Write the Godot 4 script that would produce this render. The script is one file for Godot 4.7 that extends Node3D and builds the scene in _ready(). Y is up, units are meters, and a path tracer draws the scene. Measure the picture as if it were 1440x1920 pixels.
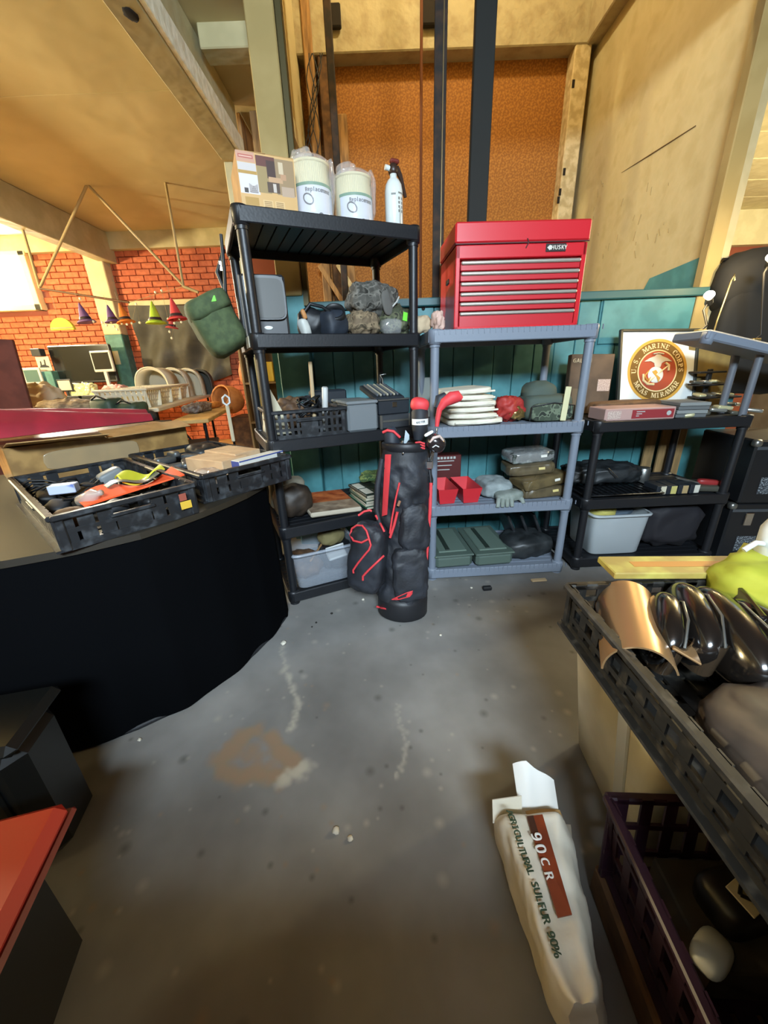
extends Node3D
# Storage corner of an old workshop: shelving racks, a golf bag, crates on tables and a hall behind.
# Metres, y up. The photographer stands at the origin, looks along -z.

const FOCAL := 700.0
const EYE := 1.32
const WALL_Z := -2.85      # teal board wall behind the racks
const BRICK_Z := -6.4
const CEIL := 3.23
const HALL := 0.30         # raised floor of the hall on the left
var view: Basis
var mats := {}
var names := {}
var rng := RandomNumberGenerator.new()

# ---------- a pixel of the 1440x1920 photograph to a point on a known plane ----------
func ray(x: float, y: float) -> Vector3:
	return view * Vector3((x - 720.0) / FOCAL, (960.0 - y) / FOCAL, -1.0)
func oy(x: float, y: float, h: float) -> Vector3:
	var d := ray(x, y)
	return Vector3(0, EYE, 0) + d * ((h - EYE) / d.y)
func oz(x: float, y: float, z: float) -> Vector3:
	var d := ray(x, y)
	return Vector3(0, EYE, 0) + d * (z / d.z)
func ox(x: float, y: float, at: float) -> Vector3:
	var d := ray(x, y)
	return Vector3(0, EYE, 0) + d * (at / d.x)

# ---------- mesh collector ----------
class MB:
	var st := SurfaceTool.new()
	func _init() -> void:
		st.begin(Mesh.PRIMITIVE_TRIANGLES)
		st.set_smooth_group(-1)
	func flat() -> void:
		st.set_smooth_group(-1)
	func smooth(g := 1) -> void:
		st.set_smooth_group(g)
	func tri(a: Vector3, b: Vector3, c: Vector3) -> void:
		for v in [a, b, c]:
			st.set_uv(Vector2(v.x + v.z, -v.y))
			st.add_vertex(v)
	func quad(a: Vector3, b: Vector3, c: Vector3, d: Vector3) -> void:
		tri(a, b, c)
		tri(a, c, d)
	func quad_uv(a: Vector3, b: Vector3, c: Vector3, d: Vector3, u0 := Vector2(0, 0), u1 := Vector2(1, 1)) -> void:
		# a top left, b top right, c bottom right, d bottom left
		var vs := [a, b, c, a, c, d]
		var us := [u0, Vector2(u1.x, u0.y), u1, u0, u1, Vector2(u0.x, u1.y)]
		for i in 6:
			st.set_uv(us[i])
			st.add_vertex(vs[i])
	func hexa(p: Array) -> void:   # 8 corners: 0-3 bottom ring, 4-7 top ring, both in the same turn
		quad(p[3], p[2], p[1], p[0])
		quad(p[4], p[5], p[6], p[7])
		for i in 4:
			var j := (i + 1) % 4
			quad(p[i], p[j], p[4 + j], p[4 + i])
	func hexa_of(q: Array, t: float) -> MB:   # a thin plate over four points
		flat()
		var p := []
		for v in q: p.append(v)
		for v in q: p.append(v + Vector3(0, t, 0))
		hexa(p)
		return self
	func box(c: Vector3, s: Vector3, b := Basis()) -> MB:
		flat()
		var h := s / 2
		var p := []
		for y in [-1, 1]:
			for q in [[-1, 1], [1, 1], [1, -1], [-1, -1]]:
				p.append(c + b * Vector3(q[0] * h.x, y * h.y, q[1] * h.z))
		# outside seen clockwise
		quad(p[0], p[4], p[5], p[1])
		quad(p[1], p[5], p[6], p[2])
		quad(p[2], p[6], p[7], p[3])
		quad(p[3], p[7], p[4], p[0])
		quad(p[4], p[7], p[6], p[5])
		quad(p[0], p[1], p[2], p[3])
		return self
	func rbox(c: Vector3, s: Vector3, r := 0.005, b := Basis()) -> MB:   # box with chamfered edges
		flat()
		var h := s / 2
		r = minf(r, minf(h.x, minf(h.y, h.z)) * 0.98)
		var k := func(x: int, y: int, z: int, ax: int) -> Vector3:
			var v := Vector3(x * (h.x - r), y * (h.y - r), z * (h.z - r))
			v[ax] += [x, y, z][ax] * r
			return c + b * v
		var e := [Vector3i(0, 1, 2), Vector3i(1, 2, 0), Vector3i(2, 0, 1)]
		for a in e:
			for s1 in [-1, 1]:
				var q := []
				for w in [[-1, -1], [1, -1], [1, 1], [-1, 1]]:
					var sg := [0, 0, 0]
					sg[a.x] = s1
					sg[a.y] = w[0]
					sg[a.z] = w[1]
					q.append(k.call(sg[0], sg[1], sg[2], a.x))
				if s1 > 0: quad(q[3], q[2], q[1], q[0])
				else: quad(q[0], q[1], q[2], q[3])
				for s2 in [-1, 1]:   # the edge between faces a.x and a.y
					var f := []
					for t in [[a.x, -1], [a.x, 1], [a.y, 1], [a.y, -1]]:
						var sg := [0, 0, 0]
						sg[a.x] = s1
						sg[a.y] = s2
						sg[a.z] = t[1]
						f.append(k.call(sg[0], sg[1], sg[2], t[0]))
					if s1 * s2 > 0: quad(f[0], f[1], f[2], f[3])
					else: quad(f[3], f[2], f[1], f[0])
		for x in [-1, 1]:
			for y in [-1, 1]:
				for z in [-1, 1]:
					var t0: Vector3 = k.call(x, y, z, 0)
					var t1: Vector3 = k.call(x, y, z, 1)
					var t2: Vector3 = k.call(x, y, z, 2)
					if x * y * z > 0: tri(t0, t2, t1)
					else: tri(t0, t1, t2)
		return self
	func tube(pts: Array, r, seg := 8, caps := true) -> MB:   # r: a number or one per point
		var rings := []
		var n := pts.size()
		var up := Vector3.UP
		for i in n:
			var t: Vector3 = (pts[mini(i + 1, n - 1)] - pts[maxi(i - 1, 0)])
			if t.length() < 1e-6: t = Vector3.UP
			t = t.normalized()
			if i == 0:
				up = Vector3.UP if absf(t.y) < 0.9 else Vector3.RIGHT
			var x := up.cross(t).normalized()
			if x.length() < 0.1: x = Vector3.RIGHT.cross(t).normalized()
			up = t.cross(x)
			var rr: float = r[i] if r is Array else r
			var ring := []
			for k in seg:
				var a := TAU * k / seg
				ring.append(pts[i] + (x * cos(a) + up * sin(a)) * rr)
			rings.append(ring)
		smooth(1)
		for i in n - 1:
			for k in seg:
				var j := (k + 1) % seg
				quad(rings[i][k], rings[i + 1][k], rings[i + 1][j], rings[i][j])
		if caps:
			flat()
			for k in range(1, seg - 1):
				tri(rings[0][0], rings[0][k], rings[0][k + 1])
				tri(rings[n - 1][0], rings[n - 1][k + 1], rings[n - 1][k])
		return self
	func cyl(a: Vector3, b: Vector3, r0: float, r1 := -1.0, seg := 16) -> MB:
		return tube([a, b], [r0, r1 if r1 >= 0 else r0], seg)
	func lathe(prof: Array, seg := 20, xf := Transform3D()) -> MB:   # Vector2(radius, height), from the bottom up
		for i in prof.size() - 1:
			var a: Vector2 = prof[i]
			var b: Vector2 = prof[i + 1]
			smooth(10 + i if false else 1)
			for k in seg:
				var p := TAU * k / seg
				var q := TAU * (k + 1) / seg
				var v := [Vector3(cos(p) * a.x, a.y, sin(p) * a.x), Vector3(cos(q) * a.x, a.y, sin(q) * a.x), Vector3(cos(q) * b.x, b.y, sin(q) * b.x), Vector3(cos(p) * b.x, b.y, sin(p) * b.x)]
				for w in 4: v[w] = xf * v[w]
				if a.x > 1e-5: tri(v[0], v[1], v[2])
				if b.x > 1e-5: tri(v[0], v[2], v[3])
		return self
	func ell(c: Vector3, s: Vector3, b := Basis(), nu := 14, nv := 8, noise: FastNoiseLite = null, amp := 0.0) -> MB:   # ellipsoid, lumpy with a noise
		smooth(1)
		var f := func(i: int, j: int) -> Vector3:
			var a := TAU * (i % nu) / nu
			var t := PI * j / nv
			var d := Vector3(cos(a) * sin(t), cos(t), sin(a) * sin(t))
			var k := 1.0
			if noise: k += amp * noise.get_noise_3dv(d * 100.0 + c * 300.0)
			return c + b * (d * s * k)
		for i in nu:
			for j in nv:
				var p: Vector3 = f.call(i, j)
				var q: Vector3 = f.call(i + 1, j)
				var r: Vector3 = f.call(i + 1, j + 1)
				var w: Vector3 = f.call(i, j + 1)
				if j > 0: tri(p, q, r)
				if j < nv - 1: tri(p, r, w)
		return self
	func sup(c: Vector3, s: Vector3, b := Basis(), e := 0.4, noise: FastNoiseLite = null, amp := 0.0, nu := 24, nv := 14) -> MB:   # rounded, puffy box; e near 0 is square, 1 an ellipsoid; s is the half size
		smooth(1)
		var pw := func(v: float) -> float:
			return signf(v) * pow(absf(v), e)
		var f := func(i: int, j: int) -> Vector3:
			var a := TAU * (i % nu) / nu + PI / 4
			var t := PI * j / nv
			var ct: float = pw.call(cos(t))
			var st2: float = pow(sin(t), e)
			var d := Vector3(pw.call(cos(a)) * st2, ct, pw.call(sin(a)) * st2)
			var v := d * s
			if noise: v += v.normalized() * amp * 0.65 * noise.get_noise_3dv(v * 1000.0 + c * 777.0)
			return c + b * v
		for i in nu:
			for j in nv:
				var p: Vector3 = f.call(i, j)
				var q: Vector3 = f.call(i + 1, j)
				var r: Vector3 = f.call(i + 1, j + 1)
				var w: Vector3 = f.call(i, j + 1)
				if j > 0: tri(p, q, r)
				if j < nv - 1: tri(p, r, w)
		return self
	func loft(rings: Array, caps := true, closed := true) -> MB:   # rings of equal count
		smooth(1)
		var n: int = rings[0].size()
		for i in rings.size() - 1:
			for k in (n if closed else n - 1):
				var j := (k + 1) % n
				quad(rings[i][k], rings[i][j], rings[i + 1][j], rings[i + 1][k])
		if caps and closed:
			flat()
			for e in [0, rings.size() - 1]:
				var m := Vector3.ZERO
				for v in rings[e]: m += v
				m /= n
				for k in n: tri(m, rings[e][k], rings[e][(k + 1) % n])
		return self
	func prism(poly: Array, depth: float, xf := Transform3D()) -> MB:   # outline in x,y; extruded towards +z
		flat()
		var pv := PackedVector2Array(poly)
		var idx := Geometry2D.triangulate_polygon(pv)
		for i in range(0, idx.size(), 3):
			var a: Vector2 = pv[idx[i]]
			var b: Vector2 = pv[idx[i + 1]]
			var c: Vector2 = pv[idx[i + 2]]
			if (b - a).cross(c - a) > 0:
				var t := b
				b = c
				c = t
			tri(xf * Vector3(a.x, a.y, depth), xf * Vector3(b.x, b.y, depth), xf * Vector3(c.x, c.y, depth))
			tri(xf * Vector3(a.x, a.y, 0), xf * Vector3(c.x, c.y, 0), xf * Vector3(b.x, b.y, 0))
		var cw := Geometry2D.is_polygon_clockwise(pv)
		for i in pv.size():
			var p := pv[i]
			var q := pv[(i + 1) % pv.size()]
			if cw:
				var t := p
				p = q
				q = t
			quad(xf * Vector3(p.x, p.y, 0), xf * Vector3(p.x, p.y, depth), xf * Vector3(q.x, q.y, depth), xf * Vector3(q.x, q.y, 0))
		return self
	func sheet(nu: int, nv: int, f: Callable, thick := 0.0) -> MB:   # f(u, v) -> Vector3, u and v from 0 to 1
		smooth(1)
		var g := []
		for i in nu + 1:
			var row := []
			for j in nv + 1:
				row.append(f.call(float(i) / nu, float(j) / nv))
			g.append(row)
		var nrm := func(i: int, j: int) -> Vector3:
			var du: Vector3 = g[mini(i + 1, nu)][j] - g[maxi(i - 1, 0)][j]
			var dv: Vector3 = g[i][mini(j + 1, nv)] - g[i][maxi(j - 1, 0)]
			return du.cross(dv).normalized()
		for i in nu:
			for j in nv:
				for k in [[0, 0], [1, 0], [1, 1], [0, 0], [1, 1], [0, 1]]:
					st.set_uv(Vector2(float(i + k[0]) / nu, float(j + k[1]) / nv))
					st.add_vertex(g[i + k[0]][j + k[1]])
		if thick != 0.0:
			smooth(2)
			var h := []
			for i in nu + 1:
				var row := []
				for j in nv + 1:
					row.append(g[i][j] + nrm.call(i, j) * thick)
				h.append(row)
			for i in nu:
				for j in nv:
					quad(h[i][j], h[i][j + 1], h[i + 1][j + 1], h[i + 1][j])
			flat()
			for i in nu:
				quad(g[i][0], h[i][0], h[i + 1][0], g[i + 1][0])
				quad(g[i][nv], g[i + 1][nv], h[i + 1][nv], h[i][nv])
			for j in nv:
				quad(g[0][j], g[0][j + 1], h[0][j + 1], h[0][j])
				quad(g[nu][j], h[nu][j], h[nu][j + 1], g[nu][j + 1])
		return self
	func text(s: String, size: float, xf: Transform3D, depth := 0.001, serif := false) -> MB:   # centred, faces +z
		var t := TextMesh.new()
		t.text = s
		var fo := SystemFont.new()
		fo.font_names = PackedStringArray(["Droid Serif" if serif else "Droid Sans"])
		fo.font_weight = 700
		t.font = fo
		t.font_size = 32
		t.pixel_size = size / 32.0
		t.depth = depth
		t.curve_step = 4.0
		if t.get_surface_count() and t.surface_get_arrays(0).size():
			flat()
			st.append_from(t, 0, xf)
		return self
	func mesh() -> ArrayMesh:
		st.generate_normals()
		return st.commit()

# ---------- materials ----------
func hexc(h: String) -> Color:
	return Color.html(h)
func M(key: String, col := "808080", rough := 0.6, metal := 0.0, o := {}) -> StandardMaterial3D:
	if mats.has(key): return mats[key]
	var m := StandardMaterial3D.new()
	m.resource_name = key
	m.albedo_color = hexc(col)
	m.roughness = rough
	m.metallic = metal
	m.cull_mode = BaseMaterial3D.CULL_DISABLED
	if o.has("to"):   # two tones mixed by a noise
		var n := FastNoiseLite.new()
		n.seed = o.get("seed", hash(key) % 1000)
		n.frequency = o.get("freq", 0.02)
		n.fractal_octaves = o.get("oct", 4)
		n.noise_type = o.get("type", FastNoiseLite.TYPE_SIMPLEX_SMOOTH)
		var t := NoiseTexture2D.new()
		t.width = 256
		t.height = 256
		t.seamless = true
		t.noise = n
		var g := Gradient.new()
		var lo: float = o.get("lo", 0.3)
		var hi: float = o.get("hi", 0.7)
		g.offsets = PackedFloat32Array([lo, hi])
		g.colors = PackedColorArray([hexc(col), hexc(o.to)])
		if o.has("to3"):
			g.offsets = PackedFloat32Array([lo, (lo + hi) / 2, hi])
			g.colors = PackedColorArray([hexc(col), hexc(o.to), hexc(o.to3)])
		if o.get("hard", false): g.interpolation_mode = Gradient.GRADIENT_INTERPOLATE_CONSTANT
		t.color_ramp = g
		m.albedo_color = Color.WHITE
		m.albedo_texture = t
		m.uv1_triplanar = true
		m.uv1_world_triplanar = o.get("world", false)
		m.uv1_scale = o.get("scale", Vector3.ONE)
	if o.has("bump"):
		m.heightmap_enabled = true
		m.heightmap_texture = bump_noise(o.get("bfreq", 0.05))
		m.heightmap_scale = o.bump
		m.uv1_triplanar = true
		m.uv1_world_triplanar = o.get("world", false)
		m.uv1_scale = o.get("scale", Vector3.ONE)
	if o.has("alpha"):
		m.transparency = BaseMaterial3D.TRANSPARENCY_ALPHA
		m.albedo_color.a = o.alpha
	if o.has("emit"):
		m.emission_enabled = true
		m.emission = hexc(o.emit)
		m.emission_energy_multiplier = o.get("power", 1.0)
	if o.has("coat"):
		m.clearcoat_enabled = true
		m.clearcoat = o.coat
		m.clearcoat_roughness = 0.15
	if o.has("sheen"):
		m.rim_enabled = true
		m.rim = o.sheen
	if o.has("back"):
		m.backlight_enabled = true
		m.backlight = hexc(o.back)
	mats[key] = m
	return m
var bumps := {}
func bump_noise(freq: float) -> NoiseTexture2D:
	if bumps.has(freq): return bumps[freq]
	var n := FastNoiseLite.new()
	n.seed = 7
	n.frequency = freq
	n.fractal_octaves = 3
	var t := NoiseTexture2D.new()
	t.width = 256
	t.height = 256
	t.seamless = true
	t.noise = n
	bumps[freq] = t
	return t
func lumps(freq := 0.02, sd := 3) -> FastNoiseLite:
	var n := FastNoiseLite.new()
	n.seed = sd
	n.frequency = freq
	return n

# ---------- nodes ----------
func unique(n: String) -> String:
	names[n] = names.get(n, -1) + 1
	return n if names[n] == 0 else "%s_%03d" % [n, names[n]]
func tag(o: Node3D, label: String, category: String, group := "", kind := "") -> void:
	if label: o.set_meta("label", label)
	if category: o.set_meta("category", category)
	if group: o.set_meta("group", group)
	if kind: o.set_meta("kind", kind)
func thing(called: String, label: String, category: String, at := Vector3.ZERO, yaw := 0.0, group := "") -> Node3D:
	var o := Node3D.new()
	o.name = unique(called)
	add_child(o)
	o.position = at
	o.rotation.y = deg_to_rad(yaw)
	tag(o, label, category, group)
	return o
func part(parent: Node3D, called: String, mb: MB, m: Material, label := "") -> MeshInstance3D:
	var o := MeshInstance3D.new()
	o.name = called
	o.mesh = mb.mesh()
	o.material_override = m
	parent.add_child(o, true)
	if label: o.set_meta("label", label)
	return o
func solo(called: String, label: String, category: String, mb: MB, m: Material, at := Vector3.ZERO, yaw := 0.0, group := "") -> MeshInstance3D:
	var o := MeshInstance3D.new()
	o.name = unique(called)
	o.mesh = mb.mesh()
	o.material_override = m
	add_child(o)
	o.position = at
	o.rotation.y = deg_to_rad(yaw)
	tag(o, label, category, group)
	return o
func struct(called: String, mb: MB, m: Material) -> MeshInstance3D:
	var o := solo(called, "", "", mb, m)
	o.set_meta("kind", "structure")
	return o
func copy(src: Node3D, label: String, at: Vector3, yaw: float, scale_by := 1.0) -> Node3D:
	var o: Node3D = src.duplicate()
	o.name = unique(str(src.name).trim_suffix("_000"))
	add_child(o)
	o.position = at
	o.rotation = Vector3(0, deg_to_rad(yaw), 0)
	o.scale = Vector3.ONE * scale_by
	o.set_meta("label", label)
	return o
func picture_mat(key: String, im: Image, rough := 0.5, coat := 0.0) -> StandardMaterial3D:
	var m := StandardMaterial3D.new()
	m.resource_name = key
	m.albedo_texture = ImageTexture.create_from_image(im)
	m.roughness = rough
	m.cull_mode = BaseMaterial3D.CULL_DISABLED
	m.texture_repeat = false
	if coat > 0:
		m.clearcoat_enabled = true
		m.clearcoat = coat
	mats[key] = m
	return m
func V(x: float, y: float, z: float) -> Vector3:
	return Vector3(x, y, z)
func rot(x: float, y: float, z: float) -> Basis:
	return Basis.from_euler(Vector3(deg_to_rad(x), deg_to_rad(y), deg_to_rad(z)))
func XF(b: Basis, p: Vector3) -> Transform3D:
	return Transform3D(b, p)

func _ready() -> void:
	rng.seed = 11
	view = Basis(Vector3.RIGHT, deg_to_rad(-21.0)) * Basis(Vector3.BACK, deg_to_rad(-2.2))
	var cam := Camera3D.new()
	cam.name = "camera"
	cam.transform = Transform3D(view, Vector3(0, EYE, 0))
	cam.fov = rad_to_deg(2.0 * atan(960.0 / FOCAL))
	cam.near = 0.05
	add_child(cam)
	cam.current = true

	var env := Environment.new()
	env.background_mode = Environment.BG_SKY
	var sky := Sky.new()
	var sm := ProceduralSkyMaterial.new()
	sm.sky_top_color = Color(0.55, 0.68, 0.85)
	sm.sky_horizon_color = Color(0.85, 0.88, 0.9)
	sm.ground_bottom_color = Color(0.35, 0.33, 0.3)
	sm.ground_horizon_color = Color(0.6, 0.58, 0.54)
	sky.sky_material = sm
	env.sky = sky
	env.background_energy_multiplier = 1.0
	env.tonemap_mode = Environment.TONE_MAPPER_LINEAR
	env.tonemap_exposure = 1.0
	env.sdfgi_enabled = true
	env.ssao_enabled = true
	env.ssil_enabled = true
	var we := WorldEnvironment.new()
	we.name = "world"
	we.environment = env
	add_child(we)

	palette()
	big_lights()
	build_shell()
	build_racks()
	build_lamps()
	build_tables()
	build_objects()

func area(called: String, at: Vector3, look: Vector3, size: Vector2, col: Color, energy: float) -> void:
	var l := AreaLight3D.new()
	l.name = called
	l.area_size = size
	l.area_normalize_energy = true
	l.light_color = col
	l.light_energy = energy
	l.shadow_enabled = true
	l.area_range = 30.0
	add_child(l)
	l.look_at_from_position(at, look, Vector3.UP if absf((look - at).normalized().y) < 0.95 else Vector3.BACK)
func omni(called: String, at: Vector3, col: Color, energy: float, size := 0.05) -> void:
	var l := OmniLight3D.new()
	l.name = called
	l.position = at
	l.light_color = col
	l.light_energy = energy
	l.light_size = size
	l.omni_range = 30.0
	l.omni_attenuation = 2.0
	l.shadow_enabled = true
	add_child(l)

const DAY := Color(0.86, 0.94, 1.0)
const WARM := Color(1.0, 0.92, 0.72)
func big_lights() -> void:
	# cool panel lamp behind the photographer; its height and distance follow from the shelf shadows on the teal wall
	area("panel_lamp_light", V(0.3, 2.76, 1.97), V(0.4, 0.5, -1.6), Vector2(1.2, 0.55), DAY, 35.0)
	# daylight through the window of the hall
	area("daylight_hall_window", V(-5.42, 2.7, -6.3), V(-4.2, 1.9, -2.0), Vector2(0.78, 0.58), Color(1.0, 0.97, 0.9), 34.0)
	# warm lamps of the hall, left of the frame
	omni("lamp_hall_light", V(-5.6, 2.35, -3.0), WARM, 22.0, 0.12)
	omni("lamp_hall_light_2", V(-3.2, 2.5, 0.6), WARM, 0.45, 0.12)
	# bulb high in the hoist shaft, above the frame
	omni("bulb_shaft_light", V(0.6, 5.2, -3.5), Color(1.0, 0.92, 0.72), 3.8, 0.08)
	# pendant in the room on the right
	omni("lamp_right_light", V(5.0, 2.4, -3.4), Color(1.0, 0.93, 0.75), 10.0, 0.12)

func palette() -> void:   # materials that several things share
	M("black rubber", "16181b", 0.5)
	M("brass hook", "b7a26a", 0.3, 0.8)
	M("white enamel", "d5dbd8", 0.3, 0, {"coat": 0.4})
	M("chrome", "c9ccd0", 0.2, 1.0)
	M("dark bezel", "18191b", 0.4)
	M("black table steel", "17161a", 0.4, 0.6)
	M("worn table laminate", "2c241a", 0.6, 0, {"to": "382d1f", "freq": 0.03})
	M("dark aged timber", "4e3620", 0.85, 0, {"to": "6e4d2c", "freq": 0.03})
	M("scuffed aluminium", "9a9c98", 0.35, 0.9)
	M("brown cardboard", "a98552", 0.85, 0, {"to": "b8935e", "freq": 0.03})
	M("white plastic", "b9bcba", 0.45)
	M("brown leather", "4a3524", 0.7, 0, {"to": "664a30", "freq": 0.05})
	M("clear plastic film", "ffffff", 0.12, 0, {"alpha": 0.16})
	M("soot", "1d1712", 0.95)
	M("pale print", "a9afab", 0.5)
	M("navy nylon", "1d232c", 0.6, 0, {"to": "2a323d", "freq": 0.05})
	M("black vinyl", "1d2022", 0.45, 0, {"to": "2d3133", "freq": 0.03})
	M("warm white paper", "b9b29c", 0.7)

# ---------- the building ----------
func concrete_mat() -> StandardMaterial3D:
	# 2048 px over 8 m; grain, blotches and the spilled streaks that the photograph shows
	var n1 := lumps(0.012, 21)
	n1.fractal_octaves = 5
	var im := n1.get_seamless_image(1024, 1024)
	im.convert(Image.FORMAT_RGBA8)
	im.resize(2048, 2048, Image.INTERPOLATE_CUBIC)
	im.adjust_bcs(1.0, 0.42, 1.0)
	var tint := Image.create(2048, 2048, false, Image.FORMAT_RGBA8)
	tint.fill(Color(0.50, 0.49, 0.46, 0.55))
	im.blend_rect(tint, Rect2i(0, 0, 2048, 2048), Vector2i.ZERO)
	var n2 := lumps(0.09, 5)
	n2.fractal_octaves = 3
	var speck := n2.get_seamless_image(1024, 1024)
	speck.convert(Image.FORMAT_RGBA8)
	var spots := Image.create(1024, 1024, false, Image.FORMAT_RGBA8)
	var r := RandomNumberGenerator.new()
	r.seed = 5
	var stamps := {}
	for rad in [2, 3, 4, 6, 9, 14]:
		for tone in 3:
			var s := Image.create(rad * 2 + 1, rad * 2 + 1, false, Image.FORMAT_RGBA8)
			var c: Color = [Color(0.74, 0.71, 0.64), Color(0.60, 0.50, 0.40), Color(0.22, 0.21, 0.19)][tone]
			for y in rad * 2 + 1:
				for x in rad * 2 + 1:
					var d: float = Vector2(x - rad, y - rad).length() / rad
					c.a = clampf(1.0 - d, 0.0, 1.0) * 0.42
					s.set_pixel(x, y, c)
			stamps[[rad, tone]] = s
	var put := func(p: Vector3, rad: int, tone: int) -> void:
		var u := Vector2i(int(fposmod(p.x / 8.0, 1.0) * 2048) - rad, int(fposmod(p.z / 8.0, 1.0) * 2048) - rad)
		im.blend_rect(stamps[[rad, tone]], Rect2i(0, 0, rad * 2 + 1, rad * 2 + 1), u)
	for i in 4200:
		put.call(V(r.randf_range(-4, 4), 0, r.randf_range(-4, 4)), [2, 2, 3, 3, 4, 6][r.randi() % 6], [0, 0, 1, 2][r.randi() % 4])
	# streak beside the draped counter
	var line := [V(528, 1215, 0), V(537, 1260, 0), V(549, 1292, 0), V(560, 1322, 0), V(552, 1350, 0), V(544, 1372, 0)]
	for i in line.size() - 1:
		for k in 14:
			var q: Vector3 = line[i].lerp(line[i + 1], k / 14.0)
			put.call(oy(q.x + r.randfn(0, 3), q.y, 0), [3, 4, 6][r.randi() % 3], 0)
	line = [V(745, 1320, 0), V(752, 1360, 0), V(762, 1395, 0), V(755, 1430, 0), V(738, 1460, 0)]
	for i in line.size() - 1:
		for k in 8:
			var q: Vector3 = line[i].lerp(line[i + 1], k / 8.0)
			put.call(oy(q.x + r.randfn(0, 3), q.y, 0), [2, 3, 4][r.randi() % 3], 0)
	# dried brown puddle ring
	for k in 260:
		var a := r.randf() * TAU
		var rr := 1.0 + r.randfn(0, 0.13) + 0.2 * sin(3.0 * a)
		put.call(oy(480 + cos(a) * 62 * rr, 1420 + sin(a) * 40 * rr, 0), [4, 6, 6, 9][r.randi() % 4], 1)
	for k in 50:
		put.call(oy(480 + r.randfn(0, 38), 1415 + r.randfn(0, 24), 0), [6, 9][r.randi() % 2], 1)
	for k in 60:
		var q := Vector2(520, 1470).lerp(Vector2(585, 1430), r.randf())
		put.call(oy(q.x + r.randfn(0, 6), q.y + r.randfn(0, 6), 0), [4, 6][r.randi() % 2], 0)
	var m := StandardMaterial3D.new()
	m.resource_name = "stained concrete"
	m.albedo_texture = ImageTexture.create_from_image(im)
	m.albedo_color = Color(0.97, 0.97, 0.97)
	m.roughness = 0.62
	m.heightmap_enabled = true
	m.heightmap_texture = bump_noise(0.05)
	m.heightmap_scale = 0.25
	return m

func slab_uv(mb: MB, x0: float, x1: float, z0: float, z1: float, y: float, s := 8.0) -> void:
	mb.flat()
	mb.quad_uv(V(x0, y, z0), V(x1, y, z0), V(x1, y, z1), V(x0, y, z1), Vector2(x0 / s, z0 / s), Vector2(x1 / s, z1 / s))

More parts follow.
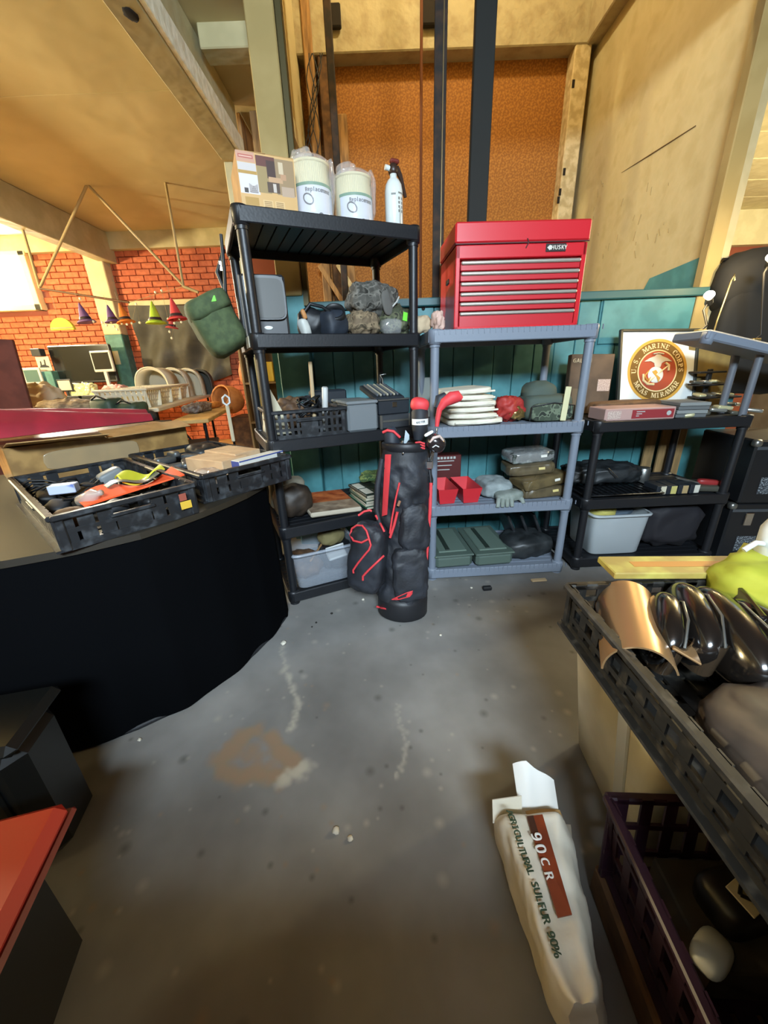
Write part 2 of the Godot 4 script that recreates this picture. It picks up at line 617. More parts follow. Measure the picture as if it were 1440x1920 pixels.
func build_shell() -> void:
	var plaster := M("cream plaster", "bdb085", 0.85, 0, {"to": "c6b98e", "freq": 0.012, "world": true, "scale": Vector3.ONE * 0.35, "bump": 0.8, "bfreq": 0.02})
	var paint := M("old cream paint", "c2b68c", 0.8, 0, {"to": "ccc096", "freq": 0.03, "world": true, "scale": Vector3.ONE * 0.6, "bump": 0.3})
	var beamp := M("worn beam paint", "b0a57c", 0.8, 0, {"to": "beb389", "freq": 0.02, "world": true, "scale": Vector3.ONE * 0.5, "bump": 0.4})
	var teal := M("teal paint", "3c767c", 0.55, 0, {"to": "478489", "freq": 0.03, "world": true, "scale": Vector3.ONE * 0.7, "bump": 0.15})
	var osb := M("strand board", "87551a", 0.75, 0, {"to": "965f1d", "to3": "a8702c", "freq": 0.06, "oct": 5, "lo": 0.3, "hi": 0.72, "world": true, "scale": Vector3(2.4, 2.4, 2.4)})
	var rust := M("rusty steel", "231d18", 0.75, 0.2, {"to": "3d2b1d", "freq": 0.04})
	var wood := M("aged timber", "7a5a35", 0.8, 0, {"to": "a37c4b", "freq": 0.03, "scale": Vector3(2, 0.3, 2), "bump": 0.3})
	var pale := M("limewashed timber", "a89c7c", 0.85, 0, {"to": "98896a", "freq": 0.02, "world": true, "lo": 0.45, "hi": 0.9, "bump": 0.5})
	var outer := M("outer wall plaster", "6a6150", 0.9, 0, {"to": "5c5343", "freq": 0.02, "world": true, "scale": Vector3.ONE * 0.4})

	# floors
	var mb := MB.new()
	slab_uv(mb, -8.2, 6.2, -6.6, 5.8, 0.0)
	mb.box(V(-1.0, -0.06, -0.4), V(14.4, 0.11, 12.4))
	struct("floor", mb, concrete_mat())
	mb = MB.new()
	mb.box(V(-4.75, HALL / 2 + 0.001, -5.0), V(6.7, HALL, 2.9))
	mb.box(V(-4.775, HALL / 2 + 0.001, -3.24), V(6.65, HALL, 0.62))
	struct("floor_hall", mb, M("tan hall floor", "a9804e", 0.6, 0, {"to": "bd945e", "freq": 0.02, "world": true, "scale": Vector3.ONE * 0.5}))

	# ceilings: plaster panels with an open joint between them
	var c := struct("ceiling", MB.new().box(V(-5.4, CEIL + 0.07, 1.1), V(8.6, 0.14, 9.4)), plaster)
	part(c, "panel", MB.new().box(V(-5.4, CEIL + 0.072, -5.08), V(8.6, 0.14, 2.93)), plaster)
	part(c, "joint_strip", MB.new().rbox(V(-5.4, CEIL + 0.004, -3.61), V(8.6, 0.014, 0.05), 0.006), plaster)
	part(c, "panel", MB.new().box(V(-0.875, CEIL + 0.07, -4.7), V(0.45, 0.14, 3.7)), plaster)
	part(c, "panel", MB.new().box(V(2.55, CEIL + 0.07, 1.5), V(7.3, 0.14, 8.6)), M("dark aged timber"))
	part(c, "panel", MB.new().box(V(4.25, CEIL + 0.07, -4.7), V(3.9, 0.14, 3.8)), plaster)
	for k in 7:   # ceiling boards of the room on the right
		part(c, "board", MB.new().rbox(V(4.25, CEIL - 0.012, -3.1 - k * 0.5), V(3.9, 0.024, 0.488), 0.004), paint)

	# outer walls and the void above the hoist
	struct("wall_left", MB.new().box(V(-8.3, 1.7, -0.4), V(0.2, 3.6, 12.6)), outer)
	struct("wall_right", MB.new().box(V(6.3, 1.7, -0.4), V(0.2, 3.6, 12.6)), outer)
	struct("wall_rear", MB.new().box(V(-1.0, 1.7, 5.6), V(14.4, 3.6, 0.2)), outer)

	# brick wall of the hall, brick by brick
	brick_wall()
	struct("trim_15", MB.new().box(V(4.3, 3.0, BRICK_Z + 0.04), V(4.0, 0.42, 0.14)), M("old cream paint"))
	struct("trim_1", MB.new().box(V(-2.35, 3.13, BRICK_Z + 0.03), V(12.0, 0.21, 0.16)), beamp)

	# long beams under the ceiling
	mb = MB.new().rbox(V(-1.09, 3.06, -0.0), V(0.16, 0.335, 7.5), 0.008)
	var b := struct("trim_2", mb, beamp)
	part(b, "lit_peeling_fascia", MB.new().rbox(V(-0.995, 2.955, -0.0), V(0.03, 0.12, 7.5), 0.004), M("chalky white paint", "e2dec6", 0.85, 0, {"to": "f2eed8", "freq": 0.05, "bump": 0.3}))  # peeling strip; its paint is made paler to carry the light falling on it
	part(b, "stain_patch", MB.new().ell(oy(245, 27, 2.893), V(0.03, 0.004, 0.045), Basis(), 12, 6, lumps(0.03), 0.5), M("soot", "2a2118", 0.95))
	struct("trim_3", MB.new().rbox(V(-3.8, 3.05, -1.6), V(0.17, 0.36, 9.6), 0.008), beamp)
	struct("trim_4", MB.new().rbox(V(-0.8, 3.18, -3.12), V(0.36, 0.12, 0.14), 0.006), beamp)
	# pilaster in the brick wall, painted teal below
	mb = MB.new().rbox(V(-3.95, 2.52, BRICK_Z + 0.09), V(0.26, 1.16, 0.2), 0.01)
	var p := struct("trim_5", mb, paint)
	part(p, "painted_base", MB.new().rbox(V(-3.95, 1.12, BRICK_Z + 0.09), V(0.264, 1.64, 0.204), 0.01), M("dark teal paint", "3d6b66", 0.6, 0, {"to": "4a7d76", "freq": 0.03}))
	# free post at the end of the long beam and the boards stacked on it
	p = struct("trim_6", MB.new().rbox(V(-1.13, 1.6, -3.82), V(0.07, 2.6, 0.09), 0.006), paint)
	part(p, "board", MB.new().rbox(V(-1.02, 2.95, -4.1), V(0.03, 0.55, 0.5), 0.004), wood)
	part(p, "board", MB.new().rbox(V(-0.83, 2.7, -3.55), V(0.05, 0.75, 0.04), 0.004), wood)

	# big front column of the hoist, teal below
	mb = MB.new().rbox(V(-0.55, 2.73, WALL_Z - 0.02), V(0.155, 1.9, 0.24), 0.006)
	p = struct("trim_7", mb, M("grey green column paint", "9d8854", 0.75, 0, {"to": "a8935f", "freq": 0.02, "world": true, "scale": Vector3.ONE * 0.5}))
	part(p, "corner_strip", MB.new().rbox(V(-0.452, 2.7, WALL_Z + 0.06), V(0.035, 1.96, 0.06), 0.003), M("olive steel", "4b4220", 0.5, 0.3))
	part(p, "painted_base", MB.new().rbox(V(-0.575, 0.93, WALL_Z - 0.02), V(0.22, 1.86, 0.2), 0.006), teal)

	# teal board wall with its rail
	var tw := struct("wall_back", MB.new().box(V(0.95, 0.87, WALL_Z - 0.06), V(3.4, 1.74, 0.06)), teal)
	var bw := 0.142
	for k in 18:
		var x0 := -0.46 + k * bw
		var t := 0.022 + 0.002 * ((k * 7) % 3)
		part(tw, "board", MB.new().rbox(V(x0 + bw / 2, 0.85, WALL_Z - 0.03 + t / 2), V(bw - 0.004, 1.7, t), 0.004), teal)
	part(tw, "rail", MB.new().rbox(V(0.85, 1.725, WALL_Z), V(2.75, 0.05, 0.07), 0.006), M("dark teal rail", "2c5a5e", 0.5))
	part(tw, "bolt", MB.new().cyl(oz(794, 578, WALL_Z - 0.01), oz(794, 578, WALL_Z + 0.006), 0.012, 0.012, 10), M("soot"))
	part(tw, "patch_panel", MB.new().rbox(V(1.85, 1.56, WALL_Z + 0.003), V(0.62, 0.27, 0.012), 0.003), teal)

	# hoist shaft: strand board at the back, limewashed side wall, timbers and steel
	struct("wall_shaft_back", MB.new().box(V(0.8, 3.0, -5.06), V(3.2, 6.0, 0.1)), osb)
	var sb := struct("trim_8", MB.new().rbox(V(0.75, 4.31, -4.95), V(2.9, 0.4, 0.22), 0.01), pale)
	part(sb, "top_beam", MB.new().rbox(V(0.75, 4.62, -4.98), V(2.9, 0.18, 0.12), 0.01), wood)
	part(sb, "iron_bracket", MB.new().rbox(V(0.62, 4.36, -4.8), V(0.2, 0.24, 0.06), 0.01), M("soot"))
	part(sb, "iron_bracket", MB.new().rbox(V(-0.28, 4.33, -4.8), V(0.12, 0.16, 0.05), 0.01), M("soot"))
	p = struct("trim_9", MB.new().rbox(V(2.06, 2.4, -4.93), V(0.16, 3.6, 0.16), 0.01), M("pale painted post", "cdbb92", 0.8, 0, {"to": "b19d72", "freq": 0.04, "bump": 0.3}))
	for q in [[1075, 157], [1058, 322], [1050, 360], [1047, 375]]:
		part(p, "bolt_hole", MB.new().box(oz(q[0], q[1], -4.848), V(0.025, 0.06, 0.004)), M("soot"))
	mb = MB.new().box(V(2.26, 3.0, -3.93), V(0.12, 6.0, 2.16))
	p = struct("wall_shaft_right", mb, M("scuffed cream panel", "b5a880", 0.75, 0, {"to": "b9ac85", "to3": "afa178", "freq": 0.02, "lo": 0.2, "hi": 0.85, "world": true, "scale": Vector3(0.7, 0.7, 0.7), "bump": 0.2}))
	part(p, "painted_band", MB.new().prism([Vector2(-1.1, -0.3), Vector2(1.0, -0.3), Vector2(1.0, 0.20), Vector2(0.45, 0.17), Vector2(0.38, 0.07), Vector2(-0.2, -0.02), Vector2(-1.1, -0.06)], 0.012, XF(rot(0, -90, 0), V(2.2, 1.745, -3.87))), teal)
	part(p, "corner_post", MB.new().rbox(V(2.215, 2.4, WALL_Z - 0.02), V(0.1, 4.8, 0.07), 0.006), M("grey green column paint"))
	part(p, "scratch", MB.new().tube([V(2.197, 2.85, -4.1), V(2.197, 2.81, -3.7), V(2.197, 2.77, -3.25)], [0.001, 0.005, 0.003], 6), M("scratch brown", "5b4526", 0.9))
	for k in 26:
		var q := oz(rng.randf_range(1120, 1250), rng.randf_range(380, 480), -3.6)
		q = ox(rng.randf_range(1110, 1260), rng.randf_range(330, 500), 2.198)
		part(p, "scuff", MB.new().box(q, V(0.003, rng.randf_range(0.015, 0.07), rng.randf_range(0.003, 0.008)), rot(rng.randf_range(-30, 30), 0, 0)), M("scuff marks", "a8966c", 0.9))
	part(p, "top_beam", MB.new().rbox(V(2.16, 4.28, -3.9), V(0.16, 0.34, 2.1), 0.01), pale)
	struct("wall_shaft_left", MB.new().box(V(-0.71, 4.7, -3.95), V(0.1, 2.8, 2.2)), M("cream plaster"))
	struct("wall_shaft_front", MB.new().box(V(0.75, 4.75, -2.9), V(3.0, 3.0, 0.1)), M("cream plaster"))
	struct("ceiling_shaft", MB.new().box(V(0.75, 6.1, -4.0), V(3.2, 0.2, 2.4)), wood)
	# timbers at the left of the strand board
	p = struct("trim_10", MB.new().rbox(V(-0.545, 2.9, -4.9), V(0.09, 3.4, 0.16), 0.01), wood)
	part(p, "stud", MB.new().rbox(V(-0.41, 2.9, -4.92), V(0.12, 3.4, 0.12), 0.01), M("dark aged timber", "4e3620", 0.85, 0, {"to": "6e4d2c", "freq": 0.03, "bump": 0.3}))
	part(p, "stud", MB.new().rbox(V(-0.27, 2.4, -4.93), V(0.1, 2.6, 0.1), 0.01), wood)
	part(p, "brace", MB.new().rbox(V(-0.15, 2.0, -4.8), V(0.05, 0.95, 0.05), 0.006, rot(0, 0, 32)), M("pale painted post"))
	part(p, "brace", MB.new().rbox(V(-0.35, 2.0, -4.8), V(0.05, 0.95, 0.05), 0.006, rot(0, 0, 32)), wood)
	# hoist guide rails, the wide strap and the cables
	p = struct("trim_11", MB.new().rbox(V(0.418, 3.1, -2.93), V(0.022, 3.4, 0.1), 0.003), rust)
	part(p, "flange", MB.new().rbox(V(0.418, 3.1, -2.885), V(0.072, 3.4, 0.012), 0.003), rust)
	part(p, "edge_strip", MB.new().rbox(V(0.433, 3.1, -2.877), V(0.008, 3.4, 0.006), 0.002), M("worn steel edge", "7d6a48", 0.45, 0.6))
	struct("trim_12", MB.new().rbox(V(0.67, 3.1, -2.92), V(0.118, 2.9, 0.05), 0.004), M("blackened strap", "12140f", 0.75, 0.0))
	struct("trim_13", MB.new().rbox(V(-0.29, 3.2, -4.1), V(0.06, 3.8, 0.05), 0.006), rust)
	struct("trim_14", MB.new().cyl(V(0.43, 1.7, -4.1), V(0.45, 5.8, -4.1), 0.012, 0.012, 8), M("rusty rod", "6b3a1c", 0.8))
	# hall window
	var wn := struct("window_1", MB.new().box(V(-5.42, 2.7, BRICK_Z + 0.04), V(0.8, 0.6, 0.01)), M("bright window glass", "ffffff", 0.3, 0, {"emit": "fff6e4", "power": 4.0}))
	var fr := M("pale window frame", "d8cda8", 0.7)
	part(wn, "window_frame", MB.new().rbox(V(-5.42, 2.35, BRICK_Z + 0.07), V(1.0, 0.08, 0.12), 0.006), fr)
	part(wn, "window_frame", MB.new().rbox(V(-5.42, 3.02, BRICK_Z + 0.07), V(1.0, 0.06, 0.12), 0.006), fr)
	for sx in [-1, 1]:
		part(wn, "window_frame", MB.new().rbox(V(-5.42 + sx * 0.45, 2.68, BRICK_Z + 0.07), V(0.09, 0.74, 0.12), 0.006), fr)

func brick_wall() -> void:
	struct("wall_hall", MB.new().box(V(-1.0, 1.6, BRICK_Z - 0.1), V(14.4, 3.4, 0.2)), M("brick mortar", "7d402a", 0.9))
	var wall: Node3D = get_node("wall_hall")
	var tones := [M("painted brick a", "b55c38", 0.75, 0, {"to": "a75231", "freq": 0.05, "bump": 0.3}), M("painted brick b", "bd6641", 0.75, 0, {"to": "ac5937", "freq": 0.05, "bump": 0.3}), M("painted brick c", "a95333", 0.75, 0, {"to": "b5603d", "freq": 0.05, "bump": 0.3})]
	var unit := MB.new().rbox(Vector3.ZERO, V(0.198, 0.07, 0.05), 0.006).mesh()
	var rest := MB.new()
	var n := 0
	for row in 36:
		var y := HALL + 0.039 + row * 0.078
		for k in 50:
			var x := -7.0 + k * 0.207 + (0.1035 if row % 2 else 0.0)
			if y > 3.0: continue
			if x > -5.95 and x < -4.88 and y > 2.28: continue
			if x > -2.0 and x < 4.3: continue
			var seen := (x > -6.1 and x < -4.05 and y > 1.5) or (x > -3.85 and x < -2.3 and y > 2.35)
			if x > 4.3 and x < 5.6 and y > 2.3: seen = true
			if seen and n < 300:
				var o := MeshInstance3D.new()
				o.name = "brick"
				o.mesh = unit
				o.material_override = tones[rng.randi() % 3]
				wall.add_child(o, true)
				o.position = V(x, y, BRICK_Z + rng.randf_range(0.0, 0.006))
				o.rotation.z = rng.randf_range(-0.006, 0.006)
				n += 1
			elif x < -2.0:
				rest.box(V(x, y, BRICK_Z), V(0.198, 0.07, 0.05))
	var r := part(wall, "more_bricks", rest, tones[0])
	r.set_meta("kind", "stuff")

func build_lamps() -> void:
	# pendant lamps that light the hall and the shaft; all hang outside the frame
	var glow := M("pendant bulb glow", "fff0cc", 0.3, 0, {"emit": "ffe2a6", "power": 6.0})
	for q in [[V(-5.6, 2.35, -3.0), "warm pendant lamp over the hall tables"], [V(-3.2, 2.5, 0.6), "warm pendant lamp over the counter"], [V(5.0, 2.4, -3.4), "pendant lamp in the room beyond the shaft"], [V(0.6, 5.2, -3.5), "warm pendant lamp high in the hoist shaft"]]:
		var p: Vector3 = q[0]
		var t := thing("pendant_lamp", q[1], "lamp", p)
		part(t, "bulb", MB.new().ell(Vector3.ZERO, V(0.12, 0.12, 0.12) if p.y < 4 else V(0.08, 0.08, 0.08), Basis(), 18, 10), glow)
		part(t, "cord", MB.new().cyl(V(0, 0.1, 0), V(0, (CEIL if p.y < 4 else 6.0) - p.y, 0), 0.006, 0.006, 6), M("black rubber"))
	var sl := thing("panel_lamp", "cool white panel lamp tilted towards the racks", "lamp", V(0.3, 2.76, 1.99))
	sl.look_at(V(0.4, 0.5, -1.6))
	part(sl, "housing", MB.new().rbox(V(0, 0, 0.05), V(1.3, 0.65, 0.06), 0.01), M("white enamel"))
	part(sl, "diffuser", MB.new().box(V(0, 0, 0.005), V(1.2, 0.55, 0.01)), M("panel lamp glow", "ffffff", 0.3, 0, {"emit": "eef6ff", "power": 5.0}))
	part(sl, "cable", MB.new().cyl(V(-0.5, 0.3, 0.05), V(-0.5, 0.36, 0.2), 0.006, 0.006, 6), M("black rubber"))
	# screen added out of view, behind the camera, to shade the near floor
	var b := thing("added_shade_screen", "unseen brown screen added behind the camera to shade the near floor", "screen", V(0.1, 0, 0.72))
	for k in 6:
		part(b, "panel", MB.new().rbox(V(-1.75 + k * 0.7, 0.805, 0.04 * (k % 2)), V(0.69, 1.57, 0.03), 0.004), M("dark aged timber"))
		part(b, "foot", MB.new().rbox(V(-1.75 + k * 0.7, 0.012, 0.04 * (k % 2)), V(0.1, 0.024, 0.2), 0.004), M("black table steel"))

# ---------- plastic shelving racks ----------
func shelf_tier(rack: Node3D, w: float, d: float, y: float, m: Material, ribs: bool) -> void:
	# y is the top of the deck; rim 60 mm deep, corner sockets, a deck with slots
	var mb := MB.new()
	var h := 0.062
	for s in [-1, 1]:
		mb.rbox(V(0, y - h / 2 + 0.008, s * (d / 2 - 0.009)), V(w - 0.05, h, 0.018), 0.004)
		mb.rbox(V(s * (w / 2 - 0.009), y - h / 2 + 0.008, 0), V(0.018, h, d - 0.05), 0.004)
		for t in [-1, 1]:
			mb.lathe([Vector2(0, -h), Vector2(0.034, -h), Vector2(0.037, -0.002), Vector2(0.034, 0.01), Vector2(0, 0.01)], 16, XF(Basis(), V(s * (w / 2 - 0.036), y + 0.002, t * (d / 2 - 0.036))))
	if ribs:
		for k in int(w / 0.03):
			mb.box(V(-w / 2 + 0.05 + k * 0.03, y - 0.004, d / 2 - 0.0), V(0.004, 0.024, 0.006))
	var tier := part(rack, "shelf", mb, m)
	var dk := MB.new()
	var nz := int((d - 0.02) / 0.05)
	for k in nz:
		dk.box(V(0, y - 0.004, -d / 2 + 0.02 + (k + 0.5) * (d - 0.04) / nz), V(w - 0.03, 0.008, (d - 0.04) / nz - 0.011))
	var nx := int(w / 0.062)
	for k in nx:
		dk.box(V(-w / 2 + 0.02 + (k + 0.5) * (w - 0.04) / nx, y - 0.012, 0), V(0.054, 0.014, d - 0.03))
	part(tier, "slotted_deck", dk, m)

func rack(called: String, label: String, at: Vector3, yaw: float, w: float, d: float, tiers: Array, m: Material, ribs := false) -> Node3D:
	# at: middle of the front edge on the floor; the rack reaches back along its own -z
	var r := thing(called, label, "shelving rack", at, yaw)
	for y in tiers:
		shelf_tier(r, w, d, y, m, ribs)
	for k in tiers.size() - 1:
		for s in [-1, 1]:
			for t in [-1, 1]:
				var mb := MB.new().cyl(V(s * (w / 2 - 0.036), tiers[k] - 0.01, t * (d / 2 - 0.036)), V(s * (w / 2 - 0.036), tiers[k + 1] - 0.05, t * (d / 2 - 0.036)), 0.024, 0.024, 14)
				mb.cyl(V(s * (w / 2 - 0.036), tiers[k + 1] - 0.075, t * (d / 2 - 0.036)), V(s * (w / 2 - 0.036), tiers[k + 1] - 0.05, t * (d / 2 - 0.036)), 0.028, 0.028, 14)
				part(r, "post", mb, m)
	for s in [-1, 1]:
		for t in [-1, 1]:
			part(r, "foot", MB.new().cyl(V(s * (w / 2 - 0.036), 0, t * (d / 2 - 0.036)), V(s * (w / 2 - 0.036), tiers[0] - 0.04, t * (d / 2 - 0.036)), 0.03, 0.026, 12), m)
	return r

const LR_YAW := 23.5
const GR_YAW := 2.0
var lr: Node3D
var gr: Node3D
var br: Node3D
func build_racks() -> void:
	var black := M("black shelf plastic", "15171b", 0.45, 0, {"bump": 0.04, "bfreq": 0.3})
	var grey := M("grey shelf plastic", "717a87", 0.5, 0, {"bump": 0.04, "bfreq": 0.3})
	var lx := Basis(Vector3.UP, deg_to_rad(LR_YAW))
	var c := V(-0.585, 0, -1.905) + lx * V(0.455, 0, -0.28)
	lr = rack("shelving_rack", "tall black plastic rack of five shelves beside the draped counter", c, LR_YAW, 0.91, 0.56, [0.075, 0.495, 0.985, 1.485, 1.975], black)
	c = V(0.727, 0, -2.15) + Basis(Vector3.UP, deg_to_rad(GR_YAW)) * V(0, 0, -0.29)
	gr = rack("shelving_rack", "grey plastic rack of four shelves carrying the red tool chest", c, GR_YAW, 0.915, 0.58, [0.07, 0.51, 0.99, 1.49], grey, true)
	c = V(1.73, 0, -2.2) + Basis(Vector3.UP, deg_to_rad(1.0)) * V(0, 0, -0.28)
	br = rack("shelving_rack", "low black plastic rack of three shelves below the framed emblem", c, 1.0, 0.95, 0.56, [0.08, 0.495, 0.978], black)

# ---------- tables ----------
func build_tables() -> void:
	# counter draped in black on the left, with a curved front
	var cloth := M("black drape", "07080a", 0.85)
	cloth.metallic_specular = 0.12
	var t := thing("draped_counter", "curved counter draped to the floor in black cloth", "counter", V(0, 0, 0))
	var front := [V(-0.66, 0, -1.95), V(-0.60, 0, -1.87), V(-0.575, 0, -1.8), V(-0.62, 0, -1.62), V(-0.72, 0, -1.40), V(-0.86, 0, -1.20), V(-1.02, 0, -1.09), V(-1.2, 0, -1.01), V(-1.45, 0, -0.96), V(-1.75, 0, -0.94), V(-2.3, 0, -0.95)]
	var curve := Curve3D.new()
	for i in front.size():
		var tg: Vector3 = (front[mini(i + 1, front.size() - 1)] - front[maxi(i - 1, 0)]) / 6.0
		curve.add_point(front[i], -tg, tg)
	var ln := curve.get_baked_length()
	part(t, "drape", MB.new().sheet(160, 10, func(u: float, v: float) -> Vector3:
		var p := curve.sample_baked(u * ln)
		var q := curve.sample_baked(minf(u * ln + 0.01, ln)) - curve.sample_baked(maxf(u * ln - 0.01, 0.0))
		var nn := V(-q.z, 0, q.x).normalized()
		var fold := 0.006 * sin(u * 55.0) + 0.004 * sin(u * 23.0 + 1.0)
		return V(p.x, 0.812 - v * 0.802, p.z) - nn * (fold * v + 0.01 * v - 0.008)), cloth)
	var top := []
	for i in 40:
		var p := curve.sample_baked(ln * i / 39.0)
		top.append(Vector2(p.x, -p.z))
	top.append(Vector2(-2.9, 0.95))
	top.append(Vector2(-2.9, 1.7))
	top.append(Vector2(-2.2, 2.2))
	top.append(Vector2(-1.62, 2.82))
	top.append(Vector2(-1.25, 2.75))
	top.append(Vector2(-0.92, 2.42))
	top.append(Vector2(-0.70, 1.97))
	part(t, "counter_top", MB.new().prism(top, 0.025, XF(rot(-90, 0, 0), V(0, 0.79, 0))), M("olive counter top", "241f15", 0.6))
	var hem := []
	for i in 60:
		var p := curve.sample_baked(ln * i / 59.0)
		var q := curve.sample_baked(minf(ln * i / 59.0 + 0.01, ln)) - curve.sample_baked(maxf(ln * i / 59.0 - 0.01, 0.0))
		hem.append(V(p.x, 0.014, p.z) + V(q.z, 0, -q.x).normalized() * -0.012)
	part(t, "hem", MB.new().tube(hem, 0.012, 6), M("hem cord", "1c1d20", 0.6))

	# folding table on the right
	var wood := M("worn table laminate", "4a3a26", 0.6, 0, {"to": "5c4a30", "freq": 0.03})
	t = thing("folding_table", "folding table on the right under the black crates of helmets", "table", V(1.17, 0, -0.15))
	part(t, "table_top", MB.new().rbox(V(0, 0.60, 0), V(1.2, 0.035, 1.5), 0.008), wood)
	for sx in [-1, 1]:
		for sz in [-1, 1]:
			part(t, "leg", MB.new().tube([V(-0.3 if sx < 0 else 0.5, 0.585, -0.28 if sz < 0 else 0.5), V(-0.29 if sx < 0 else 0.5, 0.3, -0.33 if sz < 0 else 0.6), V(-0.28 if sx < 0 else 0.5, 0.0, -0.38 if sz < 0 else 0.66)], 0.016, 10), M("black table steel", "17161a", 0.4, 0.6))

# ---------- placing things ----------
func on(r: Node3D, x: float, y: float, z: float) -> Vector3:   # a point in a rack's own frame
	return r.transform * V(x, y, z)
const LRY := 23.5
const CY := 49.0           # the crates on the counter

func crate(called: String, label: String, cat: String, at: Vector3, yaw: float, w: float, d: float, h: float, m: Material, o := {}) -> Node3D:
	# open perforated tray: slotted sides with rim, mid bar and hand hole; lattice base
	var t := thing(called, label, cat, at, yaw, o.get("group", ""))
	var pitch: float = o.get("pitch", 0.045)
	var gap: float = o.get("gap", 0.014)
	var tp: float = o.get("taper", 0.0)
	var hand: bool = o.get("hand", true)
	var rows: int = o.get("rows", 2)
	var sides := [[w, V(0, 0, d / 2), 0.0], [w, V(0, 0, -d / 2), 180.0], [d, V(w / 2, 0, 0), 90.0], [d, V(-w / 2, 0, 0), -90.0]]
	for s in sides:
		var L: float = s[0]
		var mb := MB.new()
		mb.rbox(V(0, h - 0.009, 0.004), V(L + 0.012, 0.018, 0.022), 0.004)
		mb.box(V(0, 0.012, -0.004), V(L - 0.004, 0.024, 0.012))
		for k in range(1, rows):
			mb.box(V(0, h * k / rows, -0.004), V(L - 0.004, 0.014, 0.008))
		var n := int(L / pitch)
		for k in n:
			var x := -L / 2 + (k + 0.5) * L / n
			if hand and absf(x) < 0.06 and L > 0.3:
				mb.box(V(x, h * 0.32, -0.004), V(L / n, h * 0.64, 0.006))
			else:
				mb.box(V(x, h / 2, -0.004), V(L / n - gap, h, 0.006))
		if L > 0.3 and hand:
			mb.rbox(V(0, h * 0.62, 0.0), V(0.14, 0.012, 0.016), 0.003)
		for e in [-1, 1]:
			mb.rbox(V(e * (L / 2 - 0.012), h / 2, 0), V(0.024, h, 0.012), 0.004)
		var b := rot(0, s[2], 0) * rot(-rad_to_deg(atan2(tp, h)) if tp > 0 else 0.0, 0, 0)
		var p := part(t, "side", mb, m)
		var inset: Vector3 = s[1]
		p.transform = Transform3D(Basis(Vector3.UP, deg_to_rad(s[2])) * Basis(Vector3.RIGHT, atan2(tp, h)), inset - inset.normalized() * tp)
	var base := MB.new()
	var bw := w - 2 * tp
	var bd := d - 2 * tp
	for k in int(bw / 0.05) + 1:
		base.box(V(-bw / 2 + k * 0.05, 0.005, 0), V(0.036, 0.008, bd))
	for k in int(bd / 0.05) + 1:
		base.box(V(0, 0.004, -bd / 2 + k * 0.05), V(bw, 0.007, 0.03))
	part(t, "base", base, m)
	return t

func build_objects() -> void:
	rack_left_top()
	rack_left_low()
	tool_chest()
	rack_grey()
	rack_black()
	golf_bag()
	counter_things()
	right_table_things()
	floor_things()
	hall_things()

func soft(called: String, label: String, cat: String, at: Vector3, yaw: float, half: Vector3, m: Material, o := {}) -> MeshInstance3D:
	# a stuffed, creased bundle resting on its base
	var mb := MB.new().sup(V(0, half.y, 0), half, o.get("tilt", Basis()), o.get("e", 0.55), lumps(o.get("freq", 0.012), o.get("seed", 3)), o.get("amp", 0.02), o.get("nu", 40), o.get("nv", 22))
	return solo(called, label, cat, mb, m, at, yaw, o.get("group", ""))

func camo(key: String, a: String, b: String, c: String) -> StandardMaterial3D:
	return M(key, a, 0.85, 0, {"to": b, "to3": c, "freq": 0.022, "oct": 2, "lo": 0.32, "hi": 0.66, "hard": true, "scale": Vector3.ONE * 3.0, "seed": 9})

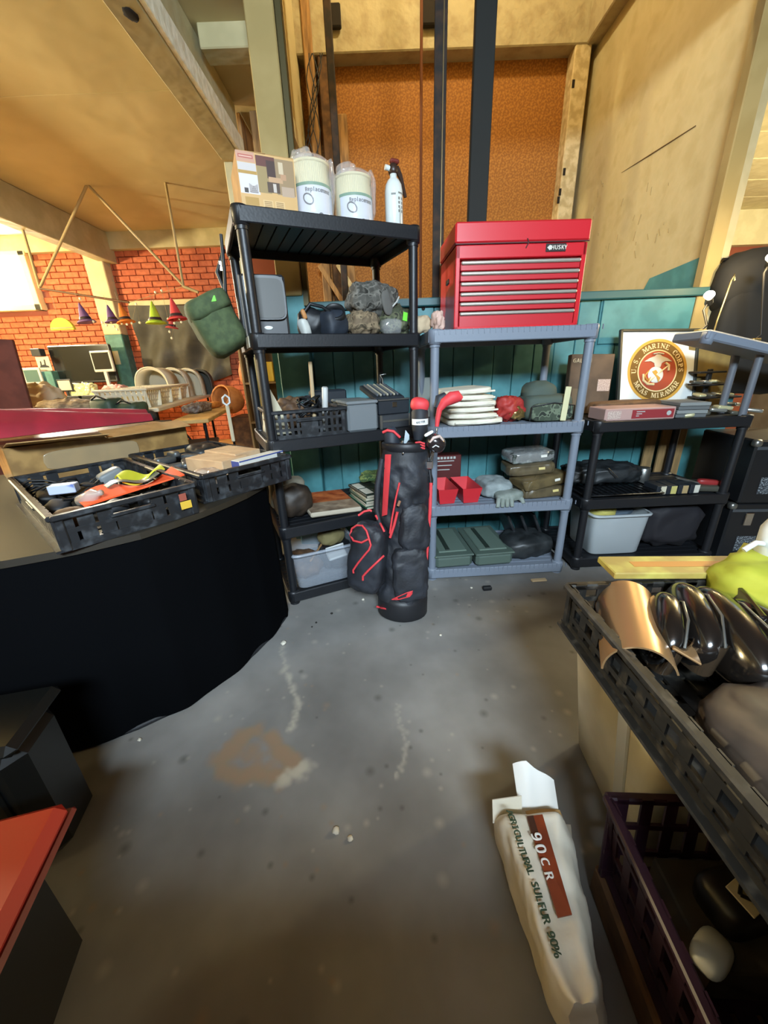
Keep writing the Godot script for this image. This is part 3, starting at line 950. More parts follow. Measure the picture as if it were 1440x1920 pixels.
func rack_left_top() -> void:
	# appliance carton with a printed front
	var card := M("brown cardboard", "b58f58", 0.85, 0, {"to": "c39d66", "freq": 0.03})
	var im := Image.create(240, 200, false, Image.FORMAT_RGBA8)
	im.fill(hexc("c09a62"))
	im.fill_rect(Rect2i(0, 0, 74, 34), hexc("b78a72"))
	im.fill_rect(Rect2i(8, 10, 60, 12), hexc("a5584c"))
	im.fill_rect(Rect2i(12, 14, 52, 4), hexc("c7a08e"))
	im.fill_rect(Rect2i(2, 36, 74, 26), hexc("b9b2ae"))
	im.fill_rect(Rect2i(2, 62, 74, 11), hexc("a3803a"))
	im.fill_rect(Rect2i(2, 73, 80, 66), hexc("c6c1c4"))
	im.fill_rect(Rect2i(18, 120, 16, 16), hexc("3a322a"))
	for k in 16:
		var rr := 17 - k
		im.fill_rect(Rect2i(40 + k, 104 + k / 2, rr * 2, rr * 2 - 4), [hexc("5b5352"), hexc("b8b2b0"), hexc("7b7270"), hexc("d5d0cd")][k % 4])
	im.fill_rect(Rect2i(78, 6, 78, 62), hexc("5a2f24"))
	im.fill_rect(Rect2i(78, 40, 54, 90), hexc("8f7a4e"))
	im.fill_rect(Rect2i(120, 18, 40, 60), hexc("3b241c"))
	im.fill_rect(Rect2i(156, 8, 80, 122), hexc("8d7554"))
	im.fill_rect(Rect2i(170, 18, 20, 40), hexc("bba98c"))
	im.fill_rect(Rect2i(124, 72, 60, 18), hexc("b08c68"))
	im.fill_rect(Rect2i(176, 58, 24, 20), hexc("a98261"))
	im.fill_rect(Rect2i(116, 90, 52, 36), hexc("4a382a"))
	im.fill_rect(Rect2i(140, 94, 14, 30), hexc("b5aaa0"))
	im.fill_rect(Rect2i(176, 100, 54, 34), hexc("a7907a"))
	im.fill_rect(Rect2i(16, 150, 56, 28), hexc("a5803c"))
	for r in [[90, 154, 42, 30], [140, 154, 42, 30]]:
		im.fill_rect(Rect2i(r[0], r[1], r[2], r[3]), hexc("c9a874"))
		for k in 4: im.fill_rect(Rect2i(r[0] + 5, r[1] + 4 + k * 6, r[2] - 10, 3), hexc("8e6f43"))
	var t := thing("appliance_carton", "brown carton with a printed appliance picture on the tall black rack", "box", on(lr, -0.275, 1.985, 0.07), LRY)
	part(t, "carton", MB.new().rbox(V(0, 0.105, 0), V(0.245, 0.21, 0.26), 0.003), card)
	var q := MB.new()
	q.quad_uv(V(-0.122, 0.209, 0.1312), V(0.122, 0.209, 0.1312), V(0.122, 0.001, 0.1312), V(-0.122, 0.001, 0.1312))
	part(t, "printed_front", q, picture_mat("carton print", im, 0.55))
	part(t, "flap", MB.new().rbox(V(-0.06, 0.2115, -0.0), V(0.122, 0.003, 0.258), 0.001, rot(0, 0, 2)), card)
	part(t, "flap", MB.new().rbox(V(0.062, 0.2115, 0.0), V(0.12, 0.003, 0.258), 0.001), card)

	# two pleated filter cartridges in clear bags
	var pleat := M("pleated filter paper", "cfc49a", 0.8)
	var paper := M("white label paper", "c9ccd6", 0.6)
	var green := M("green print", "3f7a55", 0.6)
	var ink := M("dark print", "35363c", 0.6)
	var greyink := M("grey print", "8f929c", 0.6)
	var film := M("clear plastic film", "ffffff", 0.12, 0, {"alpha": 0.16})
	for k in 2:
		var f := thing("filter_cartridge", ["pleated filter cartridge in a clear bag next to the brown carton", "pleated filter cartridge in a clear bag next to the fire extinguisher"][k], "filter", on(lr, -0.035 if k == 0 else 0.185, 1.987, 0.04), LRY + 4, "bagged filter cartridges")
		var H := 0.25 if k == 0 else 0.225
		var mb := MB.new()
		var ring := [[], []]
		for a in 120:
			var rr := 0.092 if a % 2 else 0.085
			for e in 2: ring[e].append(V(cos(TAU * a / 120) * rr, 0.0 if e == 0 else H, sin(TAU * a / 120) * rr))
		mb.loft(ring)
		part(f, "pleats", mb, pleat)
		part(f, "end_cap", MB.new().lathe([Vector2(0.03, H - 0.002), Vector2(0.095, H - 0.002), Vector2(0.095, H + 0.008), Vector2(0.035, H + 0.008)], 32), pleat)
		var lab := MB.new()
		lab.sheet(24, 1, func(u: float, v: float) -> Vector3:
			var a := PI / 2 + lerpf(1.25, -1.25, u)
			return V(cos(a) * 0.0945, lerpf(H * 0.62, 0.004, v), sin(a) * 0.0945))
		var l := part(f, "label", lab, paper)
		var band := MB.new()
		band.sheet(24, 1, func(u: float, v: float) -> Vector3:
			var a := PI / 2 + lerpf(1.3, -1.3, u)
			return V(cos(a) * 0.0952, H * 0.62 + 0.012 - v * 0.012, sin(a) * 0.0952))
		part(l, "green_band", band, green)
		var tx := MB.new()
		var word := "Replacement"
		for i in word.length():
			var a := PI / 2 + 0.62 - i * 0.125
			tx.text(word[i], 0.022, XF(rot(0, rad_to_deg(PI / 2 - a), 0), V(cos(a) * 0.0955, H * 0.62 - 0.018, sin(a) * 0.0955)), 0.001)
		for row in 5:
			for i in 4:
				var a := PI / 2 - 0.15 - i * 0.13
				tx.box(V(cos(a) * 0.0953, H * 0.42 - row * 0.014, sin(a) * 0.0953), V(0.011, 0.003, 0.001), rot(0, rad_to_deg(PI / 2 - a), 0))
		part(l, "print", tx, ink)
		var oring := []
		for i in 25:
			var a := PI / 2 + 0.55 + cos(TAU * i / 24) * 0.24
			oring.append(V(cos(a) * 0.096, H * 0.40 + sin(TAU * i / 24) * 0.02 - cos(TAU * i / 24) * -0.006, sin(a) * 0.096))
		part(l, "ring_picture", MB.new().tube(oring, 0.003, 6), ink)
		var disc := []
		for i in 3:
			var a := PI / 2 - 0.05
			disc.append(V(cos(a) * (0.0945 + i * 0.0008), H * 0.14, sin(a) * (0.0945 + i * 0.0008)))
		part(l, "disc_picture", MB.new().cyl(disc[0], disc[2], 0.014, 0.014, 16), ink)
		var bag := MB.new()
		bag.lathe([Vector2(0.0, 0.001), Vector2(0.098, 0.002), Vector2(0.102, 0.06), Vector2(0.1, H * 0.6), Vector2(0.102, H + 0.012), Vector2(0.08, H + 0.03), Vector2(0.05, H + 0.036)], 26)
		bag.sup(V(-0.05, H + 0.03, 0.02), V(0.05, 0.025, 0.05), rot(0, 0, 20), 0.7, lumps(0.02, 5 + k), 0.03, 18, 10)
		bag.sup(V(0.085, H * 0.7, 0.0), V(0.03, 0.12, 0.05), rot(0, 0, -6), 0.7, lumps(0.02, 8 + k), 0.03, 18, 10)
		part(f, "clear_bag", bag, film)

	# white fire extinguisher
	var ex := thing("fire_extinguisher", "small white fire extinguisher with dark valve on the tall black rack", "extinguisher", on(lr, 0.395, 1.987, 0.08), LRY)
	part(ex, "cylinder", MB.new().lathe([Vector2(0, 0), Vector2(0.043, 0), Vector2(0.047, 0.006), Vector2(0.047, 0.195), Vector2(0.042, 0.222), Vector2(0.03, 0.242), Vector2(0.018, 0.252), Vector2(0.018, 0.27), Vector2(0, 0.27)], 28), M("white enamel", "d5dbd8", 0.3, 0, {"coat": 0.4}))
	part(ex, "valve", MB.new().lathe([Vector2(0, 0.268), Vector2(0.022, 0.268), Vector2(0.026, 0.28), Vector2(0.024, 0.3), Vector2(0.014, 0.312), Vector2(0, 0.312)], 16), M("dark brown plastic", "35251d", 0.4))
	var lev := part(ex, "lever", MB.new().prism([Vector2(-0.012, 0.305), Vector2(0.03, 0.305), Vector2(0.05, 0.27), Vector2(0.075, 0.18), Vector2(0.062, 0.178), Vector2(0.035, 0.255), Vector2(0.012, 0.285)], 0.012, XF(Basis(), V(0, 0, -0.006))), M("dark brown plastic"))
	part(lev, "red_cap", MB.new().rbox(V(0.008, 0.322, 0), V(0.05, 0.02, 0.026), 0.006), M("faded red cap", "6d2a22", 0.5))
	part(ex, "nozzle", MB.new().cyl(V(-0.02, 0.29, 0.0), V(-0.045, 0.292, 0.0), 0.012, 0.012, 12), M("white enamel"))
	var inst := MB.new()
	for i in 4:
		for j in 2:
			inst.box(V(0.008 + j * 0.018, 0.155 - i * 0.018, 0.0462 - j * 0.007), V(0.011, 0.011, 0.001), rot(0, 14 + j * 26, 0))
	inst.box(V(0.018, 0.178, 0.0445), V(0.034, 0.006, 0.001), rot(0, 22, 0))
	inst.box(V(-0.022, 0.172, 0.0425), V(0.024, 0.007, 0.001), rot(0, -28, 0))
	part(ex, "instruction_print", inst, M("faded grey print", "7d7f7a", 0.6))
	var w1 := MB.new().rbox(V(0.014, 0.07, 0.0445), V(0.012, 0.09, 0.0006), 0.0002, rot(0, 18, 0))
	part(ex, "warning_print", w1, M("pale print", "a9afab", 0.5))

	# second tier: heater, protective gear and camouflage bundles
	var h := thing("space_heater", "charcoal cabinet heater with a rounded grey front screen", "heater", on(lr, -0.335, 1.487, 0.05), LRY - 6)
	part(h, "housing", MB.new().rbox(V(0, 0.14, -0.02), V(0.21, 0.28, 0.19), 0.012), M("charcoal plastic", "2a2c2f", 0.45))
	part(h, "side_panel", MB.new().rbox(V(-0.107, 0.14, -0.02), V(0.008, 0.27, 0.18), 0.003), M("taupe plastic", "6a635a", 0.5))
	var scr := []
	for i in 28:
		var a := TAU * i / 28
		scr.append(Vector2(signf(cos(a)) * pow(absf(cos(a)), 0.35) * 0.086, signf(sin(a)) * pow(absf(sin(a)), 0.35) * 0.088))
	part(h, "bezel", MB.new().prism(scr, 0.012, XF(rot(-4, 0, 0).scaled(V(1.1, 1.1, 1)), V(0.004, 0.175, 0.078))), M("dark bezel", "18191b", 0.4))
	part(h, "front_screen", MB.new().prism(scr, 0.01, XF(rot(-4, 0, 0), V(0.004, 0.172, 0.084))), M("smoked grey screen", "383834", 0.5))
	part(h, "name_plate", MB.new().ell(V(0, 0.045, 0.077), V(0.022, 0.009, 0.002)), M("white enamel"))

	var g := thing("protective_gear", "tangled black knee pads with white straps on the tall black rack", "gear", on(lr, -0.045, 1.487, 0.02), LRY)
	var blk := M("black rubber", "16181b", 0.5)
	var navy := M("navy nylon", "1d232c", 0.6, 0, {"to": "2a323d", "freq": 0.05})
	part(g, "pad", MB.new().sup(V(0.06, 0.07, 0.05), V(0.075, 0.07, 0.07), rot(0, 20, 8), 0.6, lumps(0.012, 4), 0.02, 26, 14), navy)
	part(g, "pad", MB.new().sup(V(-0.05, 0.075, 0.0), V(0.07, 0.075, 0.06), rot(0, -20, -14), 0.7, lumps(0.012, 6), 0.025, 26, 14), blk)
	part(g, "cuff", MB.new().lathe([Vector2(0.05, 0), Vector2(0.058, 0.02), Vector2(0.056, 0.045), Vector2(0.046, 0.05), Vector2(0.042, 0.02)], 20, XF(rot(50, 0, 15), V(0.07, 0.1, 0.06))), blk)
	part(g, "strap", MB.new().tube([V(-0.1, 0.12, 0.05), V(-0.06, 0.165, 0.05), V(0.0, 0.15, 0.07), V(0.03, 0.12, 0.11)], 0.009, 8), blk)
	part(g, "white_panel", MB.new().sup(V(-0.105, 0.05, 0.06), V(0.025, 0.045, 0.03), rot(0, 20, 18), 0.6, lumps(0.02, 3), 0.01, 18, 10), M("off white vinyl", "c3c6c0", 0.5))
	part(g, "orange_trim", MB.new().sup(V(-0.1, 0.115, 0.055), V(0.012, 0.025, 0.012), rot(0, 0, 20), 0.6), M("tan trim", "b37b45", 0.6))

	var c1 := camo("grey camouflage cloth", "4d4b45", "75726a", "26251f")
	var c2 := camo("brown camouflage cloth", "6b5c48", "8d7b60", "3d3526")
	var c3 := camo("green camouflage cloth", "3d4230", "5f6248", "23241b")
	soft("camouflage_roll", "brown camouflage roll at the bottom of the bundle pile", "camouflage roll", on(lr, 0.175, 1.487, 0.1), LRY + 20, V(0.085, 0.065, 0.09), c2, {"e": 0.75, "amp": 0.05, "freq": 0.016, "seed": 5})
	var cr := soft("camouflage_roll", "green camouflage roll with a bright green price tag", "camouflage roll", on(lr, 0.375, 1.487, 0.07), LRY - 10, V(0.095, 0.085, 0.1), c3, {"e": 0.75, "amp": 0.05, "freq": 0.016, "seed": 8})
	part(cr, "price_tag", MB.new().rbox(V(0.045, 0.1, 0.104), V(0.028, 0.045, 0.002), 0.0008, rot(-8, 8, -12)), M("fluorescent green tag", "6fd23a", 0.6))
	part(cr, "clear_wrap", MB.new().sup(V(-0.03, 0.05, 0.06), V(0.06, 0.045, 0.06), Basis(), 0.6, lumps(0.02, 4), 0.02), film)
	var ct := soft("camouflage_jacket", "grey camouflage jacket heaped on top of two rolled bundles", "jacket", on(lr, 0.26, 1.596, 0.05), LRY + 8, V(0.15, 0.085, 0.1), c1, {"e": 0.7, "amp": 0.06, "freq": 0.009, "seed": 2, "nu": 60, "nv": 34})
	part(ct, "lapel", MB.new().sup(V(0.03, 0.06, 0.105), V(0.03, 0.06, 0.012), rot(0, 0, 14), 0.7, lumps(0.02, 2), 0.01), M("grey lining", "5d5b56", 0.8))
	part(ct, "cord", MB.new().tube([V(0.06, 0.04, 0.11), V(0.1, 0.07, 0.1), V(0.135, 0.1, 0.07)], 0.005, 8), M("off white vinyl"))

	# olive kit bag and black straps hung on the left end of the rack
	var ol := M("olive canvas", "3c4a2f", 0.85, 0, {"to": "4b5a39", "freq": 0.04, "bump": 0.2, "scale": Vector3.ONE * 2})
	var kb := thing("canvas_bag", "olive canvas bag hung on the end of the tall black rack", "bag", on(lr, -0.575, 1.44, 0.0), LRY)
	part(kb, "body", MB.new().sup(V(0, 0.1, 0), V(0.105, 0.125, 0.17), rot(0, 0, 24), 0.45, lumps(0.008, 2), 0.025, 40, 20), ol)
	part(kb, "flap", MB.new().sup(V(-0.03, 0.185, 0.01), V(0.108, 0.05, 0.176), rot(0, 0, 24), 0.45, lumps(0.008, 7), 0.015, 36, 16), ol)
	part(kb, "price_tag", MB.new().rbox(V(-0.01, 0.205, 0.181), V(0.03, 0.024, 0.002), 0.0008, rot(-6, -6, 8)), M("fluorescent green tag"))
	part(kb, "strap", MB.new().tube([V(0.06, 0.24, 0.05), V(0.075, 0.36, 0.03), V(0.085, 0.5, 0.02)], 0.008, 8), blk)
	var hs := thing("webbing_straps", "black webbing straps hanging from the top shelf of the tall rack", "straps", on(lr, -0.478, 1.6, -0.2), LRY)
	for k in 5:
		part(hs, "strap", MB.new().tube([V(-0.0, 0.31, 0.04 * k - 0.06), V(-0.02 - 0.008 * k, 0.2, 0.05 * k - 0.06), V(-0.01, 0.06, 0.045 * k - 0.08), V(0.0, -0.02, 0.04 * k - 0.05)], 0.009, 6), blk)
	part(hs, "buckle", MB.new().rbox(V(-0.03, 0.23, 0.12), V(0.02, 0.05, 0.03), 0.004), M("chrome", "c9ccd0", 0.2, 1.0))
	solo("shelf_tag", "white paper tag on the end of the tall black rack", "tag", MB.new().rbox(V(0, 0, 0), V(0.004, 0.05, 0.12), 0.001), M("warm white paper", "cfc8b2", 0.7), on(lr, -0.4575, 1.462, 0.16), LRY)

func rack_left_low() -> void:
	var blk := M("black rubber")
	var dirty := M("dusty black plastic", "1b1d20", 0.45, 0, {"to": "3c4044", "freq": 0.03, "lo": 0.5, "hi": 0.85, "scale": Vector3.ONE * 2})
	# crate of odds and ends
	crate("crate", "dusty black crate of odds and ends beside the grey cash box", "crate", on(lr, -0.215, 0.987, 0.07), LRY, 0.4, 0.36, 0.15, dirty, {"pitch": 0.03, "gap": 0.016, "rows": 3})
	var paper := M("cream paper", "c5bda2", 0.75)
	solo("paper_cone", "cream paper cone standing in the dusty crate", "paper", MB.new().prism([Vector2(-0.045, 0), Vector2(0.05, 0), Vector2(0.03, 0.1), Vector2(-0.03, 0.25), Vector2(-0.045, 0.2)], 0.025, XF(rot(-8, 18, 0), V(0, 0, 0))), paper, on(lr, -0.35, 1.0, 0.12), LRY)
	solo("paper_sheet", "crumpled white paper behind the paper cone", "paper", MB.new().sup(V(0, 0.09, 0), V(0.035, 0.09, 0.02), rot(0, 20, -14), 0.5, lumps(0.012, 3), 0.04), M("warm white paper"), on(lr, -0.385, 1.0, 0.02), LRY)
	solo("wooden_dowel", "pale wooden dowel leaning in the dusty crate", "dowel", MB.new().cyl(V(0, 0, 0), V(0.012, 0.37, -0.02), 0.011, 0.011, 12), M("pale dowel wood", "b19a76", 0.7), on(lr, -0.145, 1.0, 0.08), LRY)
	solo("plastic_tube", "short white plastic tube standing in the dusty crate", "tube", MB.new().lathe([Vector2(0.013, 0), Vector2(0.017, 0), Vector2(0.017, 0.235), Vector2(0.013, 0.24), Vector2(0.013, 0)], 14, XF(rot(4, 0, -4), V(0, 0, 0))), M("white plastic", "c9ccca", 0.4), on(lr, -0.105, 1.0, 0.14), LRY)
	soft("work_gloves", "brown leather work gloves heaped in the dusty crate", "gloves", on(lr, -0.26, 1.0, 0.05), LRY, V(0.08, 0.09, 0.08), M("brown leather", "4a3524", 0.7, 0, {"to": "664a30", "freq": 0.05}), {"amp": 0.07, "e": 0.8, "freq": 0.015})
	var cb := thing("cable_tangle", "tangle of black cables in the dusty crate", "cables", on(lr, -0.17, 1.0, 0.06), LRY)
	for k in 7:
		var pts := []
		for i in 14:
			pts.append(V(0.07 * cos(i * 0.9 + k) , 0.06 + 0.07 * absf(sin(i * 0.6 + k * 1.7)) + 0.01 * k, 0.07 * sin(i * 0.8 + k * 0.6)))
		part(cb, "cable", MB.new().tube(pts, 0.006, 6), blk)
	# cash box, hinged cases
	var gm := M("grey enamel steel", "72787b", 0.45, 0.1)
	var cbx := thing("cash_box", "plain grey steel card file box on the tall black rack", "box", on(lr, 0.1, 0.987, 0.08), LRY)
	part(cbx, "body", MB.new().rbox(V(0, 0.076, 0), V(0.185, 0.152, 0.3), 0.012), gm)
	part(cbx, "lid", MB.new().rbox(V(0, 0.16, 0), V(0.19, 0.018, 0.305), 0.006), M("grey enamel lid", "7d8386", 0.4, 0.1))
	part(cbx, "hinge", MB.new().cyl(V(-0.05, 0.164, -0.154), V(0.05, 0.164, -0.154), 0.005, 0.005, 8), M("chrome"))
	var lowc := thing("tool_case", "flat black case with silver edges under the slotted case", "case", on(lr, 0.305, 0.987, 0.08), LRY)
	var al := M("scuffed aluminium", "9a9c98", 0.35, 0.9)
	part(lowc, "body", MB.new().rbox(V(0, 0.04, 0), V(0.2, 0.078, 0.3), 0.006), M("dark grey case", "33363a", 0.5))
	for s in [-1, 1]:
		part(lowc, "corner", MB.new().rbox(V(s * 0.094, 0.04, 0.146), V(0.018, 0.082, 0.018), 0.004), al)
	part(lowc, "edge_strip", MB.new().rbox(V(0, 0.045, 0.151), V(0.19, 0.012, 0.004), 0.001), al)
	var hc := thing("slotted_case", "black case with an open top of coin slots and a front latch", "case", on(lr, 0.305, 1.067, 0.07), LRY)
	part(hc, "body", MB.new().rbox(V(0, 0.04, 0), V(0.2, 0.08, 0.29), 0.006), M("blue black case", "23282e", 0.45))
	part(hc, "lid", MB.new().rbox(V(-0.005, 0.112, -0.03), V(0.19, 0.03, 0.27), 0.006, rot(14, 0, 0)), M("blue black case"))
	part(hc, "rim", MB.new().rbox(V(0, 0.083, 0.14), V(0.2, 0.01, 0.02), 0.003), al)
	for k in 7:
		part(hc, "slot", MB.new().rbox(V(-0.075 + k * 0.022, 0.133, -0.03), V(0.012, 0.014, 0.22), 0.004, rot(14, 0, 0)), M("coin slot plastic %d" % (k % 2), ["5a5f66", "a8a290"][k % 2], 0.4))
	part(hc, "latch", MB.new().rbox(V(0, 0.055, 0.147), V(0.03, 0.03, 0.006), 0.002), M("chrome"))
	part(hc, "crank", MB.new().tube([V(0.06, 0.13, -0.14), V(0.055, 0.19, -0.14), V(0.04, 0.215, -0.14), V(0.08, 0.22, -0.14)], 0.004, 6), al)
	solo("lidded_box", "black lidded box behind the grey cash box", "box", MB.new().rbox(V(0, 0.11, 0), V(0.22, 0.22, 0.12), 0.01), M("blue black case"), on(lr, 0.02, 0.987, -0.18), LRY)
	solo("grey_board", "pale grey board standing behind the grey shelf post", "board", MB.new().rbox(V(0, 0.13, 0), V(0.13, 0.26, 0.012), 0.003, rot(-6, 0, 0)), M("pale grey card", "8e9590", 0.7), V(0.295, 0.995, -2.66), 2)

	# fourth tier: pouch, puzzle picture, book stack
	soft("leather_pouch", "round dark leather pouch at the end of the fourth shelf", "pouch", on(lr, -0.33, 0.497, 0.08), LRY, V(0.115, 0.1, 0.09), M("black brown leather", "2a221b", 0.55, 0, {"to": "3d3126", "freq": 0.04}), {"e": 0.8, "amp": 0.02})
	solo("folded_card", "folded grey card behind the dark leather pouch", "card", MB.new().sup(V(0, 0.1, 0), V(0.11, 0.1, 0.06), rot(0, 0, -6), 0.4, lumps(0.01, 4), 0.02), M("grey beige card", "8d8674", 0.8), on(lr, -0.33, 0.497, -0.11), LRY)
	var pz := thing("picture_puzzle", "picture puzzle board in orange and brown with a white edge", "puzzle", on(lr, -0.1, 0.505, 0.02), LRY)
	part(pz, "board", MB.new().rbox(V(0, 0.02, 0), V(0.32, 0.03, 0.42), 0.008, rot(0, 0, -3)), M("white board edge", "b3a894", 0.6))
	var im := lumps(0.03, 12).get_image(96, 128)
	im.convert(Image.FORMAT_RGBA8)
	for y in 128:
		for x in 96:
			var v := im.get_pixel(x, y).r
			im.set_pixel(x, y, hexc("7d3318").lerp(hexc("c97a45"), v) if y < 74 else hexc("6a5646").lerp(hexc("b9a68c"), v))
	var q := MB.new()
	q.quad_uv(V(-0.155, 0.045, -0.2), V(0.155, 0.029, -0.2), V(0.155, 0.029, 0.2), V(-0.155, 0.045, 0.2))
	part(pz, "picture", q, picture_mat("puzzle print", im, 0.4))
	var spines := ["2c5a44", "b7b5a6", "324a3c", "a9a890", "27332d"]
	for k in 5:
		var bk := thing("picture_book", ["lowest green picture book in the stack beside the golf bag", "pale picture book lying second in the stack beside the golf bag", "dark green picture book in the middle of the stack", "pale picture book lying fourth in the stack beside the golf bag", "topmost dark picture book with black and white covers"][k], "book", on(lr, 0.2 + 0.004 * (k % 2), 0.498 + k * 0.019, 0.06), LRY + [2, -1, 1, 0, 3][k], "picture books in the stack")
		part(bk, "cover", MB.new().rbox(V(0, 0.009, 0), V(0.22, 0.018, 0.3), 0.002), M("book cover %d" % k, spines[k], 0.45))
		part(bk, "pages", MB.new().box(V(0.003, 0.009, 0.003), V(0.22, 0.012, 0.298)), M("book pages", "c3bda8", 0.8))
		if k == 4:
			for j in 6:
				part(bk, "cover_picture", MB.new().rbox(V(-0.07 + (j % 3) * 0.07, 0.0185, -0.07 + (j / 3) * 0.13), V(0.055, 0.002, 0.11), 0.0008), M("cover print %d" % (j % 3), ["c9c8bb", "22261f", "6a6f58"][j % 3], 0.4))
	soft("green_cloth", "crumpled green cloth behind the stack of picture books", "cloth", on(lr, 0.27, 0.6, -0.06), LRY, V(0.11, 0.03, 0.06), camo("green print cloth", "3e5a34", "7a8a4c", "2b3c26"), {"amp": 0.05, "e": 0.7})

	# clear bin on the bottom tier
	var binm := M("clear storage plastic", "cfd9e6", 0.2, 0, {"alpha": 0.3})
	clear_bin("storage_bin", "clear plastic bin holding a khaki cap under the tall rack", on(lr, -0.205, 0.08, 0.1), LRY, 0.42, 0.36, 0.24, binm)
	soft("khaki_cap", "khaki cap lying on top of the clear bin contents", "cap", on(lr, -0.12, 0.27, 0.1), LRY + 20, V(0.085, 0.05, 0.075), M("khaki cotton", "6d6440", 0.85), {"e": 0.85, "amp": 0.02})
	solo("wooden_rule", "thin wooden stick slanting across the clear bin", "stick", MB.new().rbox(V(0, 0, 0), V(0.16, 0.006, 0.014), 0.002, rot(0, 25, 38)), M("aged timber"), on(lr, -0.235, 0.25, 0.14), LRY)
	solo("white_tray", "small white tray beside the khaki cap in the clear bin", "tray", MB.new().rbox(V(0, 0.05, 0), V(0.12, 0.018, 0.08), 0.006, rot(18, 0, 8)).rbox(V(0, 0.075, -0.03), V(0.12, 0.05, 0.01), 0.004, rot(18, 0, 8)), M("white plastic"), on(lr, -0.12, 0.19, 0.2), LRY)
	soft("black_shoes", "black shoes packed in the clear bin under the tall rack", "shoes", on(lr, -0.07, 0.1, 0.06), LRY, V(0.12, 0.085, 0.13), blk, {"e": 0.6, "amp": 0.05})
	soft("brown_shoes", "brown leather shoes packed in the clear bin", "shoes", on(lr, -0.3, 0.1, 0.08), LRY, V(0.09, 0.06, 0.13), M("brown leather"), {"e": 0.6, "amp": 0.05})

func clear_bin(called: String, label: String, at: Vector3, yaw: float, w: float, d: float, h: float, m: Material) -> Node3D:
	var t := thing(called, label, "bin", at, yaw)
	var ring := func(k: float, y: float, r: float) -> Array:
		var a := []
		for i in 32:
			var g := TAU * i / 32
			a.append(V(signf(cos(g)) * pow(absf(cos(g)), 0.25) * w / 2 * k, y, signf(sin(g)) * pow(absf(sin(g)), 0.25) * d / 2 * k))
		return a
	part(t, "tub", MB.new().loft([ring.call(0.82, 0.0, 0), ring.call(0.86, 0.01, 0), ring.call(0.97, h, 0)], false).loft([ring.call(0.84, 0.004, 0), ring.call(0.0, 0.004, 0)], false), m)
	part(t, "rim", MB.new().loft([ring.call(0.96, h - 0.008, 0), ring.call(1.02, h - 0.014, 0), ring.call(1.03, h, 0), ring.call(0.97, h + 0.006, 0), ring.call(0.95, h, 0)], false), m)
	return t

func tool_chest() -> void:
	var red := M("red enamel", "c4202a", 0.35, 0, {"coat": 0.35})
	var redd := M("red drawer enamel", "b71f29", 0.4, 0, {"coat": 0.25})
	var alu := M("brushed drawer trim", "b3ada2", 0.4, 0.55)
	var t := thing("tool_chest", "red steel tool chest with six drawers on the grey rack", "tool chest", on(gr, 0.037, 1.491, -0.02), GR_YAW)
	var W := 0.685
	var H := 0.40
	var D := 0.40
	# carcass with a drawer opening
	var mb := MB.new()
	mb.rbox(V(-W / 2 + 0.012, H / 2, 0), V(0.024, H, D), 0.004)
	mb.rbox(V(W / 2 - 0.012, H / 2, 0), V(0.024, H, D), 0.004)
	mb.rbox(V(0, 0.014, 0), V(W, 0.028, D), 0.004)
	mb.rbox(V(0, H - 0.03, 0), V(W, 0.06, D), 0.004)
	mb.box(V(0, H / 2, -D / 2 + 0.01), V(W - 0.03, H - 0.04, 0.012))
	mb.box(V(0, H / 2, D / 2 - 0.06), V(W - 0.03, H - 0.06, 0.004))
	part(t, "body", mb, red)
	var lid := part(t, "lid", MB.new().rbox(V(0, H + 0.052, 0), V(W + 0.012, 0.092, D + 0.012), 0.008), red)
	part(lid, "seam_strip", MB.new().box(V(0, H + 0.004, D / 2 + 0.003), V(W + 0.006, 0.005, 0.004)), M("dark red gap", "4a0d10", 0.6))
	part(lid, "lid_dent", MB.new().tube([V(0.02, H + 0.02, D / 2 + 0.0065), V(0.03, H + 0.004, D / 2 + 0.0065), V(0.018, H - 0.02, D / 2 + 0.003)], 0.003, 6), M("dark red gap"))
	var bad := part(t, "badge", MB.new().rbox(V(0.175, H - 0.022, D / 2 + 0.002), V(0.105, 0.036, 0.004), 0.001), M("black badge", "241a16", 0.5))
	part(bad, "badge_lettering", MB.new().text("HUSKY", 0.027, XF(rot(0, 0, 0), V(0.19, H - 0.022, D / 2 + 0.0046)), 0.001), M("badge silver", "cfcac0", 0.4))
	part(bad, "badge_mark", MB.new().prism([Vector2(-0.014, 0), Vector2(0, 0.012), Vector2(0.012, 0.003), Vector2(0.004, 0.0), Vector2(0.012, -0.003), Vector2(0, -0.012)], 0.001, XF(Basis(), V(0.142, H - 0.022, D / 2 + 0.0045))), M("badge silver"))
	var y := H - 0.068
	var hs := [0.048, 0.047, 0.047, 0.046, 0.046, 0.092]
	for k in 6:
		var hh: float = hs[k]
		var dr := part(t, "drawer", MB.new().rbox(V(0, y - hh / 2, D / 2 - 0.016), V(W - 0.056, hh - 0.006, 0.03), 0.003), redd)
		part(dr, "drawer_pull", MB.new().rbox(V(0, y - 0.011, D / 2 + 0.004), V(W - 0.058, 0.016, 0.014), 0.005), alu, "brushed metal full-width pull")
		y -= hh
	part(t, "side_handle", MB.new().rbox(V(-W / 2 - 0.004, 0.27, 0.02), V(0.008, 0.026, 0.06), 0.004), M("dark bezel"))
	part(t, "side_handle", MB.new().rbox(V(W / 2 + 0.004, 0.27, 0.02), V(0.008, 0.026, 0.06), 0.004), M("dark bezel"))

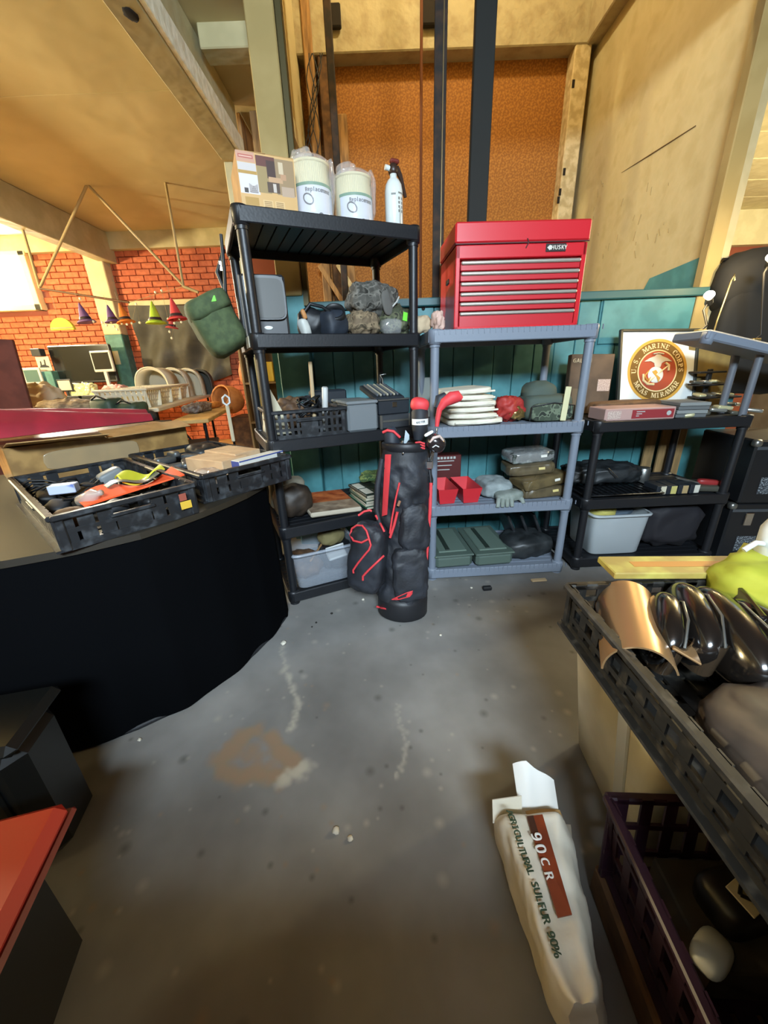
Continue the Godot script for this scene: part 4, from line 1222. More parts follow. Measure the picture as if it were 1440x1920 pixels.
func text_arc(mb: MB, s: String, c: Vector3, b: Basis, r: float, mid: float, step: float, size: float, inward := false) -> void:
	for i in s.length():
		var a := mid + (s.length() - 1) * step / 2 - i * step if not inward else mid - (s.length() - 1) * step / 2 + i * step
		if s[i] == " ": continue
		var p := V(cos(a) * r, sin(a) * r, 0)
		mb.text(s[i], size, XF(b * Basis(Vector3.BACK, a - PI / 2 if not inward else a + PI / 2), c + b * p), 0.0008, true)

func ring_band(mb: MB, r0: float, r1: float, z: float, seg := 64) -> void:
	mb.flat()
	for i in seg:
		var a := TAU * i / seg
		var b := TAU * (i + 1) / seg
		mb.quad(V(cos(a) * r0, sin(a) * r0, z), V(cos(a) * r1, sin(a) * r1, z), V(cos(b) * r1, sin(b) * r1, z), V(cos(b) * r0, sin(b) * r0, z))

func rack_grey() -> void:
	# small cream things at the corner of the top tier
	soft("cream_glove", "cream cotton glove lying at the corner beside the red chest", "glove", V(0.245, 1.5, -2.33), 30, V(0.055, 0.045, 0.05), M("cream cotton", "b7a487", 0.85), {"e": 0.7, "amp": 0.03})
	soft("tissue_wad", "pale pink tissue wad leaning on the red tool chest", "tissue", V(0.335, 1.5, -2.27), 10, V(0.03, 0.05, 0.04), M("pale pink tissue", "c9a99b", 0.8), {"e": 0.7, "amp": 0.04, "freq": 0.02})

	# folded canvas on the second tier
	var cv := M("white canvas", "cdc7b6", 0.85, 0, {"to": "ddd8c8", "freq": 0.03})
	for k in 6:
		var mb := MB.new().sup(V(0, 0.017, 0), V(0.165 - 0.012 * (k % 3), 0.018, 0.16), rot(0, 0, [1, -1, 2, 0, -2, 3][k]), 0.35, lumps(0.008, 20 + k), 0.012, 44, 12)
		mb.tube([V(-0.14, 0.016, 0.163), V(0.0, 0.012, 0.165), V(0.14, 0.018, 0.16)], 0.006, 8)
		solo("folded_canvas", ["lowest folded white canvas in the stack on the grey rack", "folded white canvas lying second in the stack", "folded white canvas lying third in the stack", "folded white canvas lying fourth in the stack", "folded white canvas second from the top of the stack", "topmost rumpled white canvas of the folded stack"][k], "canvas", mb, cv, on(gr, -0.17 - 0.012 * k, 0.993 + k * 0.034, 0.08), GR_YAW + [4, -3, 2, -4, 3, 8][k], "folded white canvas in the stack")
	var rb := soft("mesh_bag", "red lumpy mesh bag with gold foil on the grey rack", "bag", on(gr, 0.06, 0.992, 0.1), 10, V(0.085, 0.075, 0.08), M("red mesh", "8e2320", 0.6, 0, {"to": "ad3730", "freq": 0.06}), {"e": 0.9, "amp": 0.06, "freq": 0.014})
	part(rb, "foil", MB.new().sup(V(0.03, 0.05, 0.065), V(0.045, 0.035, 0.02), Basis(), 0.8, lumps(0.03, 3), 0.03), M("gold foil", "c9a86a", 0.25, 0.9))
	# camouflage shoulder bag
	var cm := camo("woodland camouflage", "3a4436", "65705c", "20261f")
	var bg := thing("shoulder_bag", "woodland camouflage bag with a cream strap on the grey rack", "bag", on(gr, 0.285, 0.992, 0.08), GR_YAW)
	part(bg, "body", MB.new().sup(V(0, 0.075, 0), V(0.145, 0.075, 0.12), Basis(), 0.4, lumps(0.01, 4), 0.01, 40, 18), M("grey green nylon", "46524a", 0.8))
	part(bg, "top_dome", MB.new().sup(V(-0.03, 0.15, -0.02), V(0.1, 0.075, 0.09), Basis(), 0.75, lumps(0.012, 4), 0.015), M("grey green nylon"))
	part(bg, "front_pocket", MB.new().sup(V(0.0, 0.055, 0.12), V(0.125, 0.052, 0.02), Basis(), 0.45, null, 0.0), cm)
	part(bg, "strap", MB.new().rbox(V(0.065, 0.1, 0.146), V(0.034, 0.19, 0.006), 0.002, rot(-4, 0, -5)), M("cream webbing", "c9c49b", 0.8))
	part(bg, "piping", MB.new().tube([V(-0.13, 0.01, 0.13), V(-0.125, 0.09, 0.135), V(0, 0.108, 0.142), V(0.125, 0.09, 0.135), V(0.13, 0.01, 0.13)], 0.004, 6), M("black rubber"))

	# third tier: red bins, boxed set, gloves, packs
	var redp := M("red bin plastic", "c32b33", 0.4)
	for k in 2:
		var t := thing("red_bin", ["open red plastic bin beside the golf bag on the grey rack", "open red plastic bin next to the grey gloves"][k], "bin", on(gr, -0.335 + k * 0.15, 0.513, 0.11), GR_YAW + 4, "open red bins")
		var o := [V(-0.062, 0.1, 0.14), V(0.062, 0.1, 0.14), V(0.062, 0.1, -0.14), V(-0.062, 0.1, -0.14)]
		var i := [V(-0.046, 0.0, 0.115), V(0.046, 0.0, 0.115), V(0.046, 0.0, -0.115), V(-0.046, 0.0, -0.115)]
		var mb := MB.new()
		for e in 4:
			var n := (e + 1) % 4
			mb.quad(i[e], o[e], o[n], i[n])
			var s := V(0.95, 1, 0.97)
			mb.quad(i[e] * s + V(0, 0.003, 0), i[n] * s + V(0, 0.003, 0), o[n] * s, o[e] * s)
			mb.quad(o[e], o[e] * s, o[n] * s, o[n])
		part(t, "walls", mb, redp)
		part(t, "floor_panel", MB.new().box(V(0, 0.002, 0), V(0.09, 0.004, 0.228)), redp)
	var bx := thing("lettered_box", "dark red lettered box behind the red bins", "box", on(gr, -0.3, 0.513, -0.13), GR_YAW)
	part(bx, "body", MB.new().rbox(V(0, 0.12, 0), V(0.26, 0.24, 0.1), 0.004), M("dark red box", "4d1614", 0.5))
	var lt := MB.new()
	for k in 3: lt.box(V(0.0, 0.2 - k * 0.03, 0.0515), V(0.16 - k * 0.03, 0.006, 0.001))
	for k in 7: lt.box(V(-0.05 + k * 0.022, 0.222, 0.0515), V(0.015, 0.016, 0.001))
	part(bx, "lettering", lt, M("pale print"))
	var gl := M("grey green knit", "6f7871", 0.9, 0, {"to": "87908a", "freq": 0.06})
	soft("knit_gloves", "stack of pale grey gloves between red bins and packs", "gloves", on(gr, 0.01, 0.513, 0.08), 8, V(0.095, 0.055, 0.12), M("pale glove cloth", "7d8788", 0.85, 0, {"to": "949e9e", "freq": 0.05}), {"e": 0.5, "amp": 0.03})
	var gv := thing("work_glove", "grey green work glove draped over the shelf edge", "glove", on(gr, 0.03, 0.513, 0.215), 2)
	part(gv, "palm", MB.new().sup(V(0.03, 0.035, 0.01), V(0.085, 0.032, 0.055), rot(0, 0, 5), 0.6, lumps(0.012, 3), 0.015), gl)
	for k in 4:
		part(gv, "finger", MB.new().tube([V(-0.04 + k * 0.026, 0.03, 0.04), V(-0.055 + k * 0.028, 0.016, 0.075), V(-0.06 + k * 0.03, -0.012, 0.088)], [0.016, 0.014, 0.011], 10), gl)
	part(gv, "thumb", MB.new().tube([V(0.08, 0.03, 0.03), V(0.1, 0.02, 0.055), V(0.105, 0.0, 0.075)], [0.017, 0.015, 0.011], 10), gl)
	var pk := [M("brown ration plastic", "4a4130", 0.35, 0, {"to": "5d523c", "freq": 0.04}), M("olive ration plastic", "554a33", 0.35, 0, {"to": "67593c", "freq": 0.04}), M("dark clear pack", "3a3f3b", 0.15, 0, {"to": "8b938f", "freq": 0.05, "lo": 0.5, "hi": 0.8})]
	var film := M("clear plastic film")
	for k in 4:
		var p := thing("ration_pack", ["lowest brown packet in the pile at the end of the grey shelf", "brown packet with a yellow sticker lying second in the pile", "black and silver packet lying third in the pile", "topmost silvery packet of the pile on the grey shelf"][k], "packet", on(gr, [0.3, 0.295, 0.24, 0.25][k], 0.513 + k * 0.068, [0.1, 0.1, 0.04, 0.0][k]), GR_YAW + [6, 14, -6, 3][k], "packets in the pile")
		part(p, "packet", MB.new().sup(V(0, 0.034, 0), V([0.15, 0.16, 0.15, 0.145][k], 0.037, 0.11), rot(0, 0, [0, 6, 5, 2][k]), 0.28, lumps(0.022, 30 + k), 0.02, 60, 20), pk[[0, 1, 0, 2][k]])
		if k == 3: part(p, "clear_wrap", MB.new().sup(V(0, 0.037, 0), V([0.153, 0.163, 0.155, 0.15][k], 0.039, 0.114), rot(0, 0, [0, 6, 5, 2][k]), 0.4, lumps(0.02, 40 + k), 0.012, 40, 14), film)
		part(p, "sticker", MB.new().rbox(V(0.06, 0.045, 0.112), V(0.04, 0.016, 0.003), 0.001, rot(-10, 0, 4)), M("yellow sticker %d" % (k % 2), ["c9b878", "d8d6cc"][k % 2], 0.5))

	# bottom tier: lidded green tubs and folded black trays
	var gt := M("grey green tub", "4e5d55", 0.4)
	for k in 2:
		var t := thing("tub_lid", ["grey green tub leaning into its neighbour on the bottom grey shelf", "grey green tub with a clear groove on the bottom grey shelf"][k], "tub", on(gr, -0.29 + k * 0.27, 0.073, 0.05), GR_YAW + 3, "grey green tubs")
		part(t, "tub", MB.new().rbox(V(0, 0.045, 0), V(0.25, 0.09, 0.44), 0.02), gt)
		part(t, "rim", MB.new().rbox(V(0, 0.092, 0), V(0.265, 0.014, 0.455), 0.006), gt)
		part(t, "lid_panel", MB.new().rbox(V(0, 0.103, 0), V(0.19, 0.012, 0.36), 0.005), M("grey green tub light", "5f7066", 0.35))
		part(t, "lid_groove", MB.new().rbox(V(-0.03, 0.11, 0), V(0.03, 0.008, 0.33), 0.003), M("dark green tub", "28322c", 0.4))
	soft("black_bag", "limp black vinyl bag on the bottom grey shelf", "bag", on(gr, 0.25, 0.073, 0.1), 10, V(0.17, 0.075, 0.13), M("black vinyl", "1d2022", 0.45, 0, {"to": "2d3133", "freq": 0.03}), {"e": 0.6, "amp": 0.04, "freq": 0.008})
	for k in 3:
		solo("folded_tray", ["black folded tray leaning against the wall beside the black bag", "black folded tray leaning between two others", "black folded tray leaning on the post of the grey rack"][k], "tray", MB.new().rbox(V(0, 0.14, 0), V(0.02, 0.27, 0.3), 0.005, rot(0, 0, 24)).rbox(V(0.01, 0.14, 0), V(0.008, 0.24, 0.26), 0.003, rot(0, 0, 24)), M("dusty black plastic"), on(gr, 0.19 + k * 0.09, 0.078, -0.08), GR_YAW, "folded trays")

func rack_black() -> void:
	# framed emblem leaning on the wall
	var B := rot(-14, 1, -1.5)
	var t := thing("framed_emblem", "framed round emblem of eagle, globe and anchor on white", "picture", on(br, 0.14, 0.982, -0.11), 1)
	t.basis = Basis(Vector3.UP, deg_to_rad(1.0)) * B
	var S := 0.5
	part(t, "mat_board", MB.new().rbox(V(0, S / 2 + 0.01, 0), V(S + 0.01, S + 0.01, 0.008), 0.001), M("white mat board", "d3d8d6", 0.5))
	var fm := M("black picture frame", "2a2f2c", 0.4)
	for s in [-1, 1]:
		part(t, "frame_bar", MB.new().rbox(V(s * (S / 2 + 0.012), S / 2 + 0.01, 0.004), V(0.018, S + 0.04, 0.024), 0.003), fm)
		part(t, "frame_bar", MB.new().rbox(V(0, S / 2 + 0.01 + s * (S / 2 + 0.012), 0.004), V(S + 0.04, 0.018, 0.024), 0.003), fm)
	var C := V(0.0, S / 2 + 0.015, 0.0)
	var gold := M("emblem gold", "c3963f", 0.5)
	var oliv := M("emblem olive", "6b4c14", 0.55)
	var cream := M("emblem cream", "e0c894", 0.5)
	var redb := M("emblem red", "a1452a", 0.55)
	var silver := M("emblem silver", "c6c0b4", 0.5)
	var mk := func(r0: float, r1: float, z: float) -> MB:
		var mb := MB.new()
		ring_band(mb, r0, r1, z)
		return mb
	var em := part(t, "emblem", mk.call(0.185, 0.205, 0.0046), gold)
	em.position = C
	part(em, "outer_ring", mk.call(0.135, 0.187, 0.0048), oliv)
	part(em, "inner_ring", mk.call(0.128, 0.136, 0.0052), cream)
	part(em, "red_field", mk.call(0.0, 0.129, 0.0048), redb)
	var l1 := MB.new()
	text_arc(l1, "U.S. MARINE CORPS", V(0, 0, 0.0052), Basis(), 0.161, PI / 2 + 0.02, 0.196, 0.042)
	text_arc(l1, "MCAS MIRAMAR", V(0, 0, 0.0052), Basis(), 0.161, -PI / 2, 0.185, 0.042, true)
	l1.cyl(V(-0.158, -0.05, 0.005), V(-0.158, -0.05, 0.006), 0.006, 0.006, 8)
	l1.cyl(V(0.158, -0.05, 0.005), V(0.158, -0.05, 0.006), 0.006, 0.006, 8)
	part(em, "lettering", l1, cream)
	part(em, "globe", MB.new().ell(V(-0.01, -0.025, 0.005), V(0.053, 0.053, 0.006), Basis(), 28, 12), M("globe white", "d2d5d0", 0.45))
	part(em, "continents", MB.new().prism([Vector2(-0.035, 0.02), Vector2(-0.01, 0.03), Vector2(0.005, 0.012), Vector2(-0.006, 0.0), Vector2(0.012, -0.012), Vector2(0.024, -0.022), Vector2(0.012, -0.05), Vector2(0.004, -0.03), Vector2(-0.005, -0.014), Vector2(-0.024, 0.005)], 0.002, XF(Basis(), V(-0.005, -0.025, 0.0105))), gold)
	part(em, "eagle", MB.new().prism([Vector2(-0.095, 0.0), Vector2(-0.06, 0.022), Vector2(-0.025, 0.034), Vector2(-0.012, 0.045), Vector2(0.012, 0.045), Vector2(0.025, 0.034), Vector2(0.06, 0.022), Vector2(0.095, 0.0), Vector2(0.05, 0.002), Vector2(0.026, -0.01), Vector2(0.018, -0.036), Vector2(-0.02, -0.036), Vector2(-0.026, -0.01), Vector2(-0.05, 0.002)], 0.003, XF(Basis(), V(0, 0.06, 0.005))), silver)
	part(em, "motto_ribbon", MB.new().tube([V(-0.035, 0.108, 0.007), V(0, 0.114, 0.007), V(0.035, 0.108, 0.007)], 0.005, 6), silver)
	var anc := MB.new()
	anc.tube([V(0.075, 0.035, 0.007), V(0.03, 0.0, 0.007), V(-0.06, -0.075, 0.007)], 0.005, 6)
	anc.tube([V(-0.098, -0.02, 0.007), V(-0.095, -0.06, 0.007), V(-0.065, -0.085, 0.007), V(-0.02, -0.088, 0.007)], 0.008, 6)
	anc.tube([V(0.05, 0.05, 0.007), V(0.075, 0.035, 0.007), V(0.075, 0.0, 0.007)], 0.008, 6)
	part(em, "anchor", anc, cream)
	part(em, "rope", MB.new().tube([V(-0.06, 0.0, 0.007), V(-0.085, -0.03, 0.007), V(-0.07, -0.06, 0.007), V(-0.045, -0.04, 0.007), V(-0.06, -0.07, 0.008)], 0.005, 6), gold)
	# brown boards behind and beside the emblem
	var card := M("brown cardboard")
	solo("cardboard_sheet", "brown cardboard sheet standing behind the framed emblem", "cardboard", MB.new().rbox(V(0, 0.24, 0), V(0.3, 0.48, 0.01), 0.002, rot(-8, 0, -2)), M("olive brown cardboard", "6f5f37", 0.85, 0, {"to": "83713f", "freq": 0.02}), on(br, 0.5, 0.982, -0.19), 1)
	var gb := thing("book_box", "large brown boxed book with pale lettering and a pink picture", "box", on(br, -0.315, 0.982, -0.13), 1)
	gb.basis = Basis(Vector3.UP, deg_to_rad(1.0)) * rot(-5, 0, -1.5)
	part(gb, "box", MB.new().rbox(V(0, 0.19, -0.03), V(0.29, 0.38, 0.05), 0.004), M("umber box board", "4f4032", 0.6, 0, {"to": "5e4c3b", "freq": 0.02}))
	var tx := MB.new().text("GALLEN", 0.034, XF(Basis(), V(-0.07, 0.34, -0.004)), 0.001)
	for k in 9: tx.box(V(-0.125 + k * 0.014, 0.305, -0.004), V(0.01, 0.009, 0.001))
	part(gb, "lettering", tx, M("pale lettering", "b8ab8e", 0.6))
	part(gb, "faint_picture", MB.new().rbox(V(-0.07, 0.1, -0.0045), V(0.09, 0.13, 0.001), 0.0004), M("umber print", "65553f", 0.6))
	part(gb, "corner_picture", MB.new().rbox(V(0.095, 0.185, -0.0045), V(0.085, 0.075, 0.001), 0.0004), M("pink grey print", "a58d84", 0.5, 0, {"to": "cbb8ac", "freq": 0.08, "scale": Vector3.ONE * 6}))
	# pink box and books on top
	var pb := thing("gift_box", "long pink and red boxed set lying on the low black rack", "box", on(br, -0.2, 0.982, 0.15), 1)
	part(pb, "box", MB.new().rbox(V(0, 0.035, 0), V(0.42, 0.07, 0.18), 0.004), M("dusty pink card", "b08f87", 0.6))
	part(pb, "red_panel", MB.new().rbox(V(0.075, 0.034, 0.0905), V(0.25, 0.05, 0.001), 0.0004), M("red panel print", "8c2f33", 0.5))
	part(pb, "picture_panel", MB.new().rbox(V(-0.155, 0.034, 0.0905), V(0.08, 0.046, 0.001), 0.0004), M("pink grey print"))
	var pt := MB.new()
	for k in 3: pt.box(V(0.0 - k * 0.008, 0.048 - k * 0.012, 0.0915), V(0.05 - k * 0.016, 0.005, 0.001))
	pt.cyl(V(0.17, 0.035, 0.091), V(0.17, 0.035, 0.0918), 0.014, 0.014, 14)
	part(pb, "print", pt, M("pale print"))
	soft("brown_case", "flat brown leatherette case behind the pink box", "case", on(br, -0.12, 0.982, -0.02), 4, V(0.24, 0.045, 0.07), M("brown leather"), {"e": 0.35, "amp": 0.01})
	# glossy packages by the lamp
	var gloss := [M("pale foil pack", "c8c49a", 0.3, 0.4), M("dark foil pack", "4d4c43", 0.35, 0.2), M("silver foil pack", "a9aaa2", 0.25, 0.7)]
	for k in 16:
		var x := 0.1 + (k % 6) * 0.075 + 0.02 * (k % 3)
		var z := 0.2 - (k / 6) * 0.14
		var lvl := 0.982 + 0.012 * ((k * 5) % 4)
		solo("foil_packet", ["pale foil packet lying by the clamp lamp on the low black rack", "dark foil packet lying by the clamp lamp on the low black rack", "silver foil packet lying by the clamp lamp on the low black rack"][k % 3], "packet", MB.new().sup(V(0, 0.012, 0), V(0.045, 0.011, 0.03), rot(rng.randf_range(-6, 6), 0, rng.randf_range(-8, 8)), 0.35, lumps(0.02, k), 0.006, 20, 8), gloss[k % 3], on(br, x, lvl, z), rng.randf_range(-40, 40), "%s foil packets by the lamp" % ["pale", "dark", "silver"][k % 3])
	var bk := thing("paper_ream", "grey stacked booklets beside the framed emblem", "booklets", on(br, 0.13, 0.982, 0.12), -6)
	for k in 4: part(bk, "booklet", MB.new().rbox(V(0.004 * k, 0.011 + k * 0.022, 0), V(0.17, 0.02, 0.22), 0.002), M("booklet grey %d" % (k % 2), ["5b5f60", "7d8180"][k % 2], 0.6))
	var tr := thing("display_stand", "tiered black display stand of shiny blister packs", "display stand", on(br, 0.45, 0.982, 0.0), 1)
	for k in 3:
		part(tr, "tray", MB.new().rbox(V(0.0, 0.09 + k * 0.075, -0.02 - k * 0.05), V(0.28 - k * 0.05, 0.012, 0.1), 0.003), M("black rubber"))
	part(tr, "upright", MB.new().rbox(V(0, 0.13, -0.1), V(0.03, 0.26, 0.02), 0.004), M("black rubber"))
	for k in 7:
		part(tr, "blister_pack", MB.new().sup(V(-0.1 + (k % 4) * 0.06, 0.105 + (k / 4) * 0.075, -0.02 - (k / 4) * 0.05), V(0.026, 0.01, 0.035), rot(10, k * 20, 0), 0.4, null, 0.0, 16, 8), gloss[k % 3])

	# middle tier
	var wr := thing("wire_tray", "black wire cooling tray piled on the middle shelf of the low black rack", "tray", on(br, -0.2, 0.5, 0.06), 1)
	var wm := M("black wire", "141517", 0.4, 0.5)
	for k in 26:
		part(wr, "wire", MB.new().cyl(V(-0.24 + k * 0.0192, 0.02, -0.18), V(-0.24 + k * 0.0192, 0.02 + 0.015 * (k % 2), 0.18), 0.003, 0.003, 5), wm)
	part(wr, "frame", MB.new().tube([V(-0.25, 0.02, -0.19), V(0.25, 0.02, -0.19), V(0.25, 0.02, 0.19), V(-0.25, 0.02, 0.19), V(-0.25, 0.02, -0.19)], 0.006, 6), wm)
	soft("black_strap_heap", "heap of black straps on the wire tray", "straps", on(br, -0.2, 0.53, -0.05), 1, V(0.24, 0.06, 0.14), M("black vinyl"), {"e": 0.5, "amp": 0.08, "freq": 0.012, "nu": 60, "nv": 24})
	solo("bright_strip", "bright metal strip lying on the heap of black straps", "strip", MB.new().rbox(V(0, 0, 0), V(0.1, 0.004, 0.016), 0.001, rot(0, 0, -42)), M("chrome"), on(br, -0.22, 0.63, 0.12), 1)
	for k in 4:
		var b2 := thing("small_box", ["small dark box with a cream end beside the wire tray", "small dark box with a yellow end", "small dark box with a tan end", "small dark box with a white end next to the red tools"][k], "box", on(br, 0.045 + k * 0.072, 0.5, 0.17), 1 + [3, -2, 0, 4][k], "small dark boxes in a row")
		part(b2, "box", MB.new().rbox(V(0, 0.03, 0), V(0.062, 0.06, 0.12), 0.003), M("blue black case"))
		part(b2, "end_label", MB.new().rbox(V(0.012, 0.03, 0.0605), V(0.036, 0.052, 0.001), 0.0004), M("box end %d" % k, ["c5bfa8", "b9b06a", "a58f66", "c9c7ba"][k], 0.5))
	var rt := thing("multi_tool", "red handled tool lying on grey packets on the low black rack", "tool", on(br, 0.37, 0.5, 0.13), -12)
	part(rt, "handle", MB.new().sup(V(0.05, 0.05, 0.03), V(0.08, 0.02, 0.025), rot(0, 0, -6), 0.6), M("red grip", "8e2a2a", 0.4))
	part(rt, "jaw", MB.new().rbox(V(-0.08, 0.06, 0.03), V(0.16, 0.014, 0.03), 0.004, rot(0, 0, -14)), M("scuffed aluminium"))
	part(rt, "packet", MB.new().sup(V(0, 0.02, 0), V(0.13, 0.022, 0.09), Basis(), 0.4, lumps(0.01, 5), 0.01), M("dark foil pack"))
	solo("steel_can", "small steel can beside the wire tray", "can", MB.new().lathe([Vector2(0, 0), Vector2(0.04, 0), Vector2(0.042, 0.004), Vector2(0.042, 0.1), Vector2(0.038, 0.106), Vector2(0, 0.106)], 20), M("scuffed aluminium"), on(br, 0.12, 0.5, -0.06), 0)
	for k in 3:
		solo("timber_slat", ["tan timber slat between the wire tray and its neighbour slat", "tan timber slat standing between two others", "tan timber slat next to the black flight case"][k], "slat", MB.new().rbox(V(0, 0.45, 0), V(0.075, 0.9, 0.02), 0.003), M("tan timber", "7d6540", 0.75, 0, {"to": "97794d", "freq": 0.03, "scale": Vector3(2, 0.3, 2)}), on(br, 0.31 + k * 0.11, 0.0, -0.305), 1 , "timber slats behind the low rack")

	# bottom tier
	var tb := clear_bin("storage_bin", "milky white bin with a yellow cloth under the low black rack", on(br, -0.17, 0.085, 0.07), 1, 0.4, 0.36, 0.29, M("milky storage plastic", "b4bcbf", 0.35, 0, {"alpha": 0.75}))
	soft("yellow_cloth", "pale yellow cloth hanging in the milky bin", "cloth", on(br, -0.24, 0.28, 0.06), 20, V(0.09, 0.06, 0.1), M("pale yellow cotton", "b5ab5a", 0.85), {"amp": 0.04, "e": 0.7})
	soft("blue_cloth", "grey blue cloth on top of the milky bin", "cloth", on(br, -0.08, 0.29, 0.0), 0, V(0.1, 0.035, 0.1), M("grey blue cotton", "4d5b68", 0.85), {"amp": 0.03, "e": 0.7})
	soft("black_duffel", "big black duffel on the bottom of the low black rack", "bag", on(br, 0.25, 0.085, 0.0), 2, V(0.2, 0.17, 0.2), M("black violet nylon", "17161c", 0.75), {"amp": 0.05, "e": 0.5})
	soft("red_cloth", "red cloth lying in front of the black duffel", "cloth", V(1.84, 0.005, -2.12), 10, V(0.13, 0.04, 0.05), M("red cotton", "a02a20", 0.8), {"amp": 0.03, "e": 0.6})

	# black cases beyond the rack
	var fl := M("black flight case", "15171a", 0.4)
	for k in 2:
		var fc := thing("flight_case", ["black flight case standing beyond the low black rack", "black flight case at the base of the pair beyond the low rack"][k], "case", V(2.62, 0.0 if k == 1 else 0.42, -2.45 - 0.03 * k), -4)
		part(fc, "body", MB.new().rbox(V(0, 0.205, 0), V(0.62, 0.41, 0.45), 0.01), fl)
		part(fc, "band", MB.new().rbox(V(0, 0.36, 0.226), V(0.6, 0.02, 0.006), 0.002), M("dull steel band", "5a6066", 0.45, 0.6))
		for s in [-1, 1]:
			part(fc, "latch", MB.new().rbox(V(s * 0.19, 0.3, 0.23), V(0.05, 0.09, 0.012), 0.003), M("chrome"))
			part(fc, "corner", MB.new().sup(V(s * 0.3, 0.39, 0.21), V(0.025, 0.025, 0.025), Basis(), 0.8), M("scuffed aluminium"))
		part(fc, "print", MB.new().rbox(V(-0.16, 0.12, 0.2265), V(0.12, 0.11, 0.001), 0.0004), M("mottled grey print", "2a2e33", 0.5, 0, {"to": "8e979c", "freq": 0.08, "lo": 0.45, "hi": 0.7, "scale": Vector3.ONE * 4}))

	# sloping grey shelf with the clamp lamp
	var gp := M("grey shelf plastic")
	var P0 := V(1.77, 1.43, -2.3)
	var sh := thing("sloping_shelf", "grey plastic shelf sloping down behind the clamp lamp", "shelf", P0)
	part(sh, "tier", MB.new().rbox(V(0.40, -0.095, 0.0), V(0.84, 0.05, 0.26), 0.008, rot(0, 0, -13)), gp)
	part(sh, "tier_corner", MB.new().lathe([Vector2(0, -0.05), Vector2(0.03, -0.05), Vector2(0.034, 0.005), Vector2(0, 0.008)], 14, XF(rot(0, 0, -13), V(0.02, 0.0, 0.1))), gp)
	part(sh, "post", MB.new().cyl(V(0.38, -0.45, -0.1), V(0.38, -0.1, -0.1), 0.02, 0.02, 12), M("grey shelf post", "5d626a", 0.5))
	part(sh, "post", MB.new().cyl(V(0.38, -0.45, 0.05), V(0.38, -0.1, 0.05), 0.02, 0.02, 12), M("grey shelf post"))
	clamp_lamp("work_lamp", "lit clamp lamp on the sloping grey shelf", oz(1330, 553, -2.28), 0.25, V(1.80, 1.45, -2.28))
	clamp_lamp("work_lamp", "second lit clamp lamp above the black garment", oz(1446, 482, -2.45), 0.3, V(2.28, 1.4, -2.45))
	# black garment with hook
	var gm := thing("black_garment", "black coat draped over a rail behind the lit clamp lamp", "coat", V(2.46, 1.12, -2.8), -6)
	part(gm, "shoulders", MB.new().sup(V(0.1, 0.62, 0), V(0.33, 0.2, 0.12), rot(0, 0, -6), 0.65, lumps(0.006, 4), 0.03, 40, 20), M("black wool", "1b1a17", 0.8))
	part(gm, "body", MB.new().sup(V(0.12, 0.3, 0.02), V(0.3, 0.36, 0.1), Basis(), 0.45, lumps(0.006, 8), 0.03, 40, 20), M("black wool"))
	part(gm, "rail", MB.new().cyl(V(-0.2, 0.78, 0), V(0.6, 0.74, 0), 0.012, 0.012, 8), M("black table steel"))
	part(gm, "stand", MB.new().cyl(V(0.55, -1.12, 0), V(0.55, 0.75, 0), 0.016, 0.016, 8), M("black table steel"))
	var hk := thing("metal_hook", "slim bright metal hook rising from the sloping grey shelf", "hook", P0 + V(0.14, -0.005, 0.0))
	part(hk, "rod", MB.new().tube([V(0.0, 0, 0.0), V(-0.015, 0.012, 0), V(-0.012, 0.08, 0), V(0.003, 0.2, 0), V(0.01, 0.27, 0), V(0.018, 0.3, 0), V(0.026, 0.27, 0)], 0.004, 8), M("brass hook", "b7a26a", 0.3, 0.8))

func clamp_lamp(called: String, label: String, at: Vector3, power: float, foot: Vector3) -> void:
	var t := thing(called, label, "lamp", at)
	part(t, "bulb", MB.new().ell(V(0, 0, 0), V(0.026, 0.021, 0.022), Basis(), 18, 10), M("glowing bulb", "fff4d8", 0.3, 0, {"emit": "fff0cf", "power": 30.0}))
	part(t, "socket", MB.new().cyl(V(0.02, -0.01, -0.02), V(0.055, -0.03, -0.06), 0.016, 0.02, 14), M("dark bezel"))
	part(t, "arm", MB.new().tube([V(0.045, -0.025, -0.05), V(0.02, -0.07, -0.04), foot - at + V(0.03, 0.03, 0), foot - at], 0.006, 8), M("dark bezel"))
	part(t, "clamp", MB.new().rbox(foot - at, V(0.05, 0.02, 0.04), 0.004), M("brass hook"))
	omni("bulb_light", at, Color(1.0, 0.86, 0.6), power, 0.025)

# ---------- golf bag and clubs ----------
const BAG0 := Vector3(0.085, 0.0, -1.82)
const BAG1 := Vector3(0.125, 0.95, -1.93)
var bag_xf: Transform3D
func bag_plane(x: float, y: float, off: float) -> Vector3:   # pixel to the bag's own frame, on the plane z = off
	var inv := bag_xf.affine_inverse()
	var o := inv * V(0, EYE, 0)
	var d := inv.basis * ray(x, y)
	return o + d * ((off - o.z) / d.z)
var bag_soft := []      # [centre, half size, basis, exponent] of each pocket
func bag_skin(x: float, y: float, lift := 0.013) -> Vector3:   # first point of the bag or its pockets under the pixel
	var inv := bag_xf.affine_inverse()
	var o := inv * V(0, EYE, 0)
	var d := (inv.basis * ray(x, y)).normalized()
	var t := (o.z - 0.32) / -d.z
	for i in 160:
		var p := o + d * (t + i * 0.003)
		var inside := Vector2(p.x / 0.136, p.z / 0.128).length() < 1.0
		for s in bag_soft:
			var q: Vector3 = (s[2] as Basis).inverse() * (p - s[0])
			var k: float = 2.0 / s[3]
			if pow(absf(q.x / s[1].x), k) + pow(absf(q.y / s[1].y), k) + pow(absf(q.z / s[1].z), k) < 1.0: inside = true
		if inside: return p - d * lift
	return bag_plane(x, y, 0.08)

func pocket(c: Vector3, h: Vector3, b: Basis, e: float) -> MB:
	bag_soft.append([c, h, b, e])
	return MB.new()

